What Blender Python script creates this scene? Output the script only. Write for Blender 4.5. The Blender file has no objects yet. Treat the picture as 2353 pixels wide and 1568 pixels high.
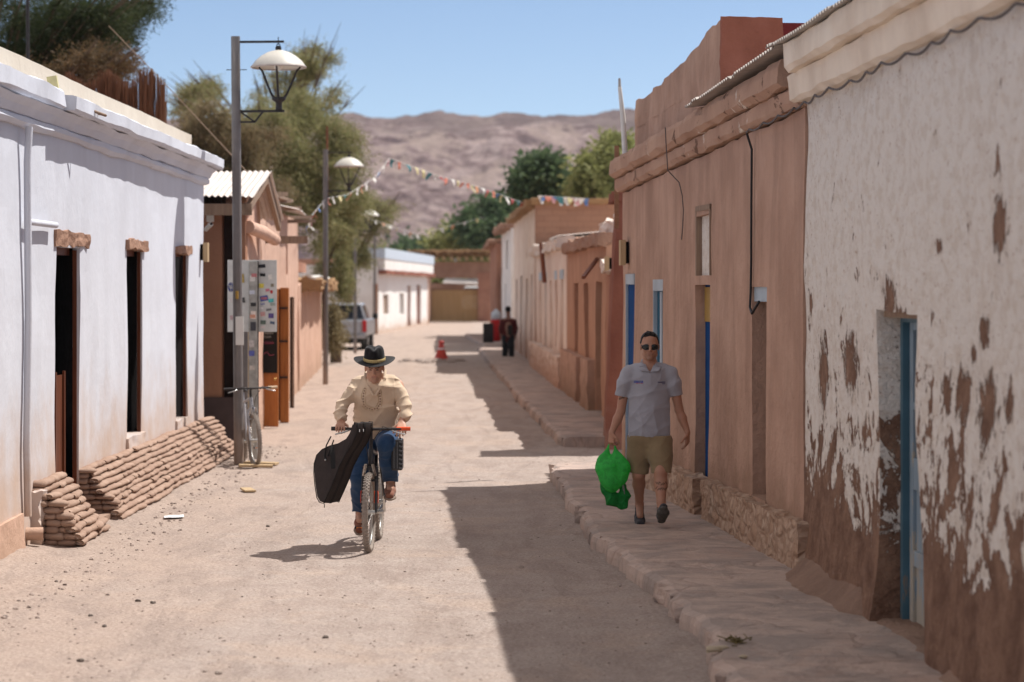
import bpy, bmesh, math, random
import numpy as np
from mathutils import Vector, Matrix, noise as mnoise
random.seed(7); np.random.seed(7)
SC = bpy.context.scene; COL = SC.collection
# ---------------------------------------------------------------- camera, sky, sun, exposure
FP, CX, HZ, CAMZ = 5556.0, 1176.5, 660.0, 2.25      # focal length, centre column and horizon row on a 2353x1568 frame
cd = bpy.data.cameras.new('camera'); cam = bpy.data.objects.new('camera', cd); COL.objects.link(cam)
cam.location = (0, 0, CAMZ); cam.rotation_euler = (math.radians(90), 0, 0)
cd.sensor_width = 36; cd.lens = FP/2353*36; cd.shift_y = -(784-HZ)/2353
cd.clip_start = .5; cd.clip_end = 6000
cd.dof.use_dof = True; cd.dof.focus_distance = 21.2; cd.dof.aperture_fstop = 2.2
SC.camera = cam
SUN = Vector((.51, .36, 1)).normalized()
w = bpy.data.worlds.new('World'); SC.world = w; w.use_nodes = True
nt = w.node_tree; sky = nt.nodes.new('ShaderNodeTexSky'); sky.sky_type = 'NISHITA'; sky.sun_disc = False
sky.sun_elevation = math.asin(SUN.z); sky.sun_rotation = math.atan2(SUN.x, SUN.y)
sky.altitude = 2400; sky.air_density = .75; sky.dust_density = .5; sky.ozone_density = 1.0
bg = nt.nodes['Background']; bg.inputs[1].default_value = .092
# bright cloud veil added to the sky, out of view, to fill shade
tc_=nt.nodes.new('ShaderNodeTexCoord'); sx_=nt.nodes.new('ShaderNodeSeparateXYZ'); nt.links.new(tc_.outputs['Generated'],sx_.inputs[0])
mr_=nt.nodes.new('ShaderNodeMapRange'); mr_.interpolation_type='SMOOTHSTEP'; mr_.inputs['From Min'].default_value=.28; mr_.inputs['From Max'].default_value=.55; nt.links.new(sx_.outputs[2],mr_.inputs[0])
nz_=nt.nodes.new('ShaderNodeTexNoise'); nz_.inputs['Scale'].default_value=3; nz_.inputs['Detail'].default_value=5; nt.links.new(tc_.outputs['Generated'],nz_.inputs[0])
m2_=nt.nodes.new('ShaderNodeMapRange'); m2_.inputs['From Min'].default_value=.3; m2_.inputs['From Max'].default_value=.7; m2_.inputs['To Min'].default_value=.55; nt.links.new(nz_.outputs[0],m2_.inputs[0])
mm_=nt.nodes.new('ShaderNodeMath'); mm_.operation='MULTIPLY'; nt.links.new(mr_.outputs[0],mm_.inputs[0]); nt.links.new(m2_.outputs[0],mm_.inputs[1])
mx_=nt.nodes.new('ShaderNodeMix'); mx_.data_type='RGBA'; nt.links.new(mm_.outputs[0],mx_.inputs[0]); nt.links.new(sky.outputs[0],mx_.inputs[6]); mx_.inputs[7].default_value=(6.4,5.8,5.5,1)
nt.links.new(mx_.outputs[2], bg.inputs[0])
ld = bpy.data.lights.new('sun', 'SUN'); ld.energy = 4.2; ld.angle = math.radians(.53); ld.color = (1, .972, .93)
lo = bpy.data.objects.new('sun', ld); COL.objects.link(lo); lo.location = (20, 20, 40)
lo.rotation_euler = SUN.to_track_quat('Z', 'Y').to_euler()
SC.view_settings.view_transform = 'Standard'; SC.view_settings.look = 'None'
SC.view_settings.gamma = 1; SC.view_settings.use_curve_mapping = False
SC.view_settings.exposure = .48
# ---------------------------------------------------------------- helpers
def tag(o, label=None, cat=None, group=None, kind=None):
    if label: o['label'] = label
    if cat: o['category'] = cat
    if group: o['group'] = group
    if kind: o['kind'] = kind
    return o
def thing(name, label, cat, loc=(0,0,0), group=None):
    o = bpy.data.objects.new(name, None); COL.objects.link(o); o.location = loc; o.empty_display_size = .2
    return tag(o, label, cat, group)
def S(v, h=0.0): return (v-HZ)/(CAMZ-h)              # px per metre on the plane z=h at row v
def W(u, v, s): return np.array(((u-CX)/s, FP/s, CAMZ+(HZ-v)/s))
def G(u, v, h=0.0): return W(u, v, S(v, h))
def rootloc(parent):
    while parent.parent: parent = parent.parent
    return np.array(parent.location)
def mk(name, V, F, mat, parent=None, base=None, smooth=False, local=False):
    """One mesh object. V in world coordinates unless local; children keep location 0 under their root."""
    V = np.asarray(V, dtype=np.float32).reshape(-1, 3)
    me = bpy.data.meshes.new(name)
    off = np.zeros(3)
    if not local:
        if parent is not None: off = rootloc(parent)
        elif base is not None: off = np.array(base, dtype=float)
    V = V - off.astype(np.float32)
    if isinstance(F, np.ndarray):
        k = F.shape[1]; n = F.shape[0]
        me.vertices.add(len(V)); me.vertices.foreach_set('co', V.ravel())
        me.loops.add(n*k); me.loops.foreach_set('vertex_index', F.astype(np.int32).ravel())
        me.polygons.add(n); me.polygons.foreach_set('loop_start', np.arange(0, n*k, k, dtype=np.int32))
        me.update(calc_edges=True)
    else:
        me.from_pydata([tuple(map(float, p)) for p in V], [], F); me.update()
    if smooth is True: me.polygons.foreach_set('use_smooth', np.ones(len(me.polygons), dtype=bool))
    elif smooth is not False: me.polygons.foreach_set('use_smooth', np.array(smooth, dtype=bool))
    if mat is not None: me.materials.append(mat)
    o = bpy.data.objects.new(name, me); COL.objects.link(o)
    if parent is not None: o.parent = parent
    elif base is not None: o.location = base
    return o
def rotm(rx=0, ry=0, rz=0): return np.array(Matrix.Rotation(rz,3,'Z') @ Matrix.Rotation(ry,3,'Y') @ Matrix.Rotation(rx,3,'X'))
class MB:
    def __init__(s): s.V=[]; s.F=[]; s.S=[]
    def add(s, V, F, sm=False):
        b=len(s.V); s.V += [tuple(v) for v in V]; s.F += [tuple(i+b for i in f) for f in F]; s.S += [sm]*len(F); return s
    def box(s, c, d, r=None, taper=1.0):
        x,y,z=[q/2 for q in d]; P=np.array([(-x,-y,-z),(x,-y,-z),(x,y,-z),(-x,y,-z),(-x*taper,-y*taper,z),(x*taper,-y*taper,z),(x*taper,y*taper,z),(-x*taper,y*taper,z)])
        if r is not None: P = P @ r.T
        return s.add(P+np.array(c), [(0,3,2,1),(4,5,6,7),(0,1,5,4),(1,2,6,5),(2,3,7,6),(3,0,4,7)])
    def bar(s, p, q, a, b=None, up=(0,0,1)):           # rectangular bar from p to q
        p=np.array(p,float); q=np.array(q,float); d=q-p; L=np.linalg.norm(d); d/=L; b=b or a
        u=np.array(up,float); 
        if abs(d@u)>.98: u=np.array((1.,0,0))
        x=np.cross(d,u); x/=np.linalg.norm(x); y=np.cross(x,d)
        P=[]
        for e in (p,q):
            for i,j in ((-1,-1),(1,-1),(1,1),(-1,1)): P.append(e+x*a/2*i+y*b/2*j)
        return s.add(P,[(3,2,1,0),(4,5,6,7),(0,1,5,4),(1,2,6,5),(2,3,7,6),(3,0,4,7)])
    def tube(s, pts, r, n=10, cap=True, sm=True, closed=False):
        pts=[np.array(p,float) for p in pts]; m=len(pts)
        rr = r if hasattr(r,'__len__') else [r]*m
        V=[];F=[]; ref=None
        for i,p in enumerate(pts):
            if closed: t=pts[(i+1)%m]-pts[i-1]
            else: t=pts[min(i+1,m-1)]-pts[max(i-1,0)]
            t=t/ (np.linalg.norm(t)+1e-12)
            if ref is None:
                ref=np.array((0,0,1.)) if abs(t[2])<.9 else np.array((1.,0,0))
            x=np.cross(t,ref); x/=np.linalg.norm(x)+1e-12; y=np.cross(x,t); ref=y
            for k in range(n):
                a=2*math.pi*k/n; V.append(p+rr[i]*(math.cos(a)*x+math.sin(a)*y))
        mm = m if closed else m-1
        for i in range(mm):
            j=(i+1)%m
            for k in range(n): F.append((i*n+k,i*n+(k+1)%n,j*n+(k+1)%n,j*n+k))
        s.add(V,F,sm)
        if cap and not closed:
            s.add(V[:n],[tuple(range(n))]); s.add(V[-n:],[tuple(range(n))[::-1]])
        return s
    def lathe(s, prof, c=(0,0,0), n=24, sm=True, R=None):
        V=[];F=[]
        for r,z in prof:
            for k in range(n):
                a=2*math.pi*k/n; V.append((r*math.cos(a),r*math.sin(a),z))
        V=np.array(V)
        if R is not None: V=V@R.T
        V=V+np.array(c)
        for i in range(len(prof)-1):
            for k in range(n): F.append((i*n+k,i*n+(k+1)%n,(i+1)*n+(k+1)%n,(i+1)*n+k))
        return s.add(V,F,sm)
    def ball(s, c, r, n=10, sm=True, R=None, jit=0):
        r = np.array(r if hasattr(r,'__len__') else (r,r,r), float); V=[];F=[]
        m=max(4,n//2)
        for i in range(m+1):
            th=math.pi*i/m
            for k in range(n):
                a=2*math.pi*k/n; v=np.array((math.sin(th)*math.cos(a),math.sin(th)*math.sin(a),math.cos(th)))*r
                if jit: v*=1+jit*mnoise.noise(Vector(v/r.max()*1.7+np.array(c)*31))
                V.append(v)
        V=np.array(V)
        if R is not None: V=V@R.T
        for i in range(m):
            for k in range(n): F.append((i*n+k,(i+1)*n+k,(i+1)*n+(k+1)%n,i*n+(k+1)%n))
        return s.add(V+np.array(c),F,sm)
    def prism(s, poly, vec, sm=False):
        n=len(poly); P=[np.array(p,float) for p in poly]; Q=[p+np.array(vec,float) for p in P]
        return s.add(P+Q,[tuple(range(n))[::-1],tuple(range(n,2*n))]+[(i,(i+1)%n,n+(i+1)%n,n+i) for i in range(n)],sm)
    def build(s, name, mat, parent=None, base=None, bevel=0, local=False):
        o=mk(name, s.V, s.F, mat, parent, base, smooth=s.S, local=local)
        if bevel:
            m=o.modifiers.new('edge','BEVEL'); m.width=bevel; m.segments=2; m.limit_method='ANGLE'
        return o
def nz(x,y,z,sc=1.0,seed=0.0): return mnoise.noise(Vector((x*sc+seed,y*sc-seed*.7,z*sc+seed*1.3)))
def fbm(x,y,z,sc=1.0,oct=4,seed=0.0):
    t=0;a=1
    for i in range(oct): t+=a*nz(x,y,z,sc,seed); sc*=2.03;a*=.5
    return t
# ---------------------------------------------------------------- materials
class NT:
    def __init__(s, name):
        s.m=bpy.data.materials.new(name); s.m.use_nodes=True; s.t=s.m.node_tree; s.b=s.t.nodes['Principled BSDF']
    def n(s, typ, props=None, **inp):
        nd=s.t.nodes.new('ShaderNode'+typ)
        for k,v in (props or {}).items(): setattr(nd,k,v)
        for k,v in inp.items():
            key=int(k[1:]) if k[0]=='i' and k[1:].isdigit() else k.replace('_',' ')
            s.set(nd.inputs[key],v)
        return nd
    def set(s, sock, v):
        if isinstance(v, bpy.types.NodeSocket): s.t.links.new(v, sock)
        elif isinstance(v, bpy.types.Node): s.t.links.new(v.outputs[0], sock)
        else:
            if hasattr(sock.default_value,'__len__') and hasattr(v,'__len__') and len(sock.default_value)==4 and len(v)==3: v=(*v,1)
            sock.default_value=v
    def co(s, scale=(1,1,1), src='Object', loc=(0,0,0)):
        tc=s.n('TexCoord'); mp=s.n('Mapping', Vector=tc.outputs[src], Scale=scale, Location=loc); return mp.outputs[0]
    def noise(s, scale, detail=4, rough=.55, dist=0, vec=None):
        return s.n('TexNoise', Vector=vec if vec is not None else s.co(), Scale=scale, Detail=detail, Roughness=rough, Distortion=dist).outputs[0]
    def ramp(s, fac, stops, interp='LINEAR'):
        r=s.n('ValToRGB', Fac=fac); cr=r.color_ramp; cr.interpolation=interp
        while len(cr.elements)<len(stops): cr.elements.new(.5)
        for e,(p,c) in zip(cr.elements,stops): e.position=p; e.color=(*c,1) if len(c)==3 else c
        return r.outputs[0]
    def mr(s, v, a, b, c=0, d=1, smooth=False):
        return s.n('MapRange', {'interpolation_type':'SMOOTHSTEP' if smooth else 'LINEAR'}, Value=v, From_Min=a, From_Max=b, To_Min=c, To_Max=d).outputs[0]
    def math(s, op, a, b=0, c=None):
        kw=dict(i0=a,i1=b)
        if c is not None: kw['i2']=c
        return s.n('Math', {'operation':op}, **kw).outputs[0]
    def mix(s, f, a, b, mode='MIX'):
        nd=s.n('Mix', {'data_type':'RGBA','blend_type':mode}); s.set(nd.inputs[0],f); s.set(nd.inputs[6],a); s.set(nd.inputs[7],b); return nd.outputs[2]
    def bump(s, h, strength=.5, dist=.02, prev=None):
        nd=s.n('Bump', Strength=strength, Distance=dist, Height=h)
        if prev is not None: s.set(nd.inputs['Normal'],prev)
        return nd.outputs[0]
    def out(s, color=None, rough=None, normal=None, metal=None, spec=None, **kw):
        if color is not None: s.set(s.b.inputs['Base Color'],color)
        if rough is not None: s.set(s.b.inputs['Roughness'],rough)
        if metal is not None: s.set(s.b.inputs['Metallic'],metal)
        if normal is not None: s.set(s.b.inputs['Normal'],normal)
        s.set(s.b.inputs['Specular IOR Level'], .25 if spec is None else spec)
        for k,v in kw.items(): s.set(s.b.inputs[k.replace('_',' ')],v)
        return s.m
    def z(s):
        tc=s.n('TexCoord'); return s.n('SeparateXYZ', Vector=tc.outputs['Object']).outputs[2]
def mul(c,k): return tuple(min(1,x*k) for x in c)
def simple(name, c, rough=.6, metal=0, var=.15, scale=8, bump=.0, spec=None, bscale=None):
    m=NT(name); f=m.noise(scale,5,.6)
    col=m.mix(m.mr(f,.3,.7), mul(c,1-var), mul(c,1+var))
    nr=m.bump(m.noise(bscale or scale*6,4,.6), bump, .01) if bump else None
    return m.out(col, m.mr(m.noise(scale*2,3), .3,.7, rough*.85, min(1,rough*1.12)), nr, metal, spec)
def plaster(name, c, c2=None, dirt=None, dirtz=(.1,.9), streak=.3, bump=.5, sc=1.0, band=None):
    """Hand-laid mud or lime plaster: broad patches, faint vertical runs, pitted surface, splash dirt near the ground."""
    m=NT(name); c2=c2 or mul(c,.8)
    a=m.noise(1.3*sc,6,.6); b=m.noise(1.0,6,.62,.4, m.co((2.6*sc,2.6*sc,.55*sc)))
    col=m.mix(m.mr(a,.32,.68,0,1,True), c, c2)
    col=m.mix(m.math('MULTIPLY',m.mr(b,.45,.75),streak), col, mul(c2,.72))
    col=m.mix(m.math('MULTIPLY',m.mr(b,.5,.2),streak*.7), col, mul(c,1.18))
    col=m.mix(m.mr(m.noise(26*sc,4,.7),.62,.75,0,.35), col, mul(c2,.6))
    if dirt:
        zz=m.math('ADD', m.z(), m.mr(m.noise(2.2,6,.65),.2,.8,-.45,.45))
        col=m.mix(m.mr(zz,dirtz[0],dirtz[1],.9,0,True), col, dirt)
    fine=m.noise(38*sc,6,.7); mid=m.noise(6*sc,5,.6)
    n1=m.bump(mid,bump,.05); n2=m.bump(fine,bump*.7,.012,n1)
    return m.out(col,.92,n2,spec=.12)
ADOBE=(.40,.235,.165); ADOBE_D=(.27,.145,.10)
M={}
M['brown']=plaster('brown_plaster',(.52,.335,.25),(.42,.26,.19),(.30,.19,.13),(.15,.9),.6,.7)
def cornice_mat():
    m=NT('chipped_brown_cornice'); a=m.noise(1.3,6,.6); col=m.mix(m.mr(a,.35,.65,0,1,True),(.56,.36,.26),(.46,.285,.205))
    p=m.noise(1,7,.7,.4,m.co((2.6,2.6,4.5))); q=m.noise(1,6,.7,.3,m.co((3.5,3.5,3.0),loc=(7,3,1)))
    col=m.mix(m.mr(p,.60,.625),col,(.20,.115,.08)); col=m.mix(m.mr(q,.625,.645),col,(.74,.66,.56)); n=m.noise(16,6,.7)
    return m.out(col,.92,m.bump(m.mr(p,.60,.63),-.9,.03,m.bump(n,.9,.03)),spec=.1)
M['brown_cornice']=cornice_mat()
M['brown2']=plaster('red_brown_plaster',(.44,.235,.16),(.34,.17,.12),None,streak=.3,bump=.9)
M['redbrown']=plaster('dark_red_plaster',(.30,.125,.085),(.22,.085,.06),(.36,.2,.15),(.05,.6),.3,.6)
M['pink']=plaster('pink_plaster',(.66,.44,.335),(.56,.36,.27),(.45,.3,.22),(.0,.7),.35,.5)
M['adobe']=plaster('adobe_mud',(.40,.245,.175),(.31,.18,.125),None,streak=.2,bump=1.0)
M['bank']=plaster('washed_mud',(.32,.21,.155),(.24,.155,.115),None,streak=.1,bump=1.0,sc=1.6)
M['cream']=plaster('cream_plaster',(.64,.575,.48),(.60,.53,.44),None,streak=.12,bump=.25)
M['cornice_cream']=plaster('old_limewash',(.84,.73,.60),(.72,.60,.48),None,streak=.25,bump=.5)
M['white']=plaster('white_limewash',(.64,.655,.71),(.60,.61,.66),(.50,.36,.27),(.15,1.55),.18,.14)
M['white2']=plaster('far_limewash',(.84,.81,.77),(.76,.71,.66),(.55,.4,.3),(.0,.6),.15,.35)
M['pinkwhite']=plaster('faded_pink_limewash',(.84,.72,.62),(.72,.56,.46),(.44,.26,.18),(.2,1.3),.3,.5)
M['greywhite']=plaster('faded_white_limewash',(.76,.66,.58),(.66,.55,.47),(.42,.24,.17),(.3,1.2),.25,.5)
def peeled():
    m=NT('peeling_limewash')
    z=m.z()
    nA=m.noise(1.0,8,.66,.5,m.co((3.6,3.6,3.3)))           # patches drawn out downwards
    nB=m.noise(1.0,7,.72,.4,m.co((13,13,10)))
    f=m.math('ADD', m.math('MULTIPLY',nA,.68), m.math('MULTIPLY',nB,.32))
    big=m.mr(m.noise(.9,3,.5),.25,.75,-.28,.28)
    zz=m.math('ADD',z,big)
    thr=m.ramp(m.mr(zz,0,4),[(0,(0,)*3),(.10,(.14,)*3),(.165,(.42,)*3),(.23,(.495,)*3),(.36,(.55,)*3),(.50,(.60,)*3),(1,(.65,)*3)])
    d=m.math('SUBTRACT',f,thr)
    tc=m.n('TexCoord'); sp=m.n('SeparateXYZ',Vector=tc.outputs['Object']); wob=m.math('ADD',m.noise(1,7,.75,.5,m.co((13,13,7))),-.5)
    for (u,v,rh_,rv_) in ((2302,515,13,62),(2258,770,9,34),(2163,565,5,16),(1957,840,13,62),(1891,860,8,80),(2052,690,9,48),(2078,735,12,26),(2262,950,17,78),(2204,910,12,62),(2176,905,8,42),(2310,930,9,40),(2228,815,6,20),(1862,700,3,26)):
        k=(u-CX)/FP; yc=(2.66+.0447*8)/(k+.0447); zc=CAMZ+(HZ-v)*yc/FP; ry=rh_*yc/(u-CX)*.97; rz=rv_*yc/FP
        q=m.math('ADD',m.math('POWER',m.math('MULTIPLY',m.math('ADD',sp.outputs[1],14-yc),1/ry),2),m.math('POWER',m.math('MULTIPLY',m.math('ADD',sp.outputs[2],-zc),1/rz),2))
        e=m.math('MULTIPLY',m.math('ADD',m.math('SUBTRACT',1.0,m.math('SQRT',q)),m.math('MULTIPLY',wob,4.2)),.05)
        d=m.math('MAXIMUM',d,e)
    mask=m.mr(d,-.004,.006)                                 # 1 = plaster gone, mud shows
    halo=m.mr(d,-.06,0)
    mud=m.mix(m.mr(m.noise(4,7,.7,.3),.35,.65),(.17,.092,.062),(.34,.205,.14))
    mud=m.mix(m.mr(m.noise(1,6,.7,0,m.co((12,12,14))),.55,.8,0,.5),mud,(.42,.28,.20))
    pt=m.noise(1.0,6,.65,.2,m.co((7,7,10)))
    paint=m.mix(m.mr(pt,.44,.64,0,.8,True),(.88,.82,.75),(.76,.67,.58))
    paint=m.mix(m.mr(nB,.40,.30,0,.8),paint,(.92,.82,.70))
    speck=m.noise(1,5,.7,0,m.co((16,16,30)))
    paint=m.mix(m.mr(speck,.60,.66,0,.7),paint,(.50,.35,.27))
    paint=m.mix(m.math('MULTIPLY',halo,.15),paint,(.60,.46,.38))
    col=m.mix(mask,paint,mud); rim=m.mr(m.math('ABSOLUTE',m.math('SUBTRACT',d,.006)),.009,.002); col=m.mix(m.math('MULTIPLY',rim,.6),col,(.16,.09,.06))
    h=m.math('ADD',m.math('MULTIPLY',mask,-1.0),m.math('MULTIPLY',m.noise(1,6,.7,0,m.co((14,14,22))),.8))
    n1=m.bump(h,1.0,.04); n2=m.bump(m.noise(1,6,.65,0,m.co((5,5,6))),.8,.07,n1)
    return m.out(col,.9,n2,spec=.15)
M['peeled']=peeled()
def ground_mat():
    m=NT('dirt_road'); tc=m.n('TexCoord'); sp=m.n('SeparateXYZ',Vector=tc.outputs['Object'])
    big=m.noise(.45,6,.6); mid=m.noise(2.6,6,.65,.3); fine=m.noise(38,5,.75); grit=m.noise(120,3,.8)
    # greyer gravel in the wheel tracks, warmer dust towards the walls
    edge=m.math('ADD', sp.outputs[0], m.mr(big,.25,.75,-1.3,1.3))
    warm=m.mr(edge,-2.9,-1.6,1,0,True)
    col=m.mix(m.mr(mid,.35,.65),(.385,.312,.272),(.450,.375,.330))
    col=m.mix(m.math('MULTIPLY',warm,.6),col,(.45,.34,.275))
    trk=m.noise(1,5,.65,.5,m.co((2.6,.6,1)))
    col=m.mix(m.mr(trk,.48,.62,0,.75),col,(.33,.262,.225)); col=m.mix(m.mr(m.noise(.9,7,.7,.6),.52,.62,0,.6),col,(.48,.37,.30))
    tr=None
    for x0,a_,b_,ph in ((-.62,.22,.55,.3),(.38,.20,.8,1.2),(-1.9,.30,.4,2.0),(.62,.16,1.1,.1),(-.05,.4,.33,3.0),(-2.5,.25,.5,.9)):
        xt=m.math('ADD',m.math('MULTIPLY',m.math('SINE',m.math('ADD',m.math('MULTIPLY',sp.outputs[1],b_),ph)),a_),x0)
        d_=m.math('ABSOLUTE',m.math('SUBTRACT',sp.outputs[0],xt)); q=m.mr(m.math('ADD',d_,m.mr(mid,.2,.8,-.03,.03)),.085,.02,0,1,True); tr=q if tr is None else m.math('MAXIMUM',tr,q)
    tr=m.math('MULTIPLY',tr,m.mr(m.noise(.7,3),.42,.62,0,1)); col=m.mix(m.math('MULTIPLY',tr,.16),col,(.27,.21,.185))
    v=m.n('TexVoronoi',Vector=m.co(),Scale=34.0); 
    col=m.mix(m.mr(fine,.50,.64,0,.6),col,(.27,.20,.165))
    col=m.mix(m.mr(fine,.48,.36,0,.55),col,(.60,.48,.41))
    col=m.mix(m.mr(grit,.62,.72,0,.5),col,(.20,.155,.13))
    col=m.mix(m.mr(grit,.36,.29,0,.5),col,(.66,.56,.50))
    n1=m.bump(m.math('SUBTRACT',m.math('ADD',mid,m.math('MULTIPLY',m.noise(8,5,.7),.5)),m.math('MULTIPLY',tr,.2)),.9,.06); n2=m.bump(fine,1.0,.018,n1); n3=m.bump(v.outputs[0],.35,.008,n2)
    return m.out(col,.95,n3,spec=.1)
M['ground']=ground_mat()
def walk_mat():
    m=NT('worn_flagstones')
    wb=m.n('TexNoise',Vector=m.co((1.5,1.5,1)),Scale=1.0,Detail=5.0); vv=m.n('VectorMath',{'operation':'ADD'},i0=m.co((.9,1.9,1)),i1=wb.outputs[1]).outputs[0]
    v=m.n('TexVoronoi',{'feature':'DISTANCE_TO_EDGE'},Vector=vv,Scale=1.0)
    wv=m.noise(1,6,.68,.4,m.co((1.9,1.9,1))); big=m.noise(1.4,6,.65)
    fine=m.noise(34,6,.75)
    col=m.mix(m.mr(wv,.40,.60,0,1,True),(.50,.385,.325),(.35,.285,.25))
    col=m.mix(m.mr(big,.50,.68,0,.8,True),col,(.46,.33,.27))
    col=m.mix(m.mr(m.noise(1,6,.7,.3,m.co((2.6,4.5,1))),.60,.68,0,.5),col,(.19,.135,.11))
    col=m.mix(m.mr(fine,.55,.7,0,.4),col,(.2,.145,.12))
    col=m.mix(m.mr(v.outputs[0],.004,.02,.3,0),col,(.2,.145,.12))
    h=m.math('ADD',m.math('MULTIPLY',m.mr(v.outputs[0],0,.05),.3),m.math('MULTIPLY',wv,1.8))
    n1=m.bump(h,.9,.035); n2=m.bump(fine,.7,.012,n1)
    return m.out(col,.88,n2,spec=.15)
M['walk']=walk_mat()
def stone_mat():
    m=NT('mortared_fieldstone'); co=m.co((6.5,6.5,8.0))
    wob=m.n('TexNoise',Vector=co,Scale=1.0,Detail=2.0)
    vec=m.n('VectorMath',{'operation':'ADD'},i0=co,i1=wob.outputs[1]).outputs[0]
    v=m.n('TexVoronoi',Vector=vec,Scale=1.0); e=m.n('TexVoronoi',{'feature':'DISTANCE_TO_EDGE'},Vector=vec,Scale=1.0)
    col=m.mix(m.mr(m.n('SeparateColor',Color=v.outputs[1]).outputs[0],0,1),(.44,.29,.20),(.56,.42,.32))
    col=m.mix(m.mr(m.noise(9,6,.7),.35,.7),col,(.37,.24,.17))
    col=m.mix(m.mr(e.outputs[0],.02,.12,.5,0),col,(.30,.19,.13))
    n1=m.bump(m.mr(e.outputs[0],0,.28,0,1,True),.75,.03); n2=m.bump(m.noise(40,6,.7),.6,.01,n1)
    return m.out(col,.9,n2,spec=.12)
M['stone']=stone_mat(); M['kerb']=plaster('kerb_rock',(.47,.345,.27),(.33,.23,.175),None,streak=.2,bump=1.0,sc=2.2)
def wood_mat(name,c,d,axis=2,sc=30,rough=.6,bump=.3):
    m=NT(name); s=[sc]*3; s[axis]=sc*.06; g=m.noise(1,6,.65,.5,m.co(tuple(s)))
    col=m.mix(m.mr(g,.3,.7),c,d); return m.out(col,rough,m.bump(g,bump,.006),spec=.25)
M['orangewood']=wood_mat('varnished_orange_wood',(.52,.20,.055),(.33,.11,.03),rough=.42)
M['darkwood']=wood_mat('dark_red_wood',(.17,.052,.022),(.08,.022,.01),rough=.4)
M['oldwood']=wood_mat('weathered_wood',(.34,.24,.17),(.20,.13,.09),rough=.8)
M['palewood']=wood_mat('pale_wood',(.52,.38,.22),(.42,.29,.16),rough=.7)
M['beam']=wood_mat('brown_beam',(.30,.17,.10),(.19,.10,.06),0,rough=.8)
M['reddoor']=wood_mat('red_brown_door_wood',(.24,.085,.045),(.15,.05,.028),rough=.55)
def painted(name,c,chip=(.36,.33,.28),amt=.62,sc=1.0):
    m=NT(name); a=m.noise(1,7,.7,.2,m.co((22*sc,22*sc,4*sc))); z=m.z()
    t=m.mr(z,.1,1.0,amt-.17,amt+.06)
    k=m.mr(m.math('SUBTRACT',a,t),-.01,.02)
    col=m.mix(m.mr(m.noise(3,4),.3,.7),mul(c,.85),mul(c,1.12)); col=m.mix(k,col,chip)
    return m.out(col,m.mr(k,0,1,.5,.85),m.bump(k,-.4,.006),spec=.3)
M['bluedoor']=painted('weathered_blue_paint',(.21,.28,.34),amt=.56)
M['blueframe']=painted('weathered_blue_frame',(.06,.135,.185),(.2,.17,.14),.68)
M['bluedeep']=simple('deep_blue_paint',(.008,.055,.18),.85,spec=.08)
M['bluelight']=painted('light_blue_paint',(.38,.46,.52),(.45,.36,.3),.66)
M['blueteal']=simple('teal_blue_paint',(.03,.10,.16),.85,spec=.08)
M['yellow']=simple('ochre_yellow_paint',(.36,.22,.05),.5)
M['dark']=simple('painted_shade',(.012,.010,.010),.9,spec=.05)  # near-black colour standing in for the shade of unlit rooms and gaps
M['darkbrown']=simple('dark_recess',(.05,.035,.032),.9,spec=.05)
M['black_metal']=simple('black_iron',(.035,.03,.03),.55,.3,spec=.4)
def pole_mat():
    m=NT('dusty_grey_steel'); a=m.noise(3,6,.65); b=m.noise(1,5,.6,0,m.co((40,40,3)))
    col=m.mix(m.mr(a,.3,.7),(.155,.14,.135),(.215,.195,.185)); z=m.mr(m.z(),0,.7,.75,0,True)
    col=m.mix(z,col,(.36,.26,.20)); col=m.mix(m.mr(b,.6,.75,0,.5),col,(.4,.34,.3))
    return m.out(col,.55,m.bump(b,.15,.004),.25,spec=.4)
M['pole']=pole_mat()
M['rust']=simple('rusty_iron',(.22,.08,.045),.8,.1,var=.3)
M['shade']=simple('cream_enamel',(.62,.58,.51),.4,0,var=.06,spec=.5)
M['rim']=simple('lamp_rim',(.42,.36,.33),.5,.1)
M['bulb']=simple('frosted_glass',(.75,.72,.66),.3,spec=.5)
M['zinc']=simple('dusty_zinc',(.46,.42,.38),.5,.55,var=.18,bump=.1)
M['zinc_white']=simple('sunbleached_zinc',(.62,.55,.50),.6,.1,var=.1,bump=.1)
M['cable']=simple('grey_cable',(.10,.085,.08),.6)
M['blackcable']=simple('black_cable',(.02,.018,.018),.5)
M['pvc']=simple('white_pipe',(.72,.70,.66),.45,var=.05,spec=.4)
M['thatch']=wood_mat('dry_thatch',(.40,.25,.13),(.24,.13,.06),1,40,.9,.8)
M['reed']=wood_mat('dark_reed',(.24,.105,.055),(.10,.042,.022),2,60,.85,.9)
M['mudbag']=None
def mudroll():
    m=NT('mud_rolls'); a=m.noise(7,6,.65); f=m.noise(40,6,.7)
    rnd=m.n('NewGeometry').outputs['Random Per Island']; col=m.mix(m.mr(a,.3,.7),(.32,.21,.155),(.44,.315,.245)); col=m.mix(m.mr(rnd,0,1,0,.45),col,(.26,.165,.125)); col=m.mix(m.mr(f,.55,.7,0,.5),col,(.27,.17,.12))
    return m.out(col,.93,m.bump(f,.7,.012),spec=.1)
M['mudbag']=mudroll()
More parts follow.
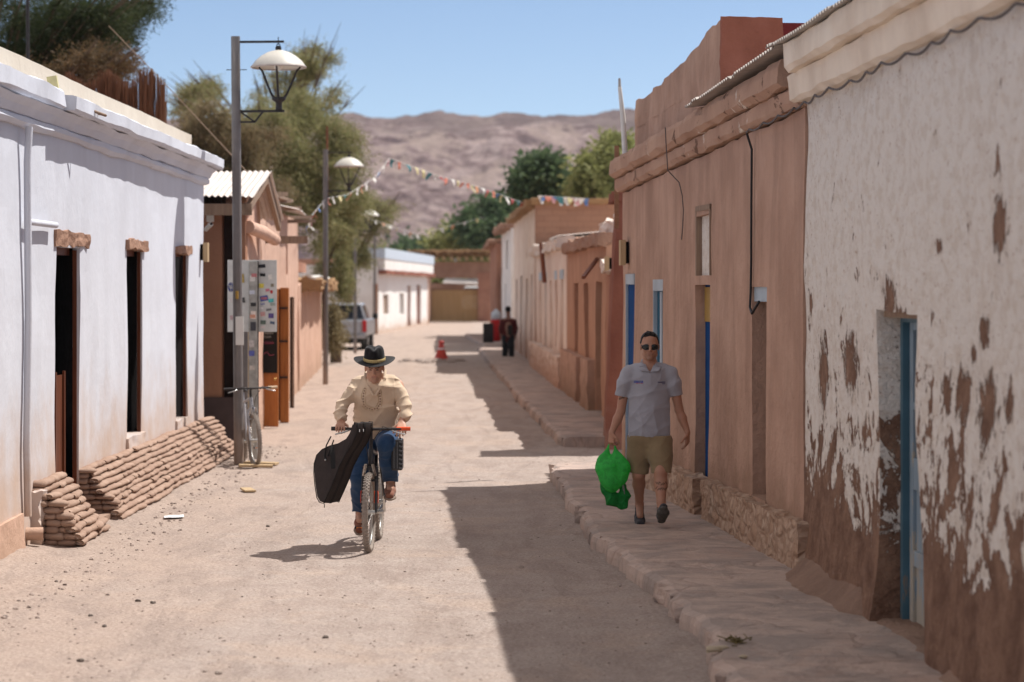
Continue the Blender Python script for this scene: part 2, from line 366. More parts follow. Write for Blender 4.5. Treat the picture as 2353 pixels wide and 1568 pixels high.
# ---------------------------------------------------------------- wall frames
class Line:
    """A facade seen along the street: P0 near, P1 far; n points to the street."""
    def __init__(s,P0,P1,side):
        s.P0=np.array(P0,float); s.P1=np.array(P1,float); d=s.P1-s.P0; s.L=np.linalg.norm(d); s.d=d/s.L
        s.n=np.array((-s.d[1],s.d[0])) if side=='R' else np.array((s.d[1],-s.d[0]))
    def t(s,u,off=0.0):
        k=(u-CX)/FP; P=s.P0+s.n*off
        return (k*P[1]-P[0])/(s.d[0]-k*s.d[1])
    def y(s,u,off=0.0): return float((s.P0+s.n*off+s.d*s.t(u,off))[1])
    def z(s,u,v,off=0.0): return CAMZ+(HZ-v)*s.y(u,off)/FP
    def p(s,t,z,off=0.0):
        q=s.P0+s.d*t+s.n*off; return np.array((q[0],q[1],z))
    def R(s):  # columns: along, normal, up
        return np.array([[s.d[0],s.n[0],0],[s.d[1],s.n[1],0],[0,0,1.0]])
def wall(name, ln, t0, t1, z0, top, mat, thick=.45, holes=(), step=.28, amp=.018, lump=.8, seed=0, parent=None, base=None, edge=.012, toprough=.02, stepz=None):
    """Solid wall slab with openings (t0,t1,z0,z1); front, reveals and edges follow a gentle hand-built unevenness."""
    topf = top if callable(top) else (lambda t: top)
    zmax=max(topf(t) for t in np.linspace(t0,t1,12))
    def cuts(a,b,ex,st):
        e=sorted(set([a,b]+[x for x in ex if a<x<b])); out=[]
        for i in range(len(e)-1):
            k=max(1,int(round((e[i+1]-e[i])/st))); out+=list(np.linspace(e[i],e[i+1],k+1)[:-1])
        return out+[b]
    ts=cuts(t0,t1,[h[0] for h in holes]+[h[1] for h in holes],step)
    zs=cuts(z0,zmax,[h[2] for h in holes]+[h[3] for h in holes],stepz or step)
    nt_,nz_=len(ts),len(zs); keep=np.ones((nt_-1,nz_-1),bool)
    for i in range(nt_-1):
        for j in range(nz_-1):
            c=(ts[i]+ts[i+1])/2; q=(zs[j]+zs[j+1])/2
            if any(h[0]<c<h[1] and h[2]<q<h[3] for h in holes): keep[i,j]=False
    V=[]
    for side in (0,1):
        for i,t in enumerate(ts):
            for j,z in enumerate(zs):
                zt=z if zmax-z>1e-6 and False else z0+(z-z0)*((topf(t)-z0)/(zmax-z0) if z>max([h[3] for h in holes]+[z0+.5*(zmax-z0)])-1e-6 else 1)
                if j==nz_-1: zt=topf(t)+toprough*fbm(t,0,3,2.2,3,seed)
                elif zt>topf(t)-.02: zt=topf(t)-.02
                a=amp*fbm(t,z,0,lump,3,seed+3)
                et=edge*nz(t,z,1,3.0,seed+9) if 0<i<nt_-1 else 0; ez=edge*nz(t,z,7,3.0,seed+5) if 0<j<nz_-1 else 0
                V.append(ln.p(t+et,zt+ez,a if side==0 else -thick))
    o=nt_*nz_; idx=lambda i,j:i*nz_+j; F=[]
    K=lambda i,j: 0<=i<nt_-1 and 0<=j<nz_-1 and keep[i,j]
    flip = float(np.cross(np.append(ln.d,0),(0,0,1))[:2]@ln.n)<0
    for i in range(nt_-1):
        for j in range(nz_-1):
            if not keep[i,j]: continue
            a,b,c,d=idx(i,j),idx(i+1,j),idx(i+1,j+1),idx(i,j+1); fs=[(a,b,c,d),(o+d,o+c,o+b,o+a)]
            if not K(i,j-1): fs.append((b,a,o+a,o+b))
            if not K(i,j+1): fs.append((d,c,o+c,o+d))
            if not K(i-1,j): fs.append((a,d,o+d,o+a))
            if not K(i+1,j): fs.append((c,b,o+b,o+c))
            F+= [f[::-1] for f in fs] if flip else fs
    return mk(name,V,F,mat,parent,base)
def sweep(name, ln, t0, t1, prof, mat, parent=None, base=None, step=.14, amp=.012, sc=2.0, seed=0, zf=None, smooth=False):
    """Moulding: closed profile of (offset, z) run along the wall with a wavering hand."""
    k=max(2,int((t1-t0)/step)); ts=np.linspace(t0,t1,k+1); n=len(prof); V=[];F=[]
    for i,t in enumerate(ts):
        dz=(zf(t) if zf else 0)
        for j,(o_,z) in enumerate(prof):
            a=amp*fbm(t,j*.35,0,sc,3,seed); b=amp*fbm(t,j*.35,9,sc,3,seed+4)
            V.append(ln.p(t,z+dz+b,o_+(a if o_>-.05 else 0)))
    for i in range(k):
        for j in range(n): F.append((i*n+j,i*n+(j+1)%n,(i+1)*n+(j+1)%n,(i+1)*n+j))
    F.append(tuple(range(n))[::-1]); F.append(tuple(range(k*n,k*n+n)))
    me=mk(name,V,F,mat,parent,base,smooth=smooth)
    bm=bmesh.new(); bm.from_mesh(me.data); bmesh.ops.recalc_face_normals(bm,faces=bm.faces); bm.to_mesh(me.data); bm.free()
    return me
def frame_box(mb, ln, ta, tb, za, zb, oa, ob):
    P=[ln.p(t,z,o) for o in (oa,ob) for (t,z) in ((ta,za),(tb,za),(tb,zb),(ta,zb))]
    mb.add(P,[(0,3,2,1),(4,5,6,7),(0,1,5,4),(1,2,6,5),(2,3,7,6),(3,0,4,7)]); return mb
def fbox(name, ln, ta, tb, za, zb, oa, ob, mat, parent=None, base=None, bevel=0, label=None):
    o=frame_box(MB(),ln,ta,tb,za,zb,oa,ob).build(name,mat,parent,base,bevel)
    bm=bmesh.new(); bm.from_mesh(o.data); bmesh.ops.recalc_face_normals(bm,faces=bm.faces); bm.to_mesh(o.data); bm.free()
    if label: o['label']=label
    return o
def lump_block(name, ln, ta, tb, za, zb, oa, ob, mat, parent=None, amp=.02, seed=0, div=6, base=None, sc=4.0, smooth=True):
    """A rough block: subdivided box pushed about by noise."""
    bm=bmesh.new(); bmesh.ops.create_cube(bm,size=1); 
    bmesh.ops.subdivide_edges(bm,edges=bm.edges,cuts=div,use_grid_fill=True)
    V=[];
    for v in bm.verts:
        t=ta+(v.co.x+.5)*(tb-ta); o_=oa+(v.co.y+.5)*(ob-oa); z=za+(v.co.z+.5)*(zb-za)
        q=ln.p(t,z,o_); a=Vector(q); dn=amp*fbm(*q,sc,3,seed); dz=amp*fbm(*q,sc,3,seed+5)
        # soften corners
        r=Vector((v.co.x,v.co.y,v.co.z)); 
        V.append(ln.p(t,z+dz,o_+dn))
    F=[[v.index for v in f.verts] for f in bm.faces]; bm.free()
    o=mk(name,V,F,mat,parent,base,smooth=False)
    bm=bmesh.new(); bm.from_mesh(o.data); bmesh.ops.recalc_face_normals(bm,faces=bm.faces); bm.to_mesh(o.data); bm.free()
    return o
# ---------------------------------------------------------------- ground
def gz(x,y):
    z=.014*fbm(x,y,0,.35,3,2)+.006*fbm(x,y,0,2.2,2,5)
    if x<-3.0 and y<34: z+=.10*max(0,min(1,(-x-3.35)/.8))**1.5*(.7+.6*nz(x,y,0,1.1,8)) + .012*fbm(x,y,0,5,2,9)*min(1,(-x-3)/.6)
    if x>.2 and y<90 : z+= .02*max(0,1-abs(x-kerb_x(y)+.12)/.3)*(nz(x,y,4,1.6)+.5)
    return z
KERB1=[(1.26,9.0),(1.24,12.0),(1.17,13.8),(1.24,15.0),(1.12,16.2),(1.025,17.6),(.877,19.2),(.735,20.8),(.566,25.0),(.50,27.5),(.47,29.35)]
KERB2=[(.72,34.0),(.52,38.0),(.32,42.8),(.08,49),(-.146,56),(-.62,68.7),(-1.0,80),(-1.2,86)]
def kerb_x(y):
    K=KERB1 if y<31.5 else KERB2
    return float(np.interp(y,[k[1] for k in K],[k[0] for k in K]))
def ground():
    xs=np.concatenate([[-1500,-600,-200,-60,-20,-9],np.arange(-6,3.2,.085),[3.6,6,12,30,90,300,1000,1600]])
    ys=np.concatenate([[-20,0,8,11],np.arange(12,34,.085),np.arange(34,62,.3),np.arange(62,160,1.5),[170,200,260,360,500,700,1000,1400,1740]])
    V=[(x,y,gz(x,y) if -6.2<x<3.2 and 11<y<120 else 0.0) for y in ys for x in xs]; n=len(xs)
    i,j=np.meshgrid(np.arange(len(ys)-1),np.arange(n-1),indexing='ij'); a=(i*n+j).ravel()
    F=np.stack([a,a+1,a+n+1,a+n],1)
    tag(mk('ground',V,F,M['ground'],smooth=True),kind='structure')
ground()
# ---------------------------------------------------------------- pavements
def pavement(name, K, y0, y1, xr, h, step=.11, seed=0, mat='walk', corner=0.0, yend=None):
    """Raised flagstone walk: ragged stone kerb on the street side, worn uneven top."""
    ys=np.arange(y0,y1+1e-6,step); m=26; V=[]; F=[]
    kx=lambda y: float(np.interp(y,[k[1] for k in K],[k[0] for k in K]))
    for y in ys:
        rag=.035*fbm(0,y,0,1.1,3,seed)+.05*round(2.2*nz(0,y,3,3.1,seed))/2.2+.022*nz(0,y,0,11,seed)
        x0=kx(y)+rag; hh=h+.012*nz(0,y,5,.8,seed)
        if corner and y>y1-corner: x0+= .25*((y-(y1-corner))/corner)**3
        for j in range(m):
            if j==0: V.append((x0-.02,y,-.06)); continue
            if j==1: V.append((x0-.012+.01*nz(0,y,1,7,seed),y,hh*.5)); continue
            f=(j-2)/(m-3); x=x0+(xr(y)-x0)*f
            z=hh+.010*fbm(x,y,1,1.0,4,seed)+ (.012 if j>2 else -.012)
            z+= .007*round(2.5*nz(x,y,2,1.1,seed))/2.5
            V.append((x,y,z))
    n=len(ys)
    for i in range(n-1):
        for j in range(m-1):
            a=i*m+j; F.append((a,a+1,a+m+1,a+m))
    # end faces down to the road
    b=len(V)
    for i in (0,n-1):
        for j in range(m): V.append((V[i*m+j][0],V[i*m+j][1]+(.0 if i else 0),-.06))
    for q,i in enumerate((0,n-1)):
        for j in range(m-1): F.append((i*m+j,i*m+j+1,b+q*m+j+1,b+q*m+j))
    return tag(mk(name,V,F,M[mat]),kind='structure')
RL1=Line((2.66,8.0),(2.203,18.23),'R'); RL2=Line((2.203,18.23),(1.298,28.4),'R')
def rwall(y):
    if y<18.23: return 2.66-.0447*(y-8)+.1
    return 2.203-.089*(y-18.23)+.15
def kerb(K,y0,y1,h,size,seed):
    rr=random.Random(seed); mb=MB(); y=y0
    while y<y1:
        L=size*rr.choice((.4,.6,.8,1.2,1.9))*rr.uniform(.8,1.2); x=float(np.interp(y,[k[1] for k in K],[k[0] for k in K]))+rr.uniform(-.01,.05); q=rr.uniform(.8,1.15)
        bm=bmesh.new(); bmesh.ops.create_cube(bm,size=1); bmesh.ops.subdivide_edges(bm,edges=bm.edges,cuts=5,use_grid_fill=True)
        R=rotm(rr.uniform(-.1,.1),rr.uniform(-.12,.12),rr.uniform(-.3,.3)); V=[]
        for v in bm.verts:
            p=np.array(v.co)*np.array((.15*q,L*1.02,h*1.1)); p=p@R.T; r_=p/np.linalg.norm(p+1e-9); dn=.04*fbm(x+p[0],y+p[1],p[2],9,3,seed); V.append((x+.075+p[0]+r_[0]*dn,y+L/2+p[1]+r_[1]*dn,h*.33+p[2]*1.0+r_[2]*dn*.6+rr.uniform(0,.0)))
        mb.add(V,[tuple(q_.index for q_ in f.verts) for f in bm.faces],False); bm.free(); y+=L*rr.uniform(.92,1.05)
    tag(mb.build('kerb',M['walk']),kind='structure')
kerb(KERB1,10,29.1,.125,.26,2); kerb(KERB2,34.2,70,.13,.45,3)
pavement('pavement',KERB1,8.5,29.4,lambda y: rwall(min(y,28.4)),.12,seed=1,corner=.6)
pavement('pavement',KERB2,34.0,86.0,lambda y:1.526-.033*(y-37.9)+.15,.13,.25,seed=4)
pavement('pavement',[(-1.0,88.5),(-1.45,96),(-2.2,110)],88.5,109.0,lambda y:-.2-.02*(y-88),.13,.4,seed=6)
# the mud bank that has washed up against the foot of the peeling wall
def bank(name, ln, t0, t1, wid, hgt, seed=0, zb=.1):
    V=[];F=[];m=10; k=int((t1-t0)/.08); ts=np.linspace(t0,t1,k+1)
    for t in ts:
        e=min(1,(t-t0)/.3,(t1-t)/.3+.02)
        for j in range(m):
            f=max(0,(j-2)/(m-3)); wd=wid*(.8+.45*nz(t,0,0,.7,seed))*e+.02
            z=zb+ (hgt*e*(1-f)**2.2*(1+.35*nz(t,f,0,1.1,seed)))+.012*fbm(t,f*wid,0,9,3,seed)-(.03 if j==m-1 else 0)
            V.append(ln.p(t,z,(-.22,-.1)[j] if j<2 else f*wd-.02))
    for i in range(k):
        for j in range(m-1): a=i*m+j; F.append((a,a+1,a+m+1,a+m))
    return tag(mk(name,V,F,M['bank'],smooth=True),kind='structure')
bank('mud_bank',RL1,.5,5.4,.30,.16,seed=3); bank('mud_bank',RL1,7.45,RL1.L-.02,.36,.24,seed=5); bank('mud_bank',RL1,5.2,7.6,.22,.05,seed=7)
# ---------------------------------------------------------------- right: peeling white house (R1)
def body(ln,t0,t1,o0,depth,H,mat,parent,z0=0,name='body'):
    return fbox(name,ln,t0,t1,z0,H,-depth,-o0,mat,parent)
def shade_sheet(mb,ln,h,off,pad=.25): frame_box(mb,ln,h[0]-pad,h[1]+pad,h[2]-pad,h[3]+pad,off-.03,off)  # sheet coloured dark for the shade inside an opening
def corrug(name, ln, ta, tb, oa, za, ob, zb, mat, parent=None, pitch=.076, amp=.011, seed=0, wob=.02, zf=None, base=None):
    """Corrugated sheet: ridges run down-slope, wave seen along the eave."""
    k=int((tb-ta)/pitch*4); V=[];F=[];m=6
    for i in range(k+1):
        t=ta+(tb-ta)*i/k; c=amp*math.sin(2*math.pi*(t-ta)/pitch)
        ov=wob*round(2*nz(t,0,0,.9,seed))/2
        for j in range(m):
            f=j/(m-1); z=za+(zb-za)*f+c+ (zf(t) if zf else 0)+wob*.7*nz(t,f,0,.5,seed)
            V.append(ln.p(t,z,oa+(ob-oa)*f+(ov if j==0 else 0)))
    for i in range(k):
        for j in range(m-1): a=i*m+j; F.append((a,a+1,a+m+1,a+m))
    o=mk(name,V,F,mat,parent,base,smooth=False); s=o.modifiers.new('th','SOLIDIFY'); s.thickness=.004; return o
r1=thing('adobe_house','old white limewashed house with plaster peeling off brown mud and a blue door','house',(2.5,14,0))
tN,tF=RL1.t(2113),RL1.t(2022); hole=(tN,tF,.02,2.10)
def w1():
    o=wall('wall',RL1,0,RL1.L,-.05,3.70,M['peeled'],.5,[hole],step=.16,amp=.035,lump=.9,seed=2,parent=r1,edge=.03,stepz=.11)
    me=o.data; off=rootloc(o)                                       # the near jamb has worn back towards the ground
    for v in me.vertices:
        P=np.array(v.co)+off; t=(P[:2]-RL1.P0)@RL1.d
        if abs(t-tN)<.62 and t<=tN+.08:
            k=max(0,1-abs(t-tN)/.62); sh=.50*max(0,1-P[2]/.95)**1.3*k
            v.co.x-=RL1.d[0]*sh; v.co.y-=RL1.d[1]*sh
        bul=.07*max(0,1-P[2]/.8)**1.5                              # foot of the wall swells
        v.co.x+=RL1.n[0]*bul if (P[:2]-RL1.P0)@RL1.n>-.2 else 0
w1()
sweep('cornice',RL1,0,RL1.L+.10,[(-.3,3.64),(.06,3.64),(.10,3.67),(.11,3.80),(.115,3.84),(-.3,3.84)],M['cornice_cream'],r1,amp=.014,seed=1)
sweep('cornice',RL1,0,RL1.L-.30,[(-.3,3.845),(.17,3.845),(.205,3.875),(.205,4.04),(.18,4.06),(-.3,4.06)],M['cornice_cream'],r1,amp=.016,seed=5)
corrug('roof',RL1,0,RL1.L+.05,.27,4.06,-3.2,4.85,M['zinc'],r1,seed=3,wob=.035,pitch=.10,amp=.014)
body(RL1,0,RL1.L-.02,.52,4.5,3.9,M['adobe'],r1)
fbox('lintel',RL1,tN-.05,tF+.12,2.06,2.13,-.40,-.03,M['oldwood'],r1)
def door_r1():
    o=-.13
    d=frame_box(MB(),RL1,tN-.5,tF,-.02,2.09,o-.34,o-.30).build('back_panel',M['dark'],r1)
    fr=MB(); frame_box(fr,RL1,tF-.075,tF,.0,2.09,o-.12,o); frame_box(fr,RL1,tN-.5,tF-.07,2.03,2.09,o-.12,o)
    dr=fr.build('door_frame',M['blueframe'],r1)
    lf=MB(); a,b=tN-.5,tF-.08
    # leaf: stiles, rails, glazed top, panels
    for z0,z1 in ((.03,.14),(.50,.60),(.98,1.18),(1.48,1.53),(1.98,2.03)): frame_box(lf,RL1,a,b,z0,z1,o-.09,o-.045)
    for c in (b-.10,b-.52,b-.94): frame_box(lf,RL1,c,c+.09,.03,2.03,o-.092,o-.04)
    frame_box(lf,RL1,a,b,.05,1.0,o-.085,o-.065)
    L=lf.build('door',M['bluedoor'],r1,bevel=.006)
    g=MB(); frame_box(g,RL1,a,b,1.17,2.0,o-.082,o-.075)
    g.build('glass',simple('dusty_glass',(.05,.07,.09),.25,spec=.6),L)
    wmd=MB()
    for c in (b-.02,b-.43): frame_box(MB(),RL1,c,c+.02,.62,.97,o-.064,o-.05).build('moulding',M['bluelight'],L)
door_r1()
# white-washed inner jamb patch of the doorway comes with the wall material
# ---------------------------------------------------------------- right: brown house (R2)
r2=thing('adobe_house','smooth brown plastered house with stone plinth, high parapet and blue doors','house',(2,23,0))
def hz(u0,u1,za,zb): return (RL2.t(u1),RL2.t(u0),za,zb)      # u0 far, u1 near
H1=hz(1730,1763,.50,2.25); H2=hz(1597,1630,.05,2.27); H3=hz(1500,1524,.10,2.33); H4=hz(1437,1456,.10,2.40); HP=hz(1600,1633,2.36,3.02)
wall('wall',RL2,.015,RL2.L,-.05,lambda t:3.60-.0245*t,M['brown'],.5,[H1,H2,H3,H4,HP],step=.22,amp=.02,lump=.6,seed=12,parent=r2,edge=.006)
for h in (H1,H2,H3,H4):
    dk=MB(); shade_sheet(dk,RL2,h,-.5,.2); dk.build('shade_panel',M['dark'],r2)  # near-black sheet in place of the unlit room behind each opening
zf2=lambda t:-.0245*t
sweep('cornice',RL2,.0,RL2.L+.08,[(-.3,3.62),(.045,3.62),(.075,3.66),(.075,3.76),(.05,3.775),(-.3,3.775)],M['brown_cornice'],r2,amp=.018,seed=3,zf=zf2)
sweep('cornice',RL2,.3,RL2.L+.12,[(-.3,3.78),(.10,3.78),(.15,3.82),(.15,3.93),(.12,3.99),(-.02,4.03),(-.3,4.06)],M['brown_cornice'],r2,amp=.022,seed=7,zf=zf2)
tE=RL2.t(1583,.2)
corrug('eave_sheet',RL2,-.1,tE,.24,4.06,-.9,4.22,M['zinc'],r2,seed=9,wob=.045,pitch=.10,amp=.014,zf=lambda t:-.034*t)
body(RL2,0.02,RL2.L-.02,.55,5,3.80,M['brown2'],r2)
def ptop(t):
    y=RL2.P0[1]+RL2.d[1]*t; return float(np.interp(y,[22.6,24.3,26,28.0,29.0],[4.77,4.60,4.49,4.42,4.40]))
tA=(22.6-18.23)/RL2.d[1]; tB=RL2.L-.05
PL=Line(RL2.p(0,0,-.15)[:2],RL2.p(RL2.L,0,-.15)[:2],'R')
wall('parapet',PL,tA,tB,3.7,ptop,M['brown'],.57,step=.16,amp=.03,lump=1.5,seed=22,parent=r2,toprough=.045)
lump_block('parapet_end',PL,tA-.035,tA+.02,3.7,4.775,-.575,.012,plaster('bare_red_mud',(.38,.15,.105),(.28,.105,.07),None,streak=.25,bump=.8),r2,amp=.02,div=14,seed=23)
fbox('roof_sheet',RL2,tA+1.2,tA+3.2,4.60,4.86,-1.6,-.73,simple('dark_red_sheet',(.16,.02,.02),.5),r2)
# plinth of mortared fieldstone, broken by the doorway
def plinth(u0,u1,z,off,seed):
    k=MB(); t0,t1=RL2.t(u1,off),RL2.t(u0,off)
    o=lump_block('stone_plinth',RL2,t0,t1,-.02,z,-.05,off,M['stone'],r2,amp=.028,seed=seed,div=34,sc=5)
    return o
plinth(1612,1833,.49,.115,1); plinth(1470,1592,.46,.14,5)
fbox('sill',RL2,H1[0]-.02,H1[1]+.02,.44,.51,-.3,.02,M['brown'],r2)
# peeled blocked-up panel above the doorway
o=frame_box(MB(),RL2,HP[0],HP[1],HP[2],HP[3],-.2,-.045).build('blocked_window',M['peeled'],r2)
fr=MB(); frame_box(fr,RL2,HP[0]-.0,HP[1],HP[3]-.05,HP[3]+.0,-.05,.012); frame_box(fr,RL2,HP[1]-.06,HP[1],HP[2],HP[3],-.05,.01); frame_box(fr,RL2,HP[0],HP[0]+.045,HP[2],HP[3],-.05,.008)
fr.build('window_frame',M['oldwood'],r2)
fbox('lintel',RL2,H1[0],H1[1],2.13,2.255,-.3,-.012,M['bluelight'],r2)
def r2door(h,rec,mat,name='door',top=None,frame=None,leaf0=0):
    o=fbox(name,RL2,h[0],h[1]-leaf0,h[2],h[3],-rec-.05,-rec,mat,r2)
    if frame is not None:
        f=MB(); frame_box(f,RL2,h[1]-.03,h[1],h[2],h[3],-rec-.02,-.002); frame_box(f,RL2,h[0],h[1],h[3]-.12,h[3],-rec-.02,-.0)
        f.build('door_frame',frame,r2)
    return o
d2=r2door(H2,.10,M['bluedeep'])
fbox('door_panel',RL2,H2[0],H2[1]-.02,1.92,2.25,-.1,-.09,M['yellow'],d2)
r2door(H3,.045,M['blueteal'],'window',frame=M['bluelight'])
f3=MB(); frame_box(f3,RL2,(H3[0]+H3[1])/2-.06,(H3[0]+H3[1])/2+.06,.2,2.2,-.05,-.03); f3.build('window_frame',M['bluelight'],r2)
d4=r2door(H4,.03,M['bluedeep'],frame=M['bluelight'])
MB().ball(RL2.p(H4[0]+.12,1.05,-.07),.03,10).build('handle',simple('steel_knob',(.5,.5,.5),.3,1),d4)
# cables: each a thing of its own on the walls
def cable(name,label,pts,r,mat,sub=1):
    return tag(MB().tube(pts,r,6).build(name,mat,base=tuple(pts[0])),label,'cable')
pts=[]
tt=np.arange(1.0,RL1.L,.06)
for t in tt: pts.append(RL1.p(t,3.625-.035*abs(math.sin(math.pi*t/.62)),.075+.02*math.sin(t*3)))
for t in np.arange(0.0,RL2.t(1735),.06): pts.append(RL2.p(t,3.60-.0245*t-.03*abs(math.sin(math.pi*t/.6)),.08))
tq=RL2.t(1735)
cable('wall_cable','grey cable looped along under the cornices of the peeling and the brown house',pts,.0085,M['cable'])
pts=[RL2.p(tq,3.58-.0245*tq,.07)]+[RL2.p(tq+.012*math.sin(z*3),z,.03) for z in np.arange(3.4,2.35,-.15)]+[RL2.p(tq+.04,2.2,.03),RL2.p(tq+.02,2.08,.04),RL2.p(tq-.12,2.03,.05),RL2.p(tq-.28,2.13,.02)]
cable('power_cable','black cable running straight down the brown wall beside the blocked window',pts,.011,M['blackcable'])
tq=RL2.t(1575)
pts=[RL2.p(tq,3.82,.2),RL2.p(tq+.03,3.7,.19),RL2.p(tq+.04,3.4,.17),RL2.p(tq+.02,3.28,.06),RL2.p(tq-.05,3.15,.04),RL2.p(tq-.06,3.0,.03),RL2.p(tq-.02,2.85,.03),RL2.p(tq+.05,2.72,.03)]
cable('loose_wire','thin loose wire hanging from the brown cornice down the wall',pts,.006,M['cable'])
# white pipe on the far end of the roof
P=W(1440,350,197); Q=W(1424,200,197)
pp=thing('roof_pipe','tall white pipe leaning up from the far corner of the brown roof','pipe',tuple(P))
MB().tube([P+np.array((0,0,-.35)),P*.45+Q*.55,Q],[.034,.03,.022],12).build('pipe',M['pvc'],pp); MB().tube([Q+np.array((0,0,-.02)),Q+np.array((-.003,0,.10))],[.02,.014],10).build('cap',M['zinc'],pp)
P=W(1417,345,190)
tag(MB().box(P+np.array((0,0,-.45)),(.055,.055,1.0)).build('wooden_post',M['beam'],base=tuple(P+np.array((0,0,-.9)))),'short dark wooden post behind the far corner of the brown house','post')
def sconce(ln,u,v0,v1,label,off=.0,wd=.16):
    t=ln.t(u); z0,z1=ln.z(u,v1),ln.z(u,v0); p=ln.p(t,z0,.0)
    s=thing('wall_lamp',label,'wall lamp',tuple(p),'wooden wall lamps')
    b=MB(); frame_box(b,ln,t-wd/2,t+wd/2,z0,z1,.035,.095)
    b.build('box',M['palewood'],s)
    g=MB(); frame_box(g,ln,t-wd/2+.02,t+wd/2-.02,z0+.02,z1-.02,.0,.035); g.build('lamp',M['dark'],s)  # near-black block painted in for the shaded gap between box and wall
sconce(RL2,1443,552,610,'wooden box lamp above the blue door at the far end of the brown house')
# ---------------------------------------------------------------- right: beyond the side lane
RL3=Line((1.655,34.0),(-.52,100.0),'R')               # facade line past the lane
def T3(y): return (y-34.0)/RL3.d[1]
def house(ln,y0,y1,top,mat,name,label,holes=(),depth=6,amp=.03,seed=0,step=.35,thick=.4,toprough=.05,toff=0):
    t0=(y0-ln.P0[1])/ln.d[1]; t1=(y1-ln.P0[1])/ln.d[1]; p=ln.p((t0+t1)/2,0,0)
    h=thing(name,label,'house',tuple(p)); hs=[((a-ln.P0[1])/ln.d[1],(b-ln.P0[1])/ln.d[1],c,d) for a,b,c,d in holes]
    wall('wall',ln,t0,t1,-.05,top,mat,thick,hs,step=step,amp=amp,lump=.6,seed=seed,parent=h,toprough=toprough,edge=.02)
    tp=top if callable(top) else (lambda t:top); H=min(tp(t) for t in np.linspace(t0,t1,9))-.12
    fbox('body',ln,t0+.01,t1-.01,0,H,-depth,-thick-.01,mat,h)
    return h,hs,t0,t1
def fill(ln,h,hs,rec,mats,name='door'):
    for q,m_ in zip(hs,mats): fbox(name,ln,q[0],q[1],q[2],q[3],-rec-.05,-rec,m_,h)
# leaning dark red pier at the corner of the lane
def pier():
    V=[];F=[];hs=np.linspace(-.05,3.45,14); ys=np.linspace(33.5,34.4,6); n=len(ys)
    root=thing('corner_buttress','dark red mud buttress leaning against the corner of the side lane','buttress',(1.9,34,0))
    for z in hs:
        x0=1.29+.17*max(0,min(1,z/3.45))+.02*nz(0,0,z,1.3,4)
        for x in (x0,2.9):
            for y in ys: V.append((x+(.02*nz(x,y,z,2) if x<2 else 0),y,z))
    k=2*n
    for i in range(len(hs)-1):
        ring=[i*k+j for j in range(n)]+[i*k+n+j for j in range(n)][::-1]; up=[q+k for q in ring]
        for a in range(len(ring)): b=(a+1)%len(ring); F.append((ring[a],ring[b],up[b],up[a]))
    e=(len(hs)-1)*k; F.append(tuple([e+j for j in range(n)]+[e+n+j for j in range(n)][::-1]))
    mk('wall',V,F,M['redbrown'],root)
    lump_block('coping',Line((1.44,33.45),(1.44,34.45),'R'),0,1.0,3.44,3.56,-1.4,.05,M['redbrown'],root,amp=.04,div=8)
    sl=Line((1.36,33.47),(1.34,34.4),'R'); 
pier()
sl=Line((1.37,33.5),(1.36,34.4),'R')
sconce(sl,1405,590,622,'wooden box lamp on the dark red buttress across the lane',wd=.2)
hA,hs,_,_=house(RL3,34.4,38.7,lambda t:2.55+.08*nz(t,0,0,1.2,3),M['brown2'],'low_adobe_wall','low reddish mud wall with a pale crumbling top beyond the lane',depth=1.0,seed=31,toprough=.08)
hA['category']='wall'
lump_block('coping',RL3,T3(34.45),T3(38.7),2.5,2.66,-.5,.1,M['greywhite'],hA,amp=.07,div=14,seed=2)
# brown house with slots
hB,hs,tb0,tb1=house(RL3,38.7,49.9,lambda t:2.98+.05*nz(t,0,0,.8,6),plaster('slot_house_mud',(.50,.29,.195),(.42,.23,.15),None,streak=.3,bump=.6),'adobe_house','small brown mud house with two narrow dark red openings and a ledge along its foot',
   [(39.6,41.0,.15,2.35),(43.1,44.3,.45,2.35),(46.3,47.4,1.0,2.35)],seed=33)
fill(RL3,hB,hs,.22,[M['darkbrown'],M['reddoor'],M['reddoor']])
lump_block('plinth',RL3,T3(41.1),T3(43.1),-.02,1.0,-.1,.14,M['brown'],hB,amp=.03,div=8,seed=4)
lump_block('plinth',RL3,T3(44.4),T3(49.9),-.02,.98,-.1,.14,M['brown'],hB,amp=.03,div=12,seed=5)
lump_block('coping',RL3,T3(38.7),T3(49.9),2.93,3.14,-.7,.12,M['adobe'],hB,amp=.06,div=22,seed=8)
lump_block('roof_edge',RL3,T3(38.8),T3(42.8),3.14,3.36,-2.6,-.2,M['greywhite'],hB,amp=.10,div=14,seed=9)
tag(MB().bar(RL3.p(T3(40.4),2.72,.02),RL3.p(T3(38.9),2.40,.35),.05).build('wooden_beam',M['reddoor'],hB))
# whitewashed house
hC,hs,_,_=house(RL3,49.9,64.9,lambda t:3.10+.06*nz(t,0,0,.6,16),M['pinkwhite'],'adobe_house','low whitewashed house with blue topped slots and a stepped foot under a ragged roof edge',
   [(51.3,52.4,.9,2.45),(53.8,54.7,.9,2.4),(56.4,57.2,.75,2.4),(58.6,59.7,.75,2.45),(61.4,62.6,.8,2.45)],seed=35)
fill(RL3,hC,hs,.10,[M['greywhite'],M['brown'],M['greywhite'],M['bluelight'],M['greywhite']],'window')
for a,b in ((51.2,52.5),(53.7,54.8),(58.5,59.8),(61.3,62.7)): fbox('lintel',RL3,T3(a),T3(b),2.42,2.62,-.1,.012,M['bluelight'],hC)
fbox('door',RL3,T3(58.7),T3(59.3),.8,2.4,-.09,-.03,M['bluedeep'],hC)
lump_block('plinth',RL3,T3(50.2),T3(64.8),-.02,.80,-.1,.17,M['pinkwhite'],hC,amp=.05,div=30,seed=14)
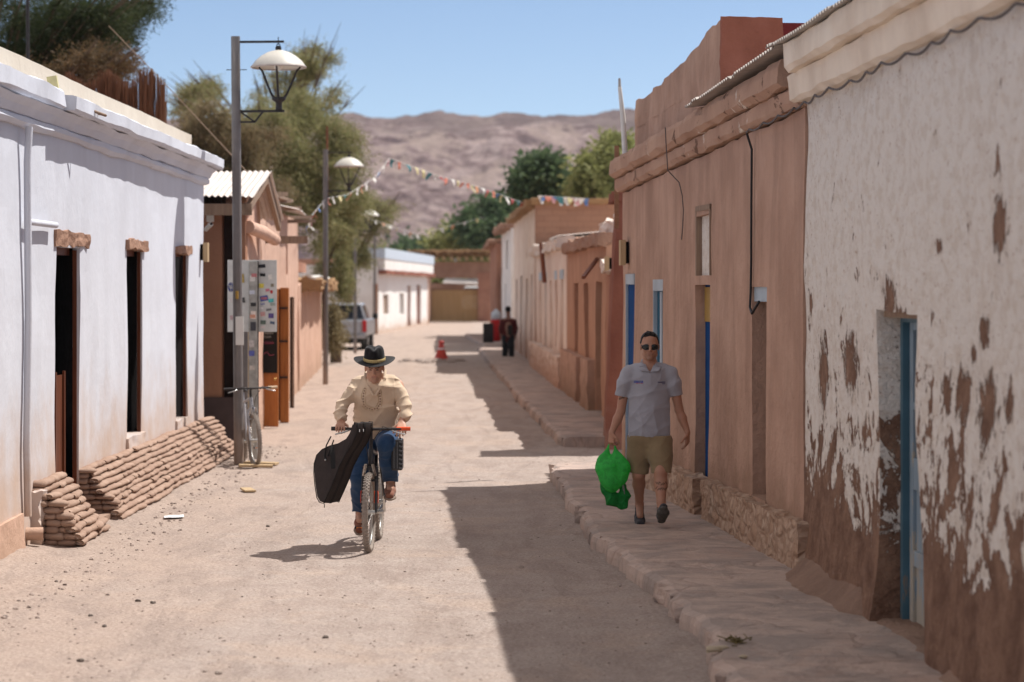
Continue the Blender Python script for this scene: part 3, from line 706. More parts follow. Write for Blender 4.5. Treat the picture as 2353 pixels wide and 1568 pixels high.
lump_block('roof_edge',RL3,T3(50.0),T3(64.8),3.06,3.28,-1.5,.16,M['greywhite'],hC,amp=.10,div=30,seed=15)
MB().tube([RL3.p(T3(57.2),3.3,.2),RL3.p(T3(57.2),2.35,.12)],.055,8).build('downpipe',M['reddoor'],hC)
corrug('roof_sheet',RL3,T3(50.3),T3(54.5),.15,3.32,-2.2,3.55,M['zinc_white'],hC,seed=19)
# tall house; its brick end rises over the low ones
hD,hs,td0,td1=house(RL3,64.9,82.0,lambda t:4.45+.05*nz(t,0,0,.6,26),M['pinkwhite'],'adobe_house','tall faded pink house with a thatched roof edge and a bare mud brick end wall',
   [(67.0,68.2,.15,2.6),(70.5,71.6,.15,2.5),(70.6,71.4,3.1,3.9),(75.0,76.3,.15,2.6),(79,80.2,.2,2.5)],depth=9,seed=37)
fill(RL3,hD,hs,.15,[M['reddoor'],M['oldwood'],M['darkbrown'],M['darkbrown'],M['darkbrown']])
lump_block('roof_edge',RL3,T3(64.9),T3(82),4.40,4.58,-.8,.28,M['thatch'],hD,amp=.06,div=24,seed=16)
def brickmat():
    m=NT('mud_brick_courses'); tc=m.n('TexCoord'); sp=m.n('SeparateXYZ',Vector=tc.outputs['Object'])
    cb=m.n('CombineXYZ',X=m.math('ADD',sp.outputs[0],sp.outputs[1]),Y=sp.outputs[2])
    b=m.n('TexBrick',Vector=cb,Color1=(.40,.225,.15,1),Color2=(.34,.185,.125,1),Mortar=(.27,.15,.105,1),Scale=1.0,Mortar_Size=.012,Mortar_Smooth=.6)
    b.inputs['Brick Width'].default_value=.42; b.inputs['Row Height'].default_value=.16
    col=m.mix(m.mr(m.noise(3,6,.65),.3,.7,0,.5),b.outputs[0],(.42,.25,.17))
    return m.out(col,.93,m.bump(b.outputs[1],-.5,.02,m.bump(m.noise(20,5,.7),.6,.02)),spec=.1)
M['brick']=brickmat()
# end wall facing down the street
EL=Line((RL3.p(T3(64.9),0,0)[0]-.02,64.55),(9.6,64.55),'L')   # n points towards the camera side
EL.n=np.array((0.,-1.)); 
wall('end_wall',EL,0,9,-.02,lambda t:4.50+.05*nz(t,3,0,.8),M['brick'],.34,step=.4,amp=.02,parent=hD,toprough=.05,seed=41)
lump_block('coping',EL,-.1,9,4.47,4.62,-.3,.18,M['thatch'],hD,amp=.05,div=24,seed=42)
# two farther fronts
hE,hs,_,_=house(RL3,85.0,96.5,4.35,M['white2'],'adobe_house','narrow bluish white two storey front with a dark slot near the top',[(89.0,90.2,2.9,4.0),(91,92.2,.2,2.4)],depth=6,seed=43)
fill(RL3,hE,hs,.2,[M['darkbrown'],M['darkbrown']],'window')
lump_block('roof_edge',RL3,T3(85),T3(96.5),4.32,4.52,-.6,.35,M['adobe'],hE,amp=.08,div=14,seed=17)
RL4=Line((-.62,96.8),(-1.05,114.0),'R')
hF,hs,_,_=house(RL4,96.8,113.5,4.05,M['brown2'],'adobe_house','brown mud house at the far bend before the reed gateway',[(100,101,.2,2.3)],depth=6,seed=44)
fill(RL4,hF,hs,.2,[M['darkbrown']])
lump_block('roof_edge',RL4,0,17,4.0,4.18,-.6,.3,M['adobe'],hF,amp=.08,div=14,seed=18)
E2=Line((-.80,96.6),(4,96.6),'L'); E2.n=np.array((0.,-1.))
# ---------------------------------------------------------------- end of the street: reed-topped gateway
gw=thing('gateway','mud brick gateway with a reed canopy over a yellow board gate at the street end','gateway',(-3,156,0))
def wx(u,y): return (u-CX)*y/FP
def wz(v,y): return CAMZ+(HZ-v)*y/FP
Y=156.0
b=MB(); x0,x1=wx(1098,Y),wx(1126,Y); b.box(((x0+x1)/2,Y+.4,1.6),(x1-x0,.9,3.2)); b.build('pillar',M['brown2'],gw)
b=MB(); x0,x1=wx(870,Y),wx(990,Y); b.box(((x0+x1)/2,Y+.5,1.7),(x1-x0,.9,3.4)); b.build('pillar',M['brown'],gw)
b=MB(); x0,x1=wx(975,Y),wx(1128,Y); b.box(((x0+x1)/2,Y+.4,3.35),(x1-x0,.8,1.05)); b.build('crossbeam',M['adobe'],gw)
b=MB(); rr=random.Random(3)
for k in range(420):
    x=x0-1+rr.random()*(x1-x0+2); z=4.25+rr.random()*.38; b.bar((x-.5*rr.random(),Y-1.2-rr.random()*.6,z+rr.uniform(-.1,.05)),(x+.4*rr.random(),Y+2.2,z),.05)
b.build('reed_canopy',M['thatch'],gw)
for k in range(9):
    x=x0+.3+k*(x1-x0-.4)/8; MB().tube([(x,Y-1.3,4.08),(x,Y+2,4.1)],.10,8).build('beam',M['palewood'],gw)
b=MB(); x0,x1=wx(986,Y),wx(1100,Y); n=22
for k in range(n):
    xa=x0+(x1-x0)*k/n; b.box((xa+(x1-x0)/n/2,Y+.3+.012*(k%2),1.05),((x1-x0)/n-.012,.05,2.06+.0))
b.build('gate',wood_mat('yellow_gate_boards',(.50,.31,.14),(.40,.24,.10),sc=8),gw)
MB().box(((x0+x1)/2,Y+.32,2.10),(x1-x0,.10,.10)).build('gate_rail',M['beam'],gw)
# shed roofs and vehicle tops glimpsed over the gate
sh=thing('shed','low shed with a pale sheet roof behind the yellow gate','shed',(-3.2,168,0))
b=MB(); b.box((-3.5,168,1.25),(7,5,2.5)); b.build('wall',M['adobe'],sh)
b=MB(); b.box((-2.6,167.5,2.62),(4.2,6,.1),rotm(.05,.03,0)); b.build('roof',M['zinc_white'],sh)
sh2=thing('van','white van roof showing over the yellow gate boards','van',(-2.2,162,0))
b=MB(); b.box((-2.35,162,1.55),(1.9,4.2,1.5),None,.88); b.build('body',simple('van_white',(.8,.8,.78),.35,spec=.5),sh2,bevel=.15)
b=MB(); b.box((-2.35,159.86,1.95),(1.5,.06,.5)); b.build('windscreen',simple('dark_glass',(.03,.035,.04),.12,spec=.7),sh2)
for sx in (-.85,.85):
    for sy in (-1.4,1.4): MB().tube([(-2.35+sx-.1,162+sy,.36),(-2.35+sx+.1,162+sy,.36)],.36,18).build('wheel',M['blackcable'],sh2)
# ---------------------------------------------------------------- left: long white house (L1)
LL1=Line((-4.185,8.0),(-4.084,32.1),'L')
T1=lambda u: LL1.t(u)
TN0=-6.5
l1=thing('adobe_house','long white limewashed house with wavy cornice, three tall openings and mud block lintels','house',(-4.2,22,0))
D1=(T1(128),T1(181),.02,2.62); D2=(T1(292),T1(327),.62,2.66); D3=(T1(404),T1(431),.60,2.70)
wall('wall',LL1,TN0,LL1.L,-.05,3.72,M['white'],.06,[D1,D2,D3],step=.22,amp=.03,lump=.5,seed=52,parent=l1,edge=.015)
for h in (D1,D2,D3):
    dk=MB(); frame_box(dk,LL1,h[0]-.4,h[1]+4.5,h[2]-.3,h[3]+.2,-.52,-.49); dk.build('shade_panel',M['dark'],l1)  # dark sheet painted for the shade inside, carried far past the opening
t0=TN0
sweep('cornice',LL1,t0,LL1.L+.02,[(-.3,3.60),(.03,3.60),(.065,3.63),(.065,3.67),(.04,3.70),(-.3,3.70)],M['white'],l1,amp=.02,seed=13,sc=.9)
sweep('cornice',LL1,t0,LL1.L+.12,[(-.3,3.69),(.06,3.69),(.10,3.76),(.16,3.815),(-.3,3.82)],M['white'],l1,amp=.018,seed=14,sc=1.0)
sweep('roof_edge',LL1,T1(112),LL1.L+.2,[(-.45,3.82),(.22,3.82),(.245,3.84),(.245,3.95),(.22,3.965),(-.45,4.0)],M['white'],l1,amp=.016,seed=15,sc=1.0)
sweep('roof_edge',LL1,t0,T1(110),[(-.45,3.82),(.13,3.82),(.16,3.85),(.16,3.99),(.14,4.01),(-.45,4.03)],M['white'],l1,amp=.02,seed=16,sc=1.0)
PL1=Line(LL1.p(0,0,-.30)[:2],LL1.p(LL1.L,0,-.30)[:2],'L')
tend=PL1.t(440)
wall('parapet',PL1,t0,tend,3.9,lambda t:4.33+.006*math.sin(t),M['cream'],.28,step=.4,amp=.008,seed=60,parent=l1,toprough=.006)
body(LL1,t0,LL1.L-.02,.53,6,3.85,M['white'],l1)
for (u0,u1,v0,v1,sd) in ((122,197,527,563,1),(289,333,550,572,2),(404.5,438,563,580,3)):
    lump_block('lintel',LL1,T1(u0),T1(u1),LL1.z(u0,v1),LL1.z(u0,v0),-.3,.035,M['adobe'],l1,amp=.03,div=10,seed=sd,sc=5)
# door leaves folded back inside the near opening; jamb boards
for (a,b_) in ((0.30,.34),(.62,.66)):
    pass
lf=MB(); frame_box(lf,LL1,D1[0]+.02,D1[1]-.10,.05,1.42,-.15,-.11); 
for k in range(3):
    a=D1[0]+.05+k*.42; frame_box(lf,LL1,a,a+.06,.05,1.46,-.11,-.09)
lf.build('door',M['darkwood'],l1)
for h in (D1,D2,D3): fbox('jamb',LL1,h[1]-.025,h[1]-.001,h[2],h[3]-.02,-.055,-.018,M['darkwood'],l1)
for h in (D1,D2,D3): fbox('head_board',LL1,h[0],h[1],h[3]-.07,h[3]-.0,-.16,-.09,M['darkwood'],l1)
for h in (D2,D3): lump_block('sill',LL1,h[0]-.05,h[1]+.05,h[2]-.12,h[2]+.02,-.45,.03,M['white'],l1,amp=.02,div=6,seed=3)
bb=MB()                                                  # bottles and odds on the sill inside
for k in range(6):
    c=LL1.p(D2[0]+.1+k*.14,D2[2]+.03,-.28); bb.lathe([(0,0),(.03,0),(.032,.12),(.012,.17),(.012,.22),(0,.22)],c,10)
tag(bb.build('window_bottles',simple('bottle_glass',(.1,.12,.09),.2,spec=.6),base=tuple(c)),'small dark bottles lined up on the sill of the middle opening','bottles',kind='stuff')
# drain pipe, spout
dp=thing('drain_pipe','white painted drain pipe running down the near end of the white house','pipe',tuple(LL1.p(T1(50),0,.06)))
tp=T1(48)
MB().tube([LL1.p(tp,3.6,.07),LL1.p(tp,3.3,.055),LL1.p(tp+.02,2.0,.06),LL1.p(tp,.9,.05),LL1.p(tp,.32,.06)],.032,12).build('pipe',M['white'],dp)
MB().tube([LL1.p(tp,2.80,.06),LL1.p(T1(110),2.80,.07)],.028,12).build('spout',M['white'],dp)
MB().tube([LL1.p(tp+.1,.16,-.02),LL1.p(tp+.14,.16,.16)],.055,14).build('outlet',M['pink'],dp)
lump_block('broken_base',LL1,T1(66),T1(105),-.02,.50,-.1,.10,M['white'],l1,amp=.07,div=10,seed=31,sc=6)
lump_block('footing',LL1,TN0,T1(44),-.02,.34,-.1,.06,M['pink'],l1,amp=.03,div=20,seed=33,sc=2)
sconce(LL1,462,558,602,'wooden box lamp at the far end of the white house')
# bits on the roof edge
P=LL1.p(T1(122),3.97,.1); ps=MB(); Pa=W(119,176,255); Pb=W(128,228,255)
tag(MB().bar(Pa,Pb,.05,.09).bar(Pb+np.array((-.01,-.02,0)),Pb+np.array((.07,.0,-.01)),.03).build('roof_bracket',simple('yellowed_paint',(.62,.56,.30),.6),base=tuple(Pb)),'small yellowed bracket standing on the white roof edge','bracket')
Pa=W(178,250,250); Pb=W(243,266,245)
tag(MB().tube([Pa,Pa*.6+Pb*.4+np.array((0,0,.02)),Pb],.014,6).tube([Pb+np.array((-.2,0,.06)),Pb+np.array((-.1,0,.02)),Pb],.01,6).build('stick',M['oldwood'],base=tuple(Pb)),'thin stick lying across the edge of the white roof','stick')
# rolled mud courses against the foot of the wall
def rolls(label, ta, tb, rows, out0, hh, seed):
    """Courses of hand-rolled mud laid like sausages, stepping out towards the ground."""
    rr=random.Random(seed); mb=MB(); rh=hh/rows
    for r in range(rows):
        z=.02+rh*(r+.5); out=out0*(1-.78*(r/(rows-1))**1.15)+rr.uniform(-.012,.012)
        t=ta+rr.random()*.10-(.06 if r<rows*.6 else 0); te=tb+rr.uniform(-.10,.05)+(.15 if r<3 else 0)
        while t<te:
            L=rr.uniform(.20,.42); hgt=rh*rr.uniform(.54,.64); wd=rr.uniform(.05,.07); dz=.012*nz(t,r*.2,0,.8,seed)+rr.uniform(-.003,.003); do=rr.uniform(-.012,.012)+.02*nz(t,r,4,.9,seed)
            yaw=rr.uniform(-.10,.06); pit=rr.uniform(-.03,.03); ks=(-.56,-.50,-.36,0,.36,.50,.56); rs=(.65,.88,.98,rr.uniform(.95,1.04),.98,.88,.65); V=[];n=9
            for kx_,ra in zip(ks,rs):
                for q in range(n):
                    a=2*math.pi*q/n; x=kx_*L; y_=math.cos(a)*wd*ra; z_=math.sin(a)*hgt*ra*(1 if math.sin(a)>0 else .9); j=1+.22*mnoise.noise(Vector((x*9+t*3,y_*14+r,z_*20+seed)))
                    y_*=j; z_*=j; V.append(LL1.p(t+L/2+x, z+dz+z_+x*pit, out-.05+do+y_+x*yaw))
            mb.add(V,[(i*n+q,i*n+(q+1)%n,(i+1)*n+(q+1)%n,(i+1)*n+q) for i in range(6) for q in range(n)]+[tuple(range(n)),tuple(range(6*n,7*n))],True)
            t+=L*rr.uniform(.93,1.0)
    for r in range(rows):
        z=.02+rh*(r+.5); out=max(.10,out0*(1-.78*(r/(rows-1))**1.15)-.03); p=-.03
        while p<out-.05:
            L=rr.uniform(.10,.18); hgt=rh*rr.uniform(.52,.66); wd=rr.uniform(.06,.09); V=[]; n=9; yw=rr.uniform(-.15,.15); t0_=ta+.05+rr.uniform(-.02,.02)
            for kx_,ra in zip((-.56,-.5,-.36,0,.36,.5,.56),(.35,.72,.95,1,.95,.72,.35)):
                for q in range(n):
                    a=2*math.pi*q/n; j=1+.25*mnoise.noise(Vector((kx_*3+r,math.cos(a)*2+p*9,math.sin(a)*2+seed))); V.append(LL1.p(t0_+math.cos(a)*wd*ra*j+kx_*L*yw,z+math.sin(a)*hgt*ra*j,p+L/2+kx_*L))
            mb.add(V,[(i*n+q,i*n+(q+1)%n,(i+1)*n+(q+1)%n,(i+1)*n+q) for i in range(6) for q in range(n)]+[tuple(range(n)),tuple(range(6*n,7*n))],True); p+=L
    o=mb.build('rolled_mud_plinth',M['mudbag'],base=tuple(LL1.p(ta,0,.2)))
    tag(o,label,'plinth')
    # near end closed with rolls laid the other way
    o_=o
    V=[LL1.p(t,z,o_q) for t in (ta+.10,tb) for (o_q,z) in ((-.02,-.02),(out0-.12,-.02),(out0*.3-.08,hh-.05),(-.02,hh-.03))]
    if False: pass
    # solid core behind the rolls so no light shows through
    mk('core',V,[(0,1,2,3),(7,6,5,4),(1,5,6,2),(2,6,7,3)],M['mudbag'],o)
    o.location=o.location
rolls('short bulging stack of mud rolls on the near side of the white house door',T1(72),T1(128),10,.44,.56,1)
rolls('long low bank of mud rolls along the foot of the white house past its door',T1(183),T1(474),10,.40,.50,2)
lump_block('wall_step',LL1,T1(128),T1(183),-.02,.08,-.3,.3,M['mudbag'],l1,amp=.03,div=6,seed=8)
# ---------------------------------------------------------------- left: brown shop with tin gable (L2) and its neighbours
LL2=Line((-3.75,34.0),(-4.6,52.0),'L')
def T2(y): return (y-34.0)/LL2.d[1]
l2=thing('shop','small brown mud shop with a corrugated tin gable roof and an open wooden door','shop',(-4,36,0))
NL=Line((-7.5,34.0),(-3.75,34.0),'L'); NL.n=np.array((0.,-1.)); NL.d=np.array((1.,0.)); NL.L=3.75
def nx(u,y=34.0): return (u-CX)*y/FP+7.5              # t along the near end wall at column u
wall('end_wall',NL,0,3.75,-.02,3.40,plaster('shop_wall',(.40,.215,.135),(.35,.18,.115),None,streak=.15,bump=.3),.3,[(nx(509),nx(548),.68,3.38)],step=.35,amp=.012,parent=l2)
frame_box(MB(),NL,nx(500),nx(556),.6,3.38,-.34,-.30).build('recess',M['darkbrown'],l2)
frame_box(MB(),NL,0,3.76,-.02,.70,.004,.03).build('dado',simple('dark_purple_dado',(.085,.06,.058),.8),l2)
wall('wall',LL2,.34,T2(37.9),-.02,lambda t:3.42+max(0,.42-abs(t-2.0)*.21),M['pink'],.3,step=.3,amp=.02,parent=l2)
def tin():
    mb=[]; P=lambda x,y,z:(x,y,z)
    for nm,(ya,za,yb,zb) in (('roof',(33.55,3.47,36.0,3.97)),('roof',(37.9,3.28,36.0,3.96))):
        V=[];F=[];k=300;m=4;x0,x1=-8.6,-3.58
        for i in range(k+1):
            x=x0+(x1-x0)*i/k; c=.013*math.sin(2*math.pi*(x-x0)/.085)
            for j in range(m): f=j/(m-1); V.append((x,ya+(yb-ya)*f,za+(zb-za)*f+c+.02*nz(x,f,0,.8)+(.03 if f<.5 and i>k*.3 else 0)))
        for i in range(k):
            for j in range(m-1): a=i*m+j; F.append((a,a+1,a+m+1,a+m))
        o=mk(nm,V,F,M['zinc_white'],l2); s=o.modifiers.new('th','SOLIDIFY'); s.thickness=.006
tin()
b=MB(); b.bar((-8.6,33.66,3.33),(-3.62,33.66,3.33),.06,.16); b.build('eave_beam',M['oldwood'],l2)
b=MB(); b.bar((-3.66,36.0,3.86),(-3.66,37.95,3.19),.07,.13); b.build('rafter',M['oldwood'],l2)
b=MB(); b.bar((-3.66,33.6,3.36),(-3.66,36.0,3.86),.07,.10); b.build('rafter',M['oldwood'],l2)
b=MB(); b.tube([(-3.72,34.1,3.10),(-3.66,35.6,3.05),(-3.68,37.6,2.98)],[.09,.10,.09],10); b.build('log',M['pink'],l2)
b=MB(); b.box((-3.70,34.02,1.3),(.08,.10,2.6)); b.build('corner_board',M['palewood'],l2)
fbox('body',LL2,.75,T2(37.8),0,3.3,-5,-.32,M['brown2'],l2)
b=MB(); b.box(W(483,494,164)+np.array((0,.0,0)),(.10,.09,.20)); tag(b.build('junction_box',M['pvc'],base=tuple(W(483,494,164)),bevel=.01),'small white box fixed high on the end wall of the shop','box')
P=W(482,521,165); cm=thing('wall_camera','small grey camera with a round lens on the shop end wall','camera',tuple(P))
MB().tube([P+np.array((.03,-.10,.03)),P+np.array((-.06,.03,-.04))],.032,12).build('body',M['pvc'],cm); MB().ball(P+np.array((.035,-.11,.035)),.02,10).build('lens',M['black_metal'],cm); MB().tube([P+np.array((-.03,.0,0)),P+np.array((-.03,.12,.04))],.015,8).build('bracket',M['pvc'],cm)
# taller rendered part behind with the doorway
l2b=thing('adobe_house','tall pink plastered house with loose boards on its roof beside the tin shop','house',(-4.3,45,0))
wall('wall',LL2,T2(37.95),T2(52),-.02,lambda t:3.62+.05*nz(t,0,0,.7),M['pink'],.4,[(T2(39.0),T2(40.6),.02,2.3),(T2(46.5),T2(47.1),2.5,3.1)],step=.35,amp=.03,parent=l2b,toprough=.05)
fbox('body',LL2,T2(38),T2(51.9),0,3.45,-5,-.42,M['brown2'],l2b)
fbox('shade_panel',LL2,T2(38.8),T2(40.8),0,2.4,-.40,-.36,M['darkbrown'],l2b)  # dark sheet colours in the shade of the room behind the doorway
for (y,o_,z,l) in ((41,.25,3.72,2.6),(43.5,.35,3.66,1.8),(47,.5,3.52,1.4),(50.5,.3,3.70,1.6),(39,.3,3.75,2.0)): MB().bar(LL2.p(T2(y),z,-.3),LL2.p(T2(y)+l*.4,z+.03,o_),.10,.07).build('roof_board',M['oldwood'],l2b)
b=MB(); b.bar(LL2.p(T2(38.5),3.72,.12),LL2.p(T2(43.5),3.80,.2),.12,.05)
b.build('roof_board',M['oldwood'],l2b)
corrug('roof_sheet',LL2,T2(43.8),T2(47.5),.35,3.66,-1.4,4.05,M['zinc_white'],l2b,seed=4)
b=MB(); b.bar(LL2.p(T2(39.3),3.02,.0),LL2.p(T2(39.5),3.02,.65),.14,.12); b.build('beam_end',M['oldwood'],l2b)
# open leaf that carries the chalkboard
dr=thing('open_door','orange wooden door leaf standing open with a black chalkboard on it','door',(-3.9,38.6,0))
xa,xb=wx(596,38.6),wx(640,38.6)
MB().box(((xa+xb)/2,38.6,1.12),(xb-xa,.05,2.2)).build('leaf',M['orangewood'],dr,bevel=.008)
MB().box(((xa+xb)/2,38.55,1.30),(xb-xa-.03,.03,.84)).build('chalkboard',simple('chalkboard_black',(.018,.017,.016),.8,var=.3),dr)
wt=MB(); rr=random.Random(5)
for row,(zz,n) in enumerate(((1.62,1),(1.50,5),(1.44,4))):
    for k in range(n): x=(xa+xb)/2-.09+k*.035; wt.tube([(x,38.532,zz),(x+.012,38.532,zz+.035),(x+.022,38.532,zz+.004)],.0035,5)
wt.build('chalk_writing',simple('white_chalk',(.6,.58,.5),.9),dr)
wt=MB()
for k in range(5): x=(xa+xb)/2-.09+k*.036; wt.tube([(x,38.532,1.34),(x+.014,38.532,1.385),(x+.02,38.532,1.345),(x+.03,38.532,1.36)],.004,5)
wt.tube([(xa+.07,38.532,1.18),(xa+.13,38.532,1.22),(xa+.17,38.532,1.16),(xa+.24,38.532,1.17)],.004,5)
wt.build('chalk_writing',simple('pink_chalk',(.6,.12,.2),.9),dr)
MB().ball(((xa+xb)/2+.10,38.53,.78),.022,8).build('handle',simple('brass_knob',(.6,.42,.15),.3,1),dr)
pt=thing('door_post','tall orange wooden door post standing beyond the chalkboard door','door post',(wx(652,40),40.2,0))
MB().box((wx(654,40.2),40.2,1.12),(.14,.12,2.24)).build('post',M['orangewood'],pt,bevel=.008); MB().box((wx(643,40.3),40.32,1.12),(.05,.05,2.2)).build('edge_strip',M['darkwood'],pt)
for z in (.75,1.35,1.9): MB().box((wx(652,40.2),40.12,z),(.15,.03,.03)).build('hinge',M['black_metal'],pt)
pt=thing('shop_shutter','narrow dark shutter leaf beside the orange door post','shutter',(wx(671,42.5),42.5,0))
MB().box((wx(671,42.5),42.5,1.1),(.07,.08,1.95)).build('leaf',M['darkbrown'],pt,bevel=.005)
MB().box((wx(673.5,42.5),42.48,1.1),(.015,.1,1.9)).build('edge_strip',M['oldwood'],pt)
# low wall with thatch and a tarp
LL3=Line((-4.6,52.2),(-5.35,68.0),'L')
l3=thing('yard_wall','low pink yard wall with a sagging thatch ledge and a reddish beam above','wall',(-5,60,0))
wall('wall',LL3,0,LL3.L,-.02,lambda t:2.30+.08*nz(t,0,0,.5),M['pink'],.35,step=.4,amp=.04,parent=l3,toprough=.08,seed=70)
lump_block('thatch',LL3,1.2,LL3.L-1,2.20,2.42,-.9,.45,M['thatch'],l3,amp=.13,div=20,seed=71)
fbox('beam',LL3,.5,LL3.L-5,2.62,2.86,-.6,-.25,M['brown2'],l3)
lump_block('tarp',LL3,LL3.L-8,LL3.L-3.2,2.36,2.52,-.8,.3,M['pvc'],l3,amp=.09,div=8,seed=72)
# whitewashed house far left
LL4=Line((-6.39,115.7),(-5.07,147.0),'L')
y4=lambda y:(y-115.7)/LL4.d[1]
l4=thing('adobe_house','white cottage at the street bend with brown eave line and two tall red doors','house',(-6,130,0))
U4=lambda u:LL4.t(u)
hs4=[(U4(881),U4(893),LL4.z(887,722),LL4.z(887,677)),(U4(918),U4(928),LL4.z(923,722),LL4.z(923,674)),(U4(936),U4(944),.1,LL4.z(940,656)),(U4(957),U4(967),.1,LL4.z(962,655))]
wall('wall',LL4,0,LL4.L,-.05,2.95,M['white2'],.4,hs4,step=.8,amp=.03,parent=l4,seed=80)
for h,mt,nm in zip(hs4,('oldwood','zinc','reddoor','reddoor'),('window','window','door','door')): fbox(nm,LL4,h[0],h[1],h[2],h[3],-.25,-.12,M[mt],l4)
lump_block('eave',LL4,-.1,LL4.L,2.88,3.06,-.4,.42,M['redbrown'],l4,amp=.05,div=20,seed=81)
fbox('parapet',LL4,-.0,LL4.L-.1,3.06,3.62,-.45,.30,M['white2'],l4)
fbox('roof',LL4,-.3,LL4.L,3.62,4.12,-.5,.34,simple('pale_blue_metal',(.55,.62,.70),.5,.1),l4)
fbox('quoin',LL4,LL4.L-.9,LL4.L+.1,-.02,3.0,-.3,.03,M['pink'],l4)
N4=Line((-12,115.5),(-6.39,115.5),'L'); N4.n=np.array((0.,-1.)); N4.d=np.array((1.,0.)); N4.L=5.6
wall('end_wall',N4,0,5.6,-.05,3.3,M['white2'],.3,[(wx(857,115.5)+12,wx(868,115.5)+12,.0,2.4)],step=.8,amp=.02,parent=l4,seed=82)
frame_box(MB(),N4,wx(857,115.5)+12,wx(868,115.5)+12,0,2.4,-.2,-.08).build('door',M['orangewood'],l4)
fbox('body',LL4,.1,LL4.L-.1,0,3.6,-5,-.45,M['brown2'],l4)
b=MB(); b.box((-3.9,153,1.4),(.1,.1,.1));
# ---------------------------------------------------------------- street lamps
def lamp(label, x, y, sc=1.0, lean=0.0):
    r=thing('street_lamp',label,'street lamp',(0,0,0),'street lamps along the left side')
    MB().tube([(0,0,-.1),(0,0,1.5),(0,0,3.5),(0,0,5.41)],[.063,.06,.058,.057],18).build('pole',M['pole'],r,local=True)
    b=MB(); b.bar((.05,0,5.34),(.61,0,5.34),.028); b.tube([(.54,0,5.40),(.54,0,5.30)],.006,6); b.tube([(.54+.022*math.cos(a),0,5.285+.03*math.sin(a)) for a in np.linspace(0,6.28,13)],.006,6); b.build('arm',M['black_metal'],r,local=True)
    sh=MB().lathe([(0,5.235),(.06,5.23),(.14,5.205),(.22,5.16),(.29,5.10),(.335,5.04),(.345,5.02),(.335,5.018),(.28,5.08),(.2,5.14),(.1,5.185),(0,5.20)],(.54,0,0),32).build('lamp_shade',M['shade'],r,local=True)
    b=MB(); b.tube([(.54+.343*math.cos(a),.343*math.sin(a),5.018) for a in np.linspace(0,2*math.pi,33)[:-1]],.012,8,closed=True); b.build('rim',M['rim'],sh,local=True)
    MB().lathe([(0,5.29),(.03,5.285),(.04,5.26),(.035,5.235),(0,5.23)],(.54,0,0),14).build('finial',M['black_metal'],sh,local=True)
    MB().ball((.54,0,5.05),(.06,.06,.075),12).build('bulb',M['bulb'],r,local=True)
    b=MB()
    for k in range(3):
        a=2.62+k*2.094; c,s_=math.cos(a),math.sin(a)
        b.tube([(.54+q*c,q*s_,z) for q,z in ((.30,5.03),(.25,4.98),(.215,4.90),(.17,4.80),(.115,4.69),(.065,4.62))],[.012,.014,.015,.015,.016,.02],8)
    b.lathe([(0,4.645),(.085,4.64),(.09,4.61),(.06,4.585),(.04,4.57),(.04,4.50),(.05,4.475),(0,4.475)],(.54,0,0),16)
    b.build('cradle',M['black_metal'],r,local=True)
    b=MB(); b.bar((.05,0,4.465),(.61,0,4.465),.03); b.bar((.05,0,4.33),(.24,0,4.33),.022); b.bar((.06,0,4.455),(.235,0,4.33),.022); b.bar((.235,0,4.33),(.34,0,4.46),.022)
    b.build('bracket',M['black_metal'],r,local=True)
    b=MB(); b.tube([(-.12,0,4.99),(.14,0,4.99)],.006,6); b.build('bolt',M['black_metal'],r,local=True)
    r.location=(x,y,0); r.rotation_euler=(0,lean,0); r.scale=(sc,)*3; return r
p=G(549,1070); l=lamp('near grey street lamp standing by the parked bicycle and the sticker board',p[0],p[1],1,-.008)
MB().box((.03,-.065,1.70),(.10,.02,.36)).build('notice',M['pvc'],l,local=True); MB().tube([(.0,-.062,.0+2.1),(.0,-.07,2.2)],.02,8).build('cap',M['yellow'],l,local=True)
p2=G(748,885); lamp('second grey street lamp with strings of coloured flags tied to it',p2[0],p2[1],1)
p3=G(816,812); lamp('third street lamp standing in front of the parked silver pickup',p3[0],p3[1],.93)
p4=G(861,769); lamp('farthest street lamp at the corner of the white cottage',p4[0],p4[1],1)
tag(MB().tube([(p2[0]+.05,p2[1]+.05,4.3),(p2[0]+.03,p2[1]+.05,5.95)],.022,6).build('rusty_rod',M['rust'],base=(p2[0],p2[1],4.3)),'thin rusty rod rising above the second street lamp post','rod')
# ---------------------------------------------------------------- sticker board on its posts
sb=thing('sign_board','pale grey metal board covered in faded stickers, behind the near street lamp','sign',(-3.3,30.8,0))
s_=175.0; Yb=FP/s_
x0,x1=(523-CX)/s_,(636-CX)/s_; z0,z1=CAMZ+(HZ-763)/s_,CAMZ+(HZ-598)/s_
metal=simple('pale_grey_sheet',(.60,.60,.57),.5,.1,var=.12)
MB().box(((x0+x1)/2,Yb,(z0+z1)/2),(x1-x0,.02,z1-z0)).build('panel',metal,sb,bevel=.004)
xp=(583-CX)/s_
MB().box((xp,Yb-.05,1.28),(.115,.05,2.62)).build('post',simple('dull_grey_post',(.36,.35,.32),.5,.2,var=.25,scale=14),sb,bevel=.006)
MB().box((xp+.055,Yb-.02,1.28),(.02,.07,2.62)).build('post_edge',M['black_metal'],sb)
MB().box(((563-CX)/s_,Yb+.05,.85),(.06,.05,1.7)).build('post',M['pole'],sb)
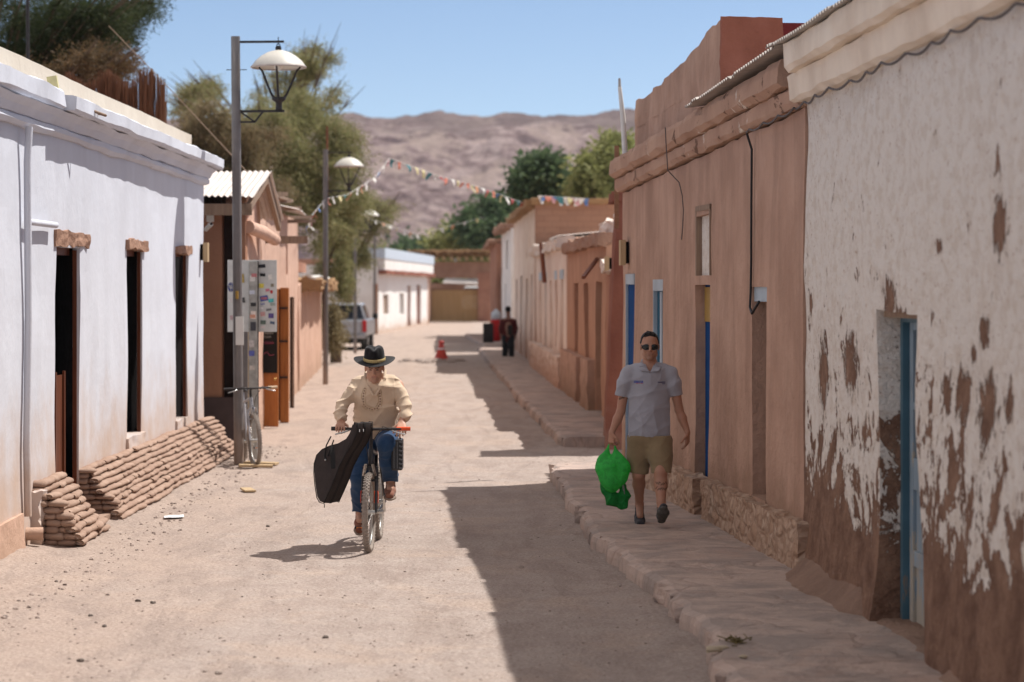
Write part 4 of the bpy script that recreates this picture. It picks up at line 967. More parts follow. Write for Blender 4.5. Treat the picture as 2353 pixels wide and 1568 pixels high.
stk=[(642-40,612,16,8,(.03,.03,.035)),(602,628,14,6,(.45,.45,.45)),(604,632,12,7,(.02,.02,.02)),(621,637,9,12,(.75,.72,.66)),(601,657,11,10,(.78,.66,.12)),(626,656,7,7,(.25,.22,.16)),(615,667,9,6,(.6,.2,.25)),(624,671,5,7,(.55,.02,.03)),
 (607,686,18,12,(.06,.10,.34)),(607,686,14,6,(.42,.16,.2)),(623,691,12,8,(.1,.5,.48)),(604,699,10,4,(.3,.32,.45)),(627,700,11,6,(.35,.4,.35)),(601,709,9,6,(.7,.68,.66)),(618,712,12,5,(.2,.2,.2)),(604,722,11,10,(.62,.36,.34)),(623,726,12,11,(.12,.09,.25)),(626,742,11,6,(.1,.14,.2)),(605,741,12,9,(.12,.16,.13)),(604,752,10,4,(.7,.6,.58)),(531,660,10,14,(.08,.10,.25)),(531,660,7,10,(.40,.40,.38)),(530,690,9,8,(.62,.58,.56)),(558,640,6,20,(.42,.30,.08)),(560,690,6,12,(.08,.08,.08)),(533,730,8,10,(.5,.35,.35))]
for q,(u,v,wd,ht,c) in enumerate(stk):
    MB().box(((u-CX)/s_,Yb-.0125-.0008*q/4-.002,CAMZ+(HZ-v)/s_),(wd/s_,.002,ht/s_),rotm(0,random.uniform(-.2,.2),0)).build('sticker',simple('sticker_%d'%q,c,.5,var=.3,scale=60),sb)
for q,(v,ht,c) in enumerate(((640,14,(.65,.62,.58)),(633,8,(.5,.2,.2)),(672,9,(.55,.58,.65)),(700,8,(.04,.04,.04)),(724,18,(.72,.62,.55)),(727,8,(.6,.3,.2)),(750,20,(.06,.06,.07)),(790,16,(.5,.46,.44)),(812,12,(.12,.14,.4)),(845,10,(.55,.5,.45)))):
    MB().box((xp+random.uniform(-.02,.02),Yb-.0775-.001*q,CAMZ+(HZ-v)/s_),(.07,.003,ht/s_)).build('sticker',simple('post_sticker_%d'%q,c,.5,var=.3,scale=60),sb)
# ring symbol
b=MB(); cx,cz=(531-CX)/s_,CAMZ+(HZ-660)/s_; b.tube([(cx+.038*math.cos(a),Yb-.018,cz+.055*math.sin(a)) for a in np.linspace(0,2*math.pi,25)[:-1]],.004,5,closed=True); b.tube([(cx-.02,Yb-.018,cz-.06),(cx,Yb-.018,cz+.06),(cx+.025,Yb-.018,cz-.06)],.004,5); b.build('symbol',simple('dark_blue_print',(.03,.04,.2),.5),sb)
for k,(u,v,rz) in enumerate(((588,1077,.1),(600,1071,-.25))):
    P=G(u,v)+np.array((0,0,.035)); tag(MB().box(P,(.42,.16,.03),rotm(0,.02,rz)).build('plank',M['palewood'],base=tuple(P),bevel=.005),('flat pale plank lying at the foot of the sign post','short plank lying across another behind the near lamp post')[k],'plank')
# ---------------------------------------------------------------- bicycle
def bicycle(name,label,frame_c,accent,P,heading,steer=0.0,crank=0.0,group=None,lean=0.0,bar_h=1.0):
    """Local frame: x forward, y left, z up; rear axle at origin x=0, front at 1.05."""
    r=thing(name,label,'bicycle',(0,0,0)); R_=.335; L=1.06
    if group: r['group']=group
    rub=simple(name+'_rubber',(.30,.255,.22),.9,var=.25,scale=30); rimm=simple(name+'_rim',(.33,.32,.30),.35,.8); blk=M['black_metal']; fm=simple(name+'_paint',frame_c,.35,.2,spec=.5); ac=simple(name+'_accent',accent,.4)
    chrome=simple(name+'_steel',(.55,.54,.52),.3,.9)
    def wheel(cx,st):
        c,s=math.cos(st),math.sin(st)
        tr=lambda a,rad,y:(cx+rad*math.cos(a)*c-y*s, rad*math.cos(a)*s+y*c, R_+rad*math.sin(a))
        w_=MB(); w_.tube([tr(0,0,-.05),tr(0,0,.05)],.022,10)
        for k in range(28):
            a=2*math.pi*k/28; w_.tube([tr(a+.15*(-1)**k,.018,.03*(-1)**k),tr(a,.285,0)],.0016,4,cap=False)
        wo=w_.build('wheel',chrome,r,local=True)
        t=MB(); n=72; prof=[(math.cos(b_)*.024,math.sin(b_)*.026) for b_ in np.linspace(0,2*math.pi,13)[:-1]]; V=[];F=[]
        for i in range(n):
            a=2*math.pi*i/n
            for (dr_,dy) in prof: V.append(tr(a,.309+dr_,dy))
        m=len(prof)
        for i in range(n):
            for j in range(m): F.append((i*m+j,i*m+(j+1)%m,((i+1)%n)*m+(j+1)%m,((i+1)%n)*m+j))
        t.add(V,F,True)
        for i in range(60):                               # tread knobs
            a=2*math.pi*(i+.5)/60
            for y,dr_,sz in ((-.021,.014,.011),(.021,.014,.011),(-.008,.0235,.010),(.008,.0235,.010)):
                aa=a+(.03 if abs(y)<.01 else 0)*(1 if y>0 else -1); p=np.array(tr(aa,.309+dr_,y))
                q=np.array(tr(aa,.309+dr_+.007,y*1.1)); t.bar(p,q,sz,sz*1.3,up=(s,-c,.01))
        t.build('tyre',rub,wo,local=True)
        rm=MB(); rm.tube([tr(2*math.pi*k/48,.278,0) for k in range(48)],.011,8,closed=True); rm.build('rim',rimm,wo,local=True)
    wheel(0,0); wheel(L,steer)
    bb=(.43,0,.285); st_top=(.27,0,.78); hd_t=(.86,0,.86); hd_b=(.90,0,.73)
    b=MB()
    for p,q,rad in ((bb,st_top,.017),(st_top,hd_t,.016),(bb,hd_b,.021),(hd_b,hd_t,.022)): b.tube([p,q],rad,10)
    for sy in (-1,1):
        b.tube([(0,sy*.06,R_),(.38,sy*.03,.29)],.010,8); b.tube([(0,sy*.06,R_),(.25,sy*.025,.74)],.009,8)
    b.build('frame',fm,r,local=True)
    c,s=math.cos(steer),math.sin(steer); hx=np.array(hd_b)
    def H(dx,dy,z): return (hd_t[0]+(hd_t[2]-z)*.3*0+ dx*c-dy*s, dx*s+dy*c, z)
    f=MB()
    for sy in (-1,1): f.tube([H(.04,sy*.02,.735),H(.05,sy*.055,.68),H(.11,sy*.058,.5),(L-.0+(-sy*.058)*s*1, sy*.058*c, R_)],[.015,.017,.016,.011],8)
    f.bar(H(.045,-.065,.70),H(.045,.065,.70),.035,.03); f.bar(H(.09,-.06,.60),H(.09,.06,.60),.02)
    f.build('fork',fm,r,local=True)
    for sy in (-1,1): MB().box(H(.115,sy*.058,.46),(.036,.036,.10),rotm(0,-.3,0)).build('fork_decal',ac,r,local=True)
    h=MB(); z=bar_h; h.tube([hd_t,H(-.02,0,z-.03),H(.06,0,z)],.014,8); h.tube([H(.0,-.33,z),H(.03,-.18,z+.0),H(.06,-.05,z),H(.06,.05,z),H(.03,.18,z),H(.0,.33,z)],.0125,8)
    hb=h.build('handlebar',blk,r,local=True)
    for sy in (-1,1):
        MB().tube([H(.012,sy*.22,z),H(.0,sy*.34,z)],.018,10).build('grip',(ac if sy>0 else blk),hb,local=True)
        MB().tube([H(.03,sy*.18,z-.01),H(.075,sy*.22,z-.025),H(.06,sy*.30,z-.045)],.007,6).build('brake_lever',chrome,hb,local=True)
    cb=MB()
    for sy in (-1,1): cb.tube([H(.05,sy*.17,z),H(.16,sy*.12,z+.03),H(.16,sy*.03,z-.10),H(.10,0,.72)],.0035,5)
    cb.build('brake_cable',blk,hb,local=True)
    MB().tube([st_top,(.235,0,.90)],.0135,8).build('seat_post',chrome,r,local=True)
    MB().lathe([(0,0),(.07,.01),(.075,.035),(.04,.05),(0,.052)],(.20,0,.90),14).ball((.33,0,.93),(.13,.035,.02),12).build('saddle',blk,r,local=True)
    ck=MB(); ck.tube([(.43,-.08,.285),(.43,.08,.285)],.02,10)
    ends=[]
    for sy in (-1,1):
        a=crank+(math.pi if sy>0 else 0); e=(.43+.17*math.cos(a),sy*.085,.285+.17*math.sin(a)); ends.append(e); ck.bar((.43,sy*.085,.285),e,.02,.014)
    ckr=ck.build('crankset',chrome,r,local=True)
    MB().tube([(.43+.085*math.cos(a),-.055,.285+.085*math.sin(a)) for a in np.linspace(0,2*math.pi,25)[:-1]],.006,6,closed=True).build('chainring',blk,ckr,local=True)
    for sy,e in zip((-1,1),ends):
        MB().box((e[0],sy*.14,e[2]),(.085,.085,.022)).build('pedal',blk,r,local=True,bevel=.004)
        MB().box((e[0]+.045,sy*.14,e[2]),(.006,.05,.014)).build('reflector',simple('reflector_amber',(.7,.2,.02),.3,spec=.6),r,local=True)
    br=MB()
    for sy in (-1,1): br.bar(H(.12,sy*.05,.64),H(.14,sy*.03,.74),.018); 
    br.build('brake',chrome,r,local=True)
    r.location=P; r.rotation_euler=(lean,0,heading); return r,ends
# parked one: front wheel towards the camera
pf=G(587,1074); hd=math.atan2(-1,.27)
pk,_=bicycle('bicycle','silver bicycle parked behind the near lamp post with its front wheel forward',(.42,.42,.44),(.6,.45,.3),(pf[0]-1.06*math.cos(hd),pf[1]-1.06*math.sin(hd),0),hd,.05,.6,lean=.03,bar_h=.98)
# ---------------------------------------------------------------- pickup
def pickup():
    s=FP/86.0; X0=-6.08; Y0=86.0
    r=thing('pickup_truck','silver double cab pickup parked facing away beyond the lamp posts','pickup',(X0,Y0,0))
    pt=simple('silver_car_paint',(.42,.43,.46),.3,.6,var=.04,spec=.5); gl=simple('tinted_glass',(.015,.018,.022),.08,spec=.8); rd=simple('red_lens',(.45,.015,.02),.2,spec=.6); bk=simple('dark_plastic',(.03,.03,.03),.7)
    def ext(poly,y0,y1,nm,m,bev=.03,par=r,tap=None):
        V=[(X0+x,y0,z) for x,z in poly]+[(X0+(tap or 1)*x,y1,z) for x,z in poly]; n=len(poly)
        F=[tuple(range(n)),tuple(range(n,2*n))[::-1]]+[(i,(i+1)%n,n+(i+1)%n,n+i)[::-1] for i in range(n)]
        o=mk(nm,V,F,m,par); mo=o.modifiers.new('b','BEVEL'); mo.width=bev; mo.segments=3; return o
    ext([(-.90,.50),(.90,.50),(.92,.80),(.90,1.08),(-.90,1.08),(-.92,.80)],Y0+.06,Y0+5.1,'body',pt,.05)
    tg=ext([(-.72,.58),(.72,.58),(.73,1.06),(-.73,1.06)],Y0,Y0+.09,'tailgate',pt,.03)
    MB().box((X0,Y0-.02,.88),(.26,.04,.07)).build('handle',bk,tg,bevel=.01)
    V=[(X0+x,y,z) for (y,w0,w1) in ((Y0+1.55,.80,.62),(Y0+4.0,.80,.64)) for (x,z) in ((-w0,1.06),(w0,1.06),(w1,1.66),(-w1,1.66))]
    V=[V[0],V[1],(V[2][0],V[2][1]+.12,V[2][2]),(V[3][0],V[3][1]+.12,V[3][2]),V[4],V[5],(V[6][0],V[6][1]-.6,V[6][2]),(V[7][0],V[7][1]-.6,V[7][2])]
    o=mk('cab',V,[(0,1,2,3),(7,6,5,4),(0,4,5,1),(1,5,6,2),(2,6,7,3),(3,7,4,0)],pt,r); mo=o.modifiers.new('b','BEVEL'); mo.width=.07; mo.segments=3
    MB().add([(X0-.70,Y0+1.552,1.12),(X0+.70,Y0+1.552,1.12),(X0+.575,Y0+1.652,1.59),(X0-.575,Y0+1.652,1.59)],[(0,1,2,3)]).add([(X0-.70,Y0+1.56,1.12),(X0+.70,Y0+1.56,1.12),(X0+.575,Y0+1.66,1.59),(X0-.575,Y0+1.66,1.59)],[(3,2,1,0)]).build('rear_window',gl,r).location.y-=.015
    MB().add([(X0+.815,Y0+1.8,1.12),(X0+.815,Y0+3.6,1.12),(X0+.67,Y0+3.2,1.58),(X0+.67,Y0+1.85,1.58)],[(0,1,2,3)]).build('side_window',gl,r)
    for sx in (-1,1):
        MB().box((X0+sx*.83,Y0+.02,.86),(.15,.08,.42)).build('tail_light',rd,r,bevel=.02)
        MB().box((X0+sx*1.02,Y0+3.5,1.18),(.2,.12,.2)).build('mirror',bk,r,bevel=.03)
        for y in (Y0+.95,Y0+4.25):
            wl=MB().tube([(X0+sx*.90,y,.38),(X0+sx*.66,y,.38)],.38,22).build('wheel',bk,r); MB().tube([(X0+sx*.905,y,.38),(X0+sx*.88,y,.38)],.22,16).build('rim',simple('alloy',(.4,.4,.4),.4,.8),wl)
    ext([(-.88,.42),(.88,.42),(.88,.58),(-.88,.58)],Y0-.10,Y0+.1,'bumper',simple('steel_bumper',(.36,.36,.37),.35,.7),.03)
    MB().box((X0,Y0-.105,.62),(.36,.012,.12)).build('number_plate',simple('plate_white',(.6,.6,.58),.5),r)
    ext([(-.8,.24),(.8,.24),(.8,.45),(-.8,.45)],Y0+.2,Y0+4.9,'chassis',bk,.02)
    MB().add([(X0-.8,Y0+.1,1.0),(X0+.8,Y0+.1,1.0),(X0+.8,Y0+1.5,1.0),(X0-.8,Y0+1.5,1.0)],[(0,1,2,3)]).build('bed',bk,r).location.z+=.085
pickup()
# ---------------------------------------------------------------- cone, rubble, bin, board
P=G(1014,829); cn=thing('traffic_cone','red and white traffic cone standing on broken ground in mid street','traffic cone',(P[0],P[1],0))
red=simple('cone_red',(.52,.06,.04),.5); wh=simple('cone_white',(.75,.70,.68),.5)
MB().box((P[0],P[1],.05),(.40,.40,.05),rotm(0,0,.4)).build('base',red,cn,bevel=.01)
MB().lathe([(.21,.06),(.115,.34)],(P[0],P[1],0),20).build('cone',red,cn); MB().lathe([(.115,.34),(.10,.385)],(P[0],P[1],0),20).build('white_band',wh,cn)
MB().lathe([(.10,.385),(.075,.50),(.078,.52),(.09,.53),(.08,.60),(.03,.61),(0,.61)],(P[0],P[1],0),20).build('cone_top',simple('cone_top_red',(.50,.07,.06),.5),cn)
rb=MB(); rr=random.Random(9)
for k in range(110):
    u=rr.gauss(0,1); c=(P[0]+.32*u-.25,P[1]-.8+rr.gauss(0,.8),.01); q=abs(rr.gauss(0,.05))+.02
    rb.ball(c,(q*1.4,q,q*.6),7,jit=.5)
tag(rb.build('rubble',M['ground'],base=(P[0],P[1],0)),'low scatter of broken rubble around the traffic cone','rubble',kind='stuff')
P=W(1140,785,FP/94.0); X,Yy=P[0],94.0
bn=thing('litter_bin','red litter bin with a clear sack on top at the pavement edge','bin',(X,Yy,.13))
MB().lathe([(0,.13),(.17,.13),(.20,.9),(.21,.92),(.21,.98),(0,.98)],(X,Yy,0),18).build('bin',simple('bin_red',(.50,.02,.02),.45),bn)
MB().ball((X-.01,Yy,1.14),(.19,.18,.22),14,jit=.4).build('sack',simple('clear_sack',(.55,.58,.60),.3,spec=.6),bn)
X=wx(1122,92.0); ab=thing('pavement_board','dark folding board standing beside the red litter bin','sign',(X,92,.13))
for sy in (-1,1): MB().box((X,92+sy*.14,.50),(.40,.03,.76),rotm(-sy*.22,0,0)).build('board',M['black_metal'],ab,bevel=.008)
# ---------------------------------------------------------------- coloured flags
FC=[(.62,.22,.15),(.07,.22,.25),(.62,.53,.28),(.72,.67,.62),(.48,.10,.10),(.12,.20,.40),(.60,.33,.35),(.68,.32,.16)]
FM=[simple('flag_cloth_%d'%i,c,.8,var=.08) for i,c in enumerate(FC)]
def bunting(label,ctrl,n,seq,size=.2,sag=.0,hang=1.0,group='strings of coloured flags'):
    pts=[np.array(c,float) for c in ctrl]; fine=[]
    for a,b_ in zip(pts[:-1],pts[1:]):
        for f in np.linspace(0,1,14)[:-1]: fine.append(a*(1-f)+b_*f-np.array((0,0,sag*4*f*(1-f))))
    fine.append(pts[-1]); r=MB().tube(fine,.006,5).build('bunting',M['pvc'],base=tuple(fine[0])); tag(r,label,'bunting',group)
    d=np.cumsum([0]+[np.linalg.norm(q-p) for p,q in zip(fine[:-1],fine[1:])]); rr=random.Random(n)
    for k in range(n):
        q=d[-1]*(k+.5)/n; i=min(len(fine)-2,int(np.searchsorted(d,q)-1)); p=fine[i]+(fine[i+1]-fine[i])*((q-d[i])/(d[i+1]-d[i]+1e-9))
        t=(fine[i+1]-fine[i]); t/=np.linalg.norm(t); w_=size*rr.uniform(.7,1.1); h=size*rr.uniform(.7,1.3)*hang
        sw=np.array((rr.uniform(-.5,.5),rr.uniform(-.4,.1),-1)); sw/=np.linalg.norm(sw)
        nrm=np.cross(t,sw); nrm/=np.linalg.norm(nrm)+1e-9; V=[]
        for jj in range(4):
            f=jj/3; ww=w_*(1-f*.6); c=p+sw*h*f+nrm*.03*math.sin(f*4+k)
            V+= [c-t*ww/2, c+t*ww/2+nrm*.02*math.sin(k*2+f*3)]
        o=mk('flag',V,[(0,1,3,2),(2,3,5,4),(4,5,7,6)],FM[seq[k%len(seq)]],r)
        so=o.modifiers.new('t','SOLIDIFY'); so.thickness=.004
A=W(749,457,100); Bp=W(895,364,92); Cc=W(1205,468,84)
bunting('string of faded flags rising from the second street lamp against the hillside',[A,W(800,447,97),W(862,408,94),Bp],12,[0,3,2,1,0,3,0,3,3,5,3,6],.17)
bunting('long string of orange, teal and yellow flags sloping down to the tall pink house',[Bp,W(1000,402,90),W(1100,430,87),Cc],24,[1,0,1,2,2,1,3,4,0,3,2,0,0,2,7,3,4,0,5,2,3,4],.165)
bunting('row of bright flags fluttering along the top of the bare brick end wall',[(wx(1238,64.3),64.3,4.68),(wx(1350,64.3),64.3,4.60)],13,[3,5,0,6,5,1,3,3,2,6,3],.20,hang=1.0)
bunting('short sagging string of pale flags between the pink house and the second lamp',[LL2.p(T2(50),3.5,.3),W(715,497,104),A],9,[5,3,2,6,6,4,0],.18)
bunting('faint far string of pale flags low over the street',[W(840,500,62),W(960,540,60),W(1110,500,60)],13,[2,3,7,3],.15)
# ---------------------------------------------------------------- wires, mast, reed screen
cable('overhead_wire','thin pale wire slanting down across the sky behind the near street lamp',[W(250,60,140),W(400,215,142),W(600,430,150)],.007,M['oldwood'])
P=W(63,0,140)
tag(MB().tube([P+np.array((0,0,.8)),P+np.array((.02,0,-3.2))],.03,8).build('mast',M['black_metal'],base=tuple(P+np.array((0,0,-3.2)))),'thin dark mast rising in front of the pine over the white roof','mast')
def reeds():
    r=thing('reed_screen','tall dark screen of upright reeds standing behind the white house roof','fence',(-7,41,0)); rr=random.Random(4); b=MB(); Yr=41.0; s=FP/Yr
    for k in range(620):
        u=128+rr.random()*250; top=188-14*(u-130)/250+14*math.sin(u*.07)+rr.uniform(-9,12); top+=(26 if 300<u<345 and rr.random()<.5 else 0)
        x=(u-CX)/s; zt=CAMZ+(HZ-top)/s; y=Yr+rr.uniform(-.12,.12); ln_=rr.uniform(-.04,.04)
        b.tube([(x,y,2.6),(x+ln_*.3,y,4.3),(x+ln_,y+rr.uniform(-.04,.04),zt)],[.013,.011,.006],4,cap=False)
    b.build('reeds',M['reed'],r); b=MB()
    b.bar(((150-CX)/s,Yr+.14,3.6),((380-CX)/s,Yr+.14,3.6),.05); b.bar(((150-CX)/s,Yr+.14,4.8),((380-CX)/s,Yr+.14,4.8),.05); b.box(((374-CX)/s,Yr+.1,2.7),(.09,.09,5.4)); b.build('frame',M['beam'],r)
    for k in range(5): pass
reeds()
# ---------------------------------------------------------------- trees
def leafmat(name,c1,c2,c3=None):
    m=NT(name); g=m.n('NewGeometry'); rnd=g.outputs['Random Per Island']
    col=m.ramp(rnd,[(0,c1),(.55,c2),(1,c3 or mul(c2,1.5))]); cl=m.noise(.8,3)
    col=m.mix(m.mr(cl,.35,.65,0,.5),col,mul(c2,1.35))
    tr=m.n('BsdfTranslucent',Color=col); mx=m.n('MixShader',Fac=.42)
    m.out(col,.6,spec=.2); m.t.links.new(m.b.outputs[0],mx.inputs[1]); m.t.links.new(tr.outputs[0],mx.inputs[2])
    out=[n for n in m.t.nodes if n.type=='OUTPUT_MATERIAL'][0]; m.t.links.new(mx.outputs[0],out.inputs[0]); return m.m
LEAF={'pepper':leafmat('pepper_leaves',(.15,.155,.065),(.25,.245,.105),(.33,.25,.15)),'pinebrown':leafmat('browned_needles',(.07,.05,.025),(.12,.08,.04),(.17,.10,.05)),
 'drygreen':leafmat('half_dry_leaves',(.13,.105,.055),(.21,.17,.09),(.29,.19,.12)),
 'green':leafmat('green_leaves',(.05,.085,.04),(.085,.13,.06),(.13,.17,.08)),
 'olive':leafmat('olive_leaves',(.15,.17,.06),(.24,.25,.09),(.32,.31,.13)),'pine':leafmat('pine_needles',(.02,.032,.012),(.035,.05,.018),(.07,.075,.03)),
 'dry':leafmat('dry_leaves',(.15,.12,.06),(.24,.19,.10),(.3,.25,.14))}
bark=wood_mat('bark',(.16,.11,.075),(.09,.06,.04),2,18,.9,.9)
def leaves(blobs, n, size, droop, aspect, rs, gap=.0, gsc=.8, spray=6):
    """n sprays of small leaf blades spread through ellipsoid blobs, thinned by noise so the crown has holes."""
    r=np.random.RandomState(rs); B=np.array([b[:6] for b in blobs]); vol=(B[:,3]*B[:,4]*B[:,5])**.8; vol/=vol.sum(); C=[]
    while len(C)<n:
        k=r.choice(len(B),p=vol); d=r.normal(size=3); d/=np.linalg.norm(d); q=r.rand()**(1/2.2); c=B[k,:3]+d*B[k,3:6]*q
        e=1+.35*mnoise.noise(Vector(d*2.2+B[k,:3])); c=B[k,:3]+d*B[k,3:6]*q*e
        if gap and mnoise.noise(Vector(c*gsc))+.35*mnoise.noise(Vector(c*gsc*2.7))< gap-.5: continue
        C.append(c)
    C=np.array(C); N=n*spray; base=np.repeat(C,spray,0); j=np.tile(np.arange(spray),n)
    dirn=r.normal(size=(n,3)); dirn[:,2]=dirn[:,2]*.5-droop; dirn/=np.linalg.norm(dirn,axis=1)[:,None]; D=np.repeat(dirn,spray,0)
    pos=base+D*(j[:,None]*size*.55)+r.normal(size=(N,3))*size*.35
    a=D+r.normal(size=(N,3))*.55; a/=np.linalg.norm(a,axis=1)[:,None]; b_=np.cross(a,r.normal(size=(N,3))); b_/=np.linalg.norm(b_,axis=1)[:,None]
    L=size*(.6+.8*r.rand(N))[:,None]; Wd=L*aspect
    V=np.stack([pos-a*L*.5,pos+b_*Wd*.5,pos+a*L*.5,pos-b_*Wd*.5],1).reshape(-1,3)
    F=np.arange(N*4).reshape(-1,4); return V,F
def tree(name,label,base,blobs,n,size,mat,droop=.3,aspect=.35,gap=.0,gsc=.8,rs=1,spray=6,tr=.18,group=None,lims=True):
    r=thing(name,label,'tree',tuple(base),group)
    V,F=leaves(blobs,n,size,droop,aspect,rs,gap,gsc,spray); mk('crown',V,F,LEAF[mat],r)
    b=MB(); base=np.array(base,float); B=np.array([q[:3] for q in blobs]); cen=B.mean(0); low=B[:,2].min(); rr=random.Random(rs)
    fork=np.array((base[0]*.7+cen[0]*.3,base[1],max(base[2]+.8,base[2]+(low-base[2])*.8)))
    tt=max(tr,.16); b.tube([base+np.array((0,0,-.2)),(base+fork)/2+np.array((.1*tt,0,0)),fork],[tt*1.25,tt,tt*.8],10)
    for q in (B if lims else B[:2]):
        mid=fork*.5+q*.5+np.array((rr.uniform(-.2,.2),rr.uniform(-.2,.2),.15))*tr*4
        b.tube([fork,mid,q,q+(q-mid)*.45],[tr*.55,tr*.34,tr*.18,tr*.05],6)
        for k in range(4): e=q+np.array((rr.gauss(0,1),rr.gauss(0,1),rr.gauss(0,.8)))*np.array([blobs[0][3]]*3)*.5; b.tube([mid*.3+q*.7,(q+e)/2+np.array((0,0,.1)),e],[tr*.15,tr*.08,tr*.02],5)
    b.build('trunk',bark,r); return r
def clumps(L,n,r0,r1,seed):
    rr=random.Random(seed); out=[]
    while len(out)<n:
        u,v,ru,rv=rr.choice(L); a=rr.random()*6.28; q=rr.random()**.6; r=rr.uniform(r0,r1); out.append((int(u+ru*q*math.cos(a)),int(v+rv*q*math.sin(a)),r*1.3,r*.8))
    return out
def PB(L,Y,dz=1.0):
    out=[]
    for (u,v,ru,rv) in L:
        rr=random.Random(u*7+v); y=Y+rr.uniform(-1,1)*dz; s=FP/y; c=W(u,v,s); out.append((c[0],c[1],c[2],ru/s,max(ru,rv)/s*.8,rv/s))
    return out
tree('pepper_tree','large feathery pepper tree with drooping olive foliage over the left houses',(-7.4,69,0),
 PB([(560,300,60,70),(600,290,70,70),(690,260,70,60),(660,380,80,90),(770,310,55,70),(720,410,80,90),(660,500,80,70),(800,350,40,80),(770,470,60,80)],68,2)+PB(clumps([(620,260,110,60),(740,300,90,90),(760,430,80,100)],46,13,24,3),68,2),13000,.115,'pepper',.9,.20,.42,1.0,rs=3,tr=.34,spray=9,lims=False)
tree('dry_tree','brownish half dry tree filling the gap between the white house and the near lamp post',(-8.6,64,0),
 PB([(440,340,60,80),(500,300,70,70),(540,380,90,80),(480,430,80,70),(600,420,70,70),(560,500,80,40)],63,1.5)+PB(clumps([(450,290,60,60),(530,280,70,50),(590,340,60,60)],30,12,22,4),63,1.5),9000,.11,'drygreen',.7,.20,.42,1.0,rs=4,tr=.3,spray=9,lims=False)
tree('pepper_tree','feathery pepper tree whose thin upper sprays reach into the sky behind the near lamp shade',(-7.0,76,0),
 PB(clumps([(640,200,60,30),(720,190,60,45),(745,145,45,35),(470,215,45,40),(780,230,45,45),(690,150,40,25),(430,260,35,35)],58,9,19,6),74,2),3000,.12,'pepper',.0,.18,.45,1.2,rs=5,tr=.09,spray=8)
tree('pepper_tree','hanging pale green curtain of foliage close behind the second street lamp',(-5.9,72,0),
 PB([(780,540,30,70),(788,640,18,60),(760,610,35,60),(745,520,40,60)],72,1.0),2300,.11,'pepper',1.6,.2,.50,1.6,rs=7,tr=.16,spray=8,lims=False)
tree('pepper_tree','airy olive sprays spreading behind the third and fourth street lamps',(-7.5,108,0),
 PB([(800,500,40,60),(840,470,35,35),(870,500,35,40),(820,580,30,50),(900,470,20,20)],106,1.5),1900,.17,'pepper',.9,.2,.50,1.2,rs=8,tr=.2,spray=8)
tree('shrub','scraggy dry shrub at the foot of the yard wall behind the second street lamp',(-5.25,72,0),
 PB([(766,770,14,45),(762,720,14,40),(772,750,10,30)],71,.5),520,.15,'dry',.7,.2,.3,2,rs=9,tr=.05,spray=6)
tree('dark_tree','round dark green tree rising behind the tall pink house',(wx(1240,112),112,0),
 PB([(1215,425,32,35),(1250,395,35,38),(1290,400,32,38),(1310,430,30,30),(1240,440,40,25),(1275,440,40,20)],112,1.5),2300,.34,'green',.25,.45,.42,.7,rs=11,tr=.3,spray=6)
tree('olive_tree','tall yellowish green tree behind the brown roof corner and the white pipe',(wx(1400,98),98,0),
 PB([(1345,400,35,45),(1385,370,40,50),(1420,350,30,45),(1440,400,40,50),(1370,430,50,30),(1410,430,40,25)],98,2),2300,.30,'olive',.4,.4,.35,.8,rs=13,tr=.3,spray=6)
tree('dark_tree','green tree left of the tall pink house above its roof slope',(wx(1140,170),170,0),
 PB([(1090,510,28,28),(1125,485,32,28),(1160,490,28,35),(1110,530,40,25),(1150,530,40,25)],170,2),1600,.50,'green',.25,.45,.4,.5,rs=15,tr=.4,spray=6)
tree('olive_tree','light olive tree rising over the reed gateway',(wx(1080,176),176,0),
 PB([(1030,560,30,22),(1070,545,32,25),(1110,560,32,22),(1140,570,30,20)],176,2),1300,.50,'olive',.25,.4,.35,.5,rs=17,tr=.3,spray=6)
tree('dark_tree','small rounded green tree at the foot of the hill over the white cottage',(wx(945,260),260,0),
 PB([(915,580,16,14),(945,568,20,18),(975,580,18,14),(940,590,30,12)],260,2),900,.6,'green',.25,.5,.3,.4,rs=19,tr=.4,spray=6)
tree('olive_tree','pale bushes left of the small rounded tree under the hill',(wx(850,240),240,0),
 PB([(840,590,30,16),(880,594,24,10),(800,580,30,20)],240,2),700,.6,'olive',.25,.4,.3,.4,rs=21,tr=.3,spray=6)
tree('dark_tree','leafy tree glimpsed through the gateway above the yellow gate',(wx(1030,185),185,0),
 PB([(1020,640,30,20),(1060,650,30,20),(1000,655,20,16)],185,2),700,.4,'olive',.25,.4,.3,.5,rs=23,tr=.3,spray=6)
tree('pine_tree','dark pine reaching in over the white house with clumped needles and sky gaps',(-11.4,50,0),
 PB(clumps([(20,50,90,70),(110,60,80,60),(60,130,80,45),(150,30,60,45),(200,70,50,45),(170,120,60,35),(240,40,35,35),(-60,90,80,90)],95,11,20,8),50,1.5),6000,.11,'pine',.05,.16,.30,1.6,rs=25,tr=.12,spray=12)
tree('pine_tree','outer pine boughs stretching over the reed screen into the blue sky',(-10.2,53,0),
 PB(clumps([(290,25,35,14),(330,14,18,9),(262,60,25,16),(255,85,25,14)],20,7,12,9),52,.6),1300,.10,'pine',.05,.16,.25,1.6,rs=27,tr=.08,spray=12)
tree('dry_pine','browned lower boughs of the pine hanging behind the reed screen',(-10.6,48,0),
 PB(clumps([(110,165,70,20),(200,150,50,18),(240,140,30,14),(270,150,20,10)],26,8,14,10),47,.8),1500,.10,'pinebrown',.2,.18,.30,1.6,rs=28,tr=.1,spray=10)
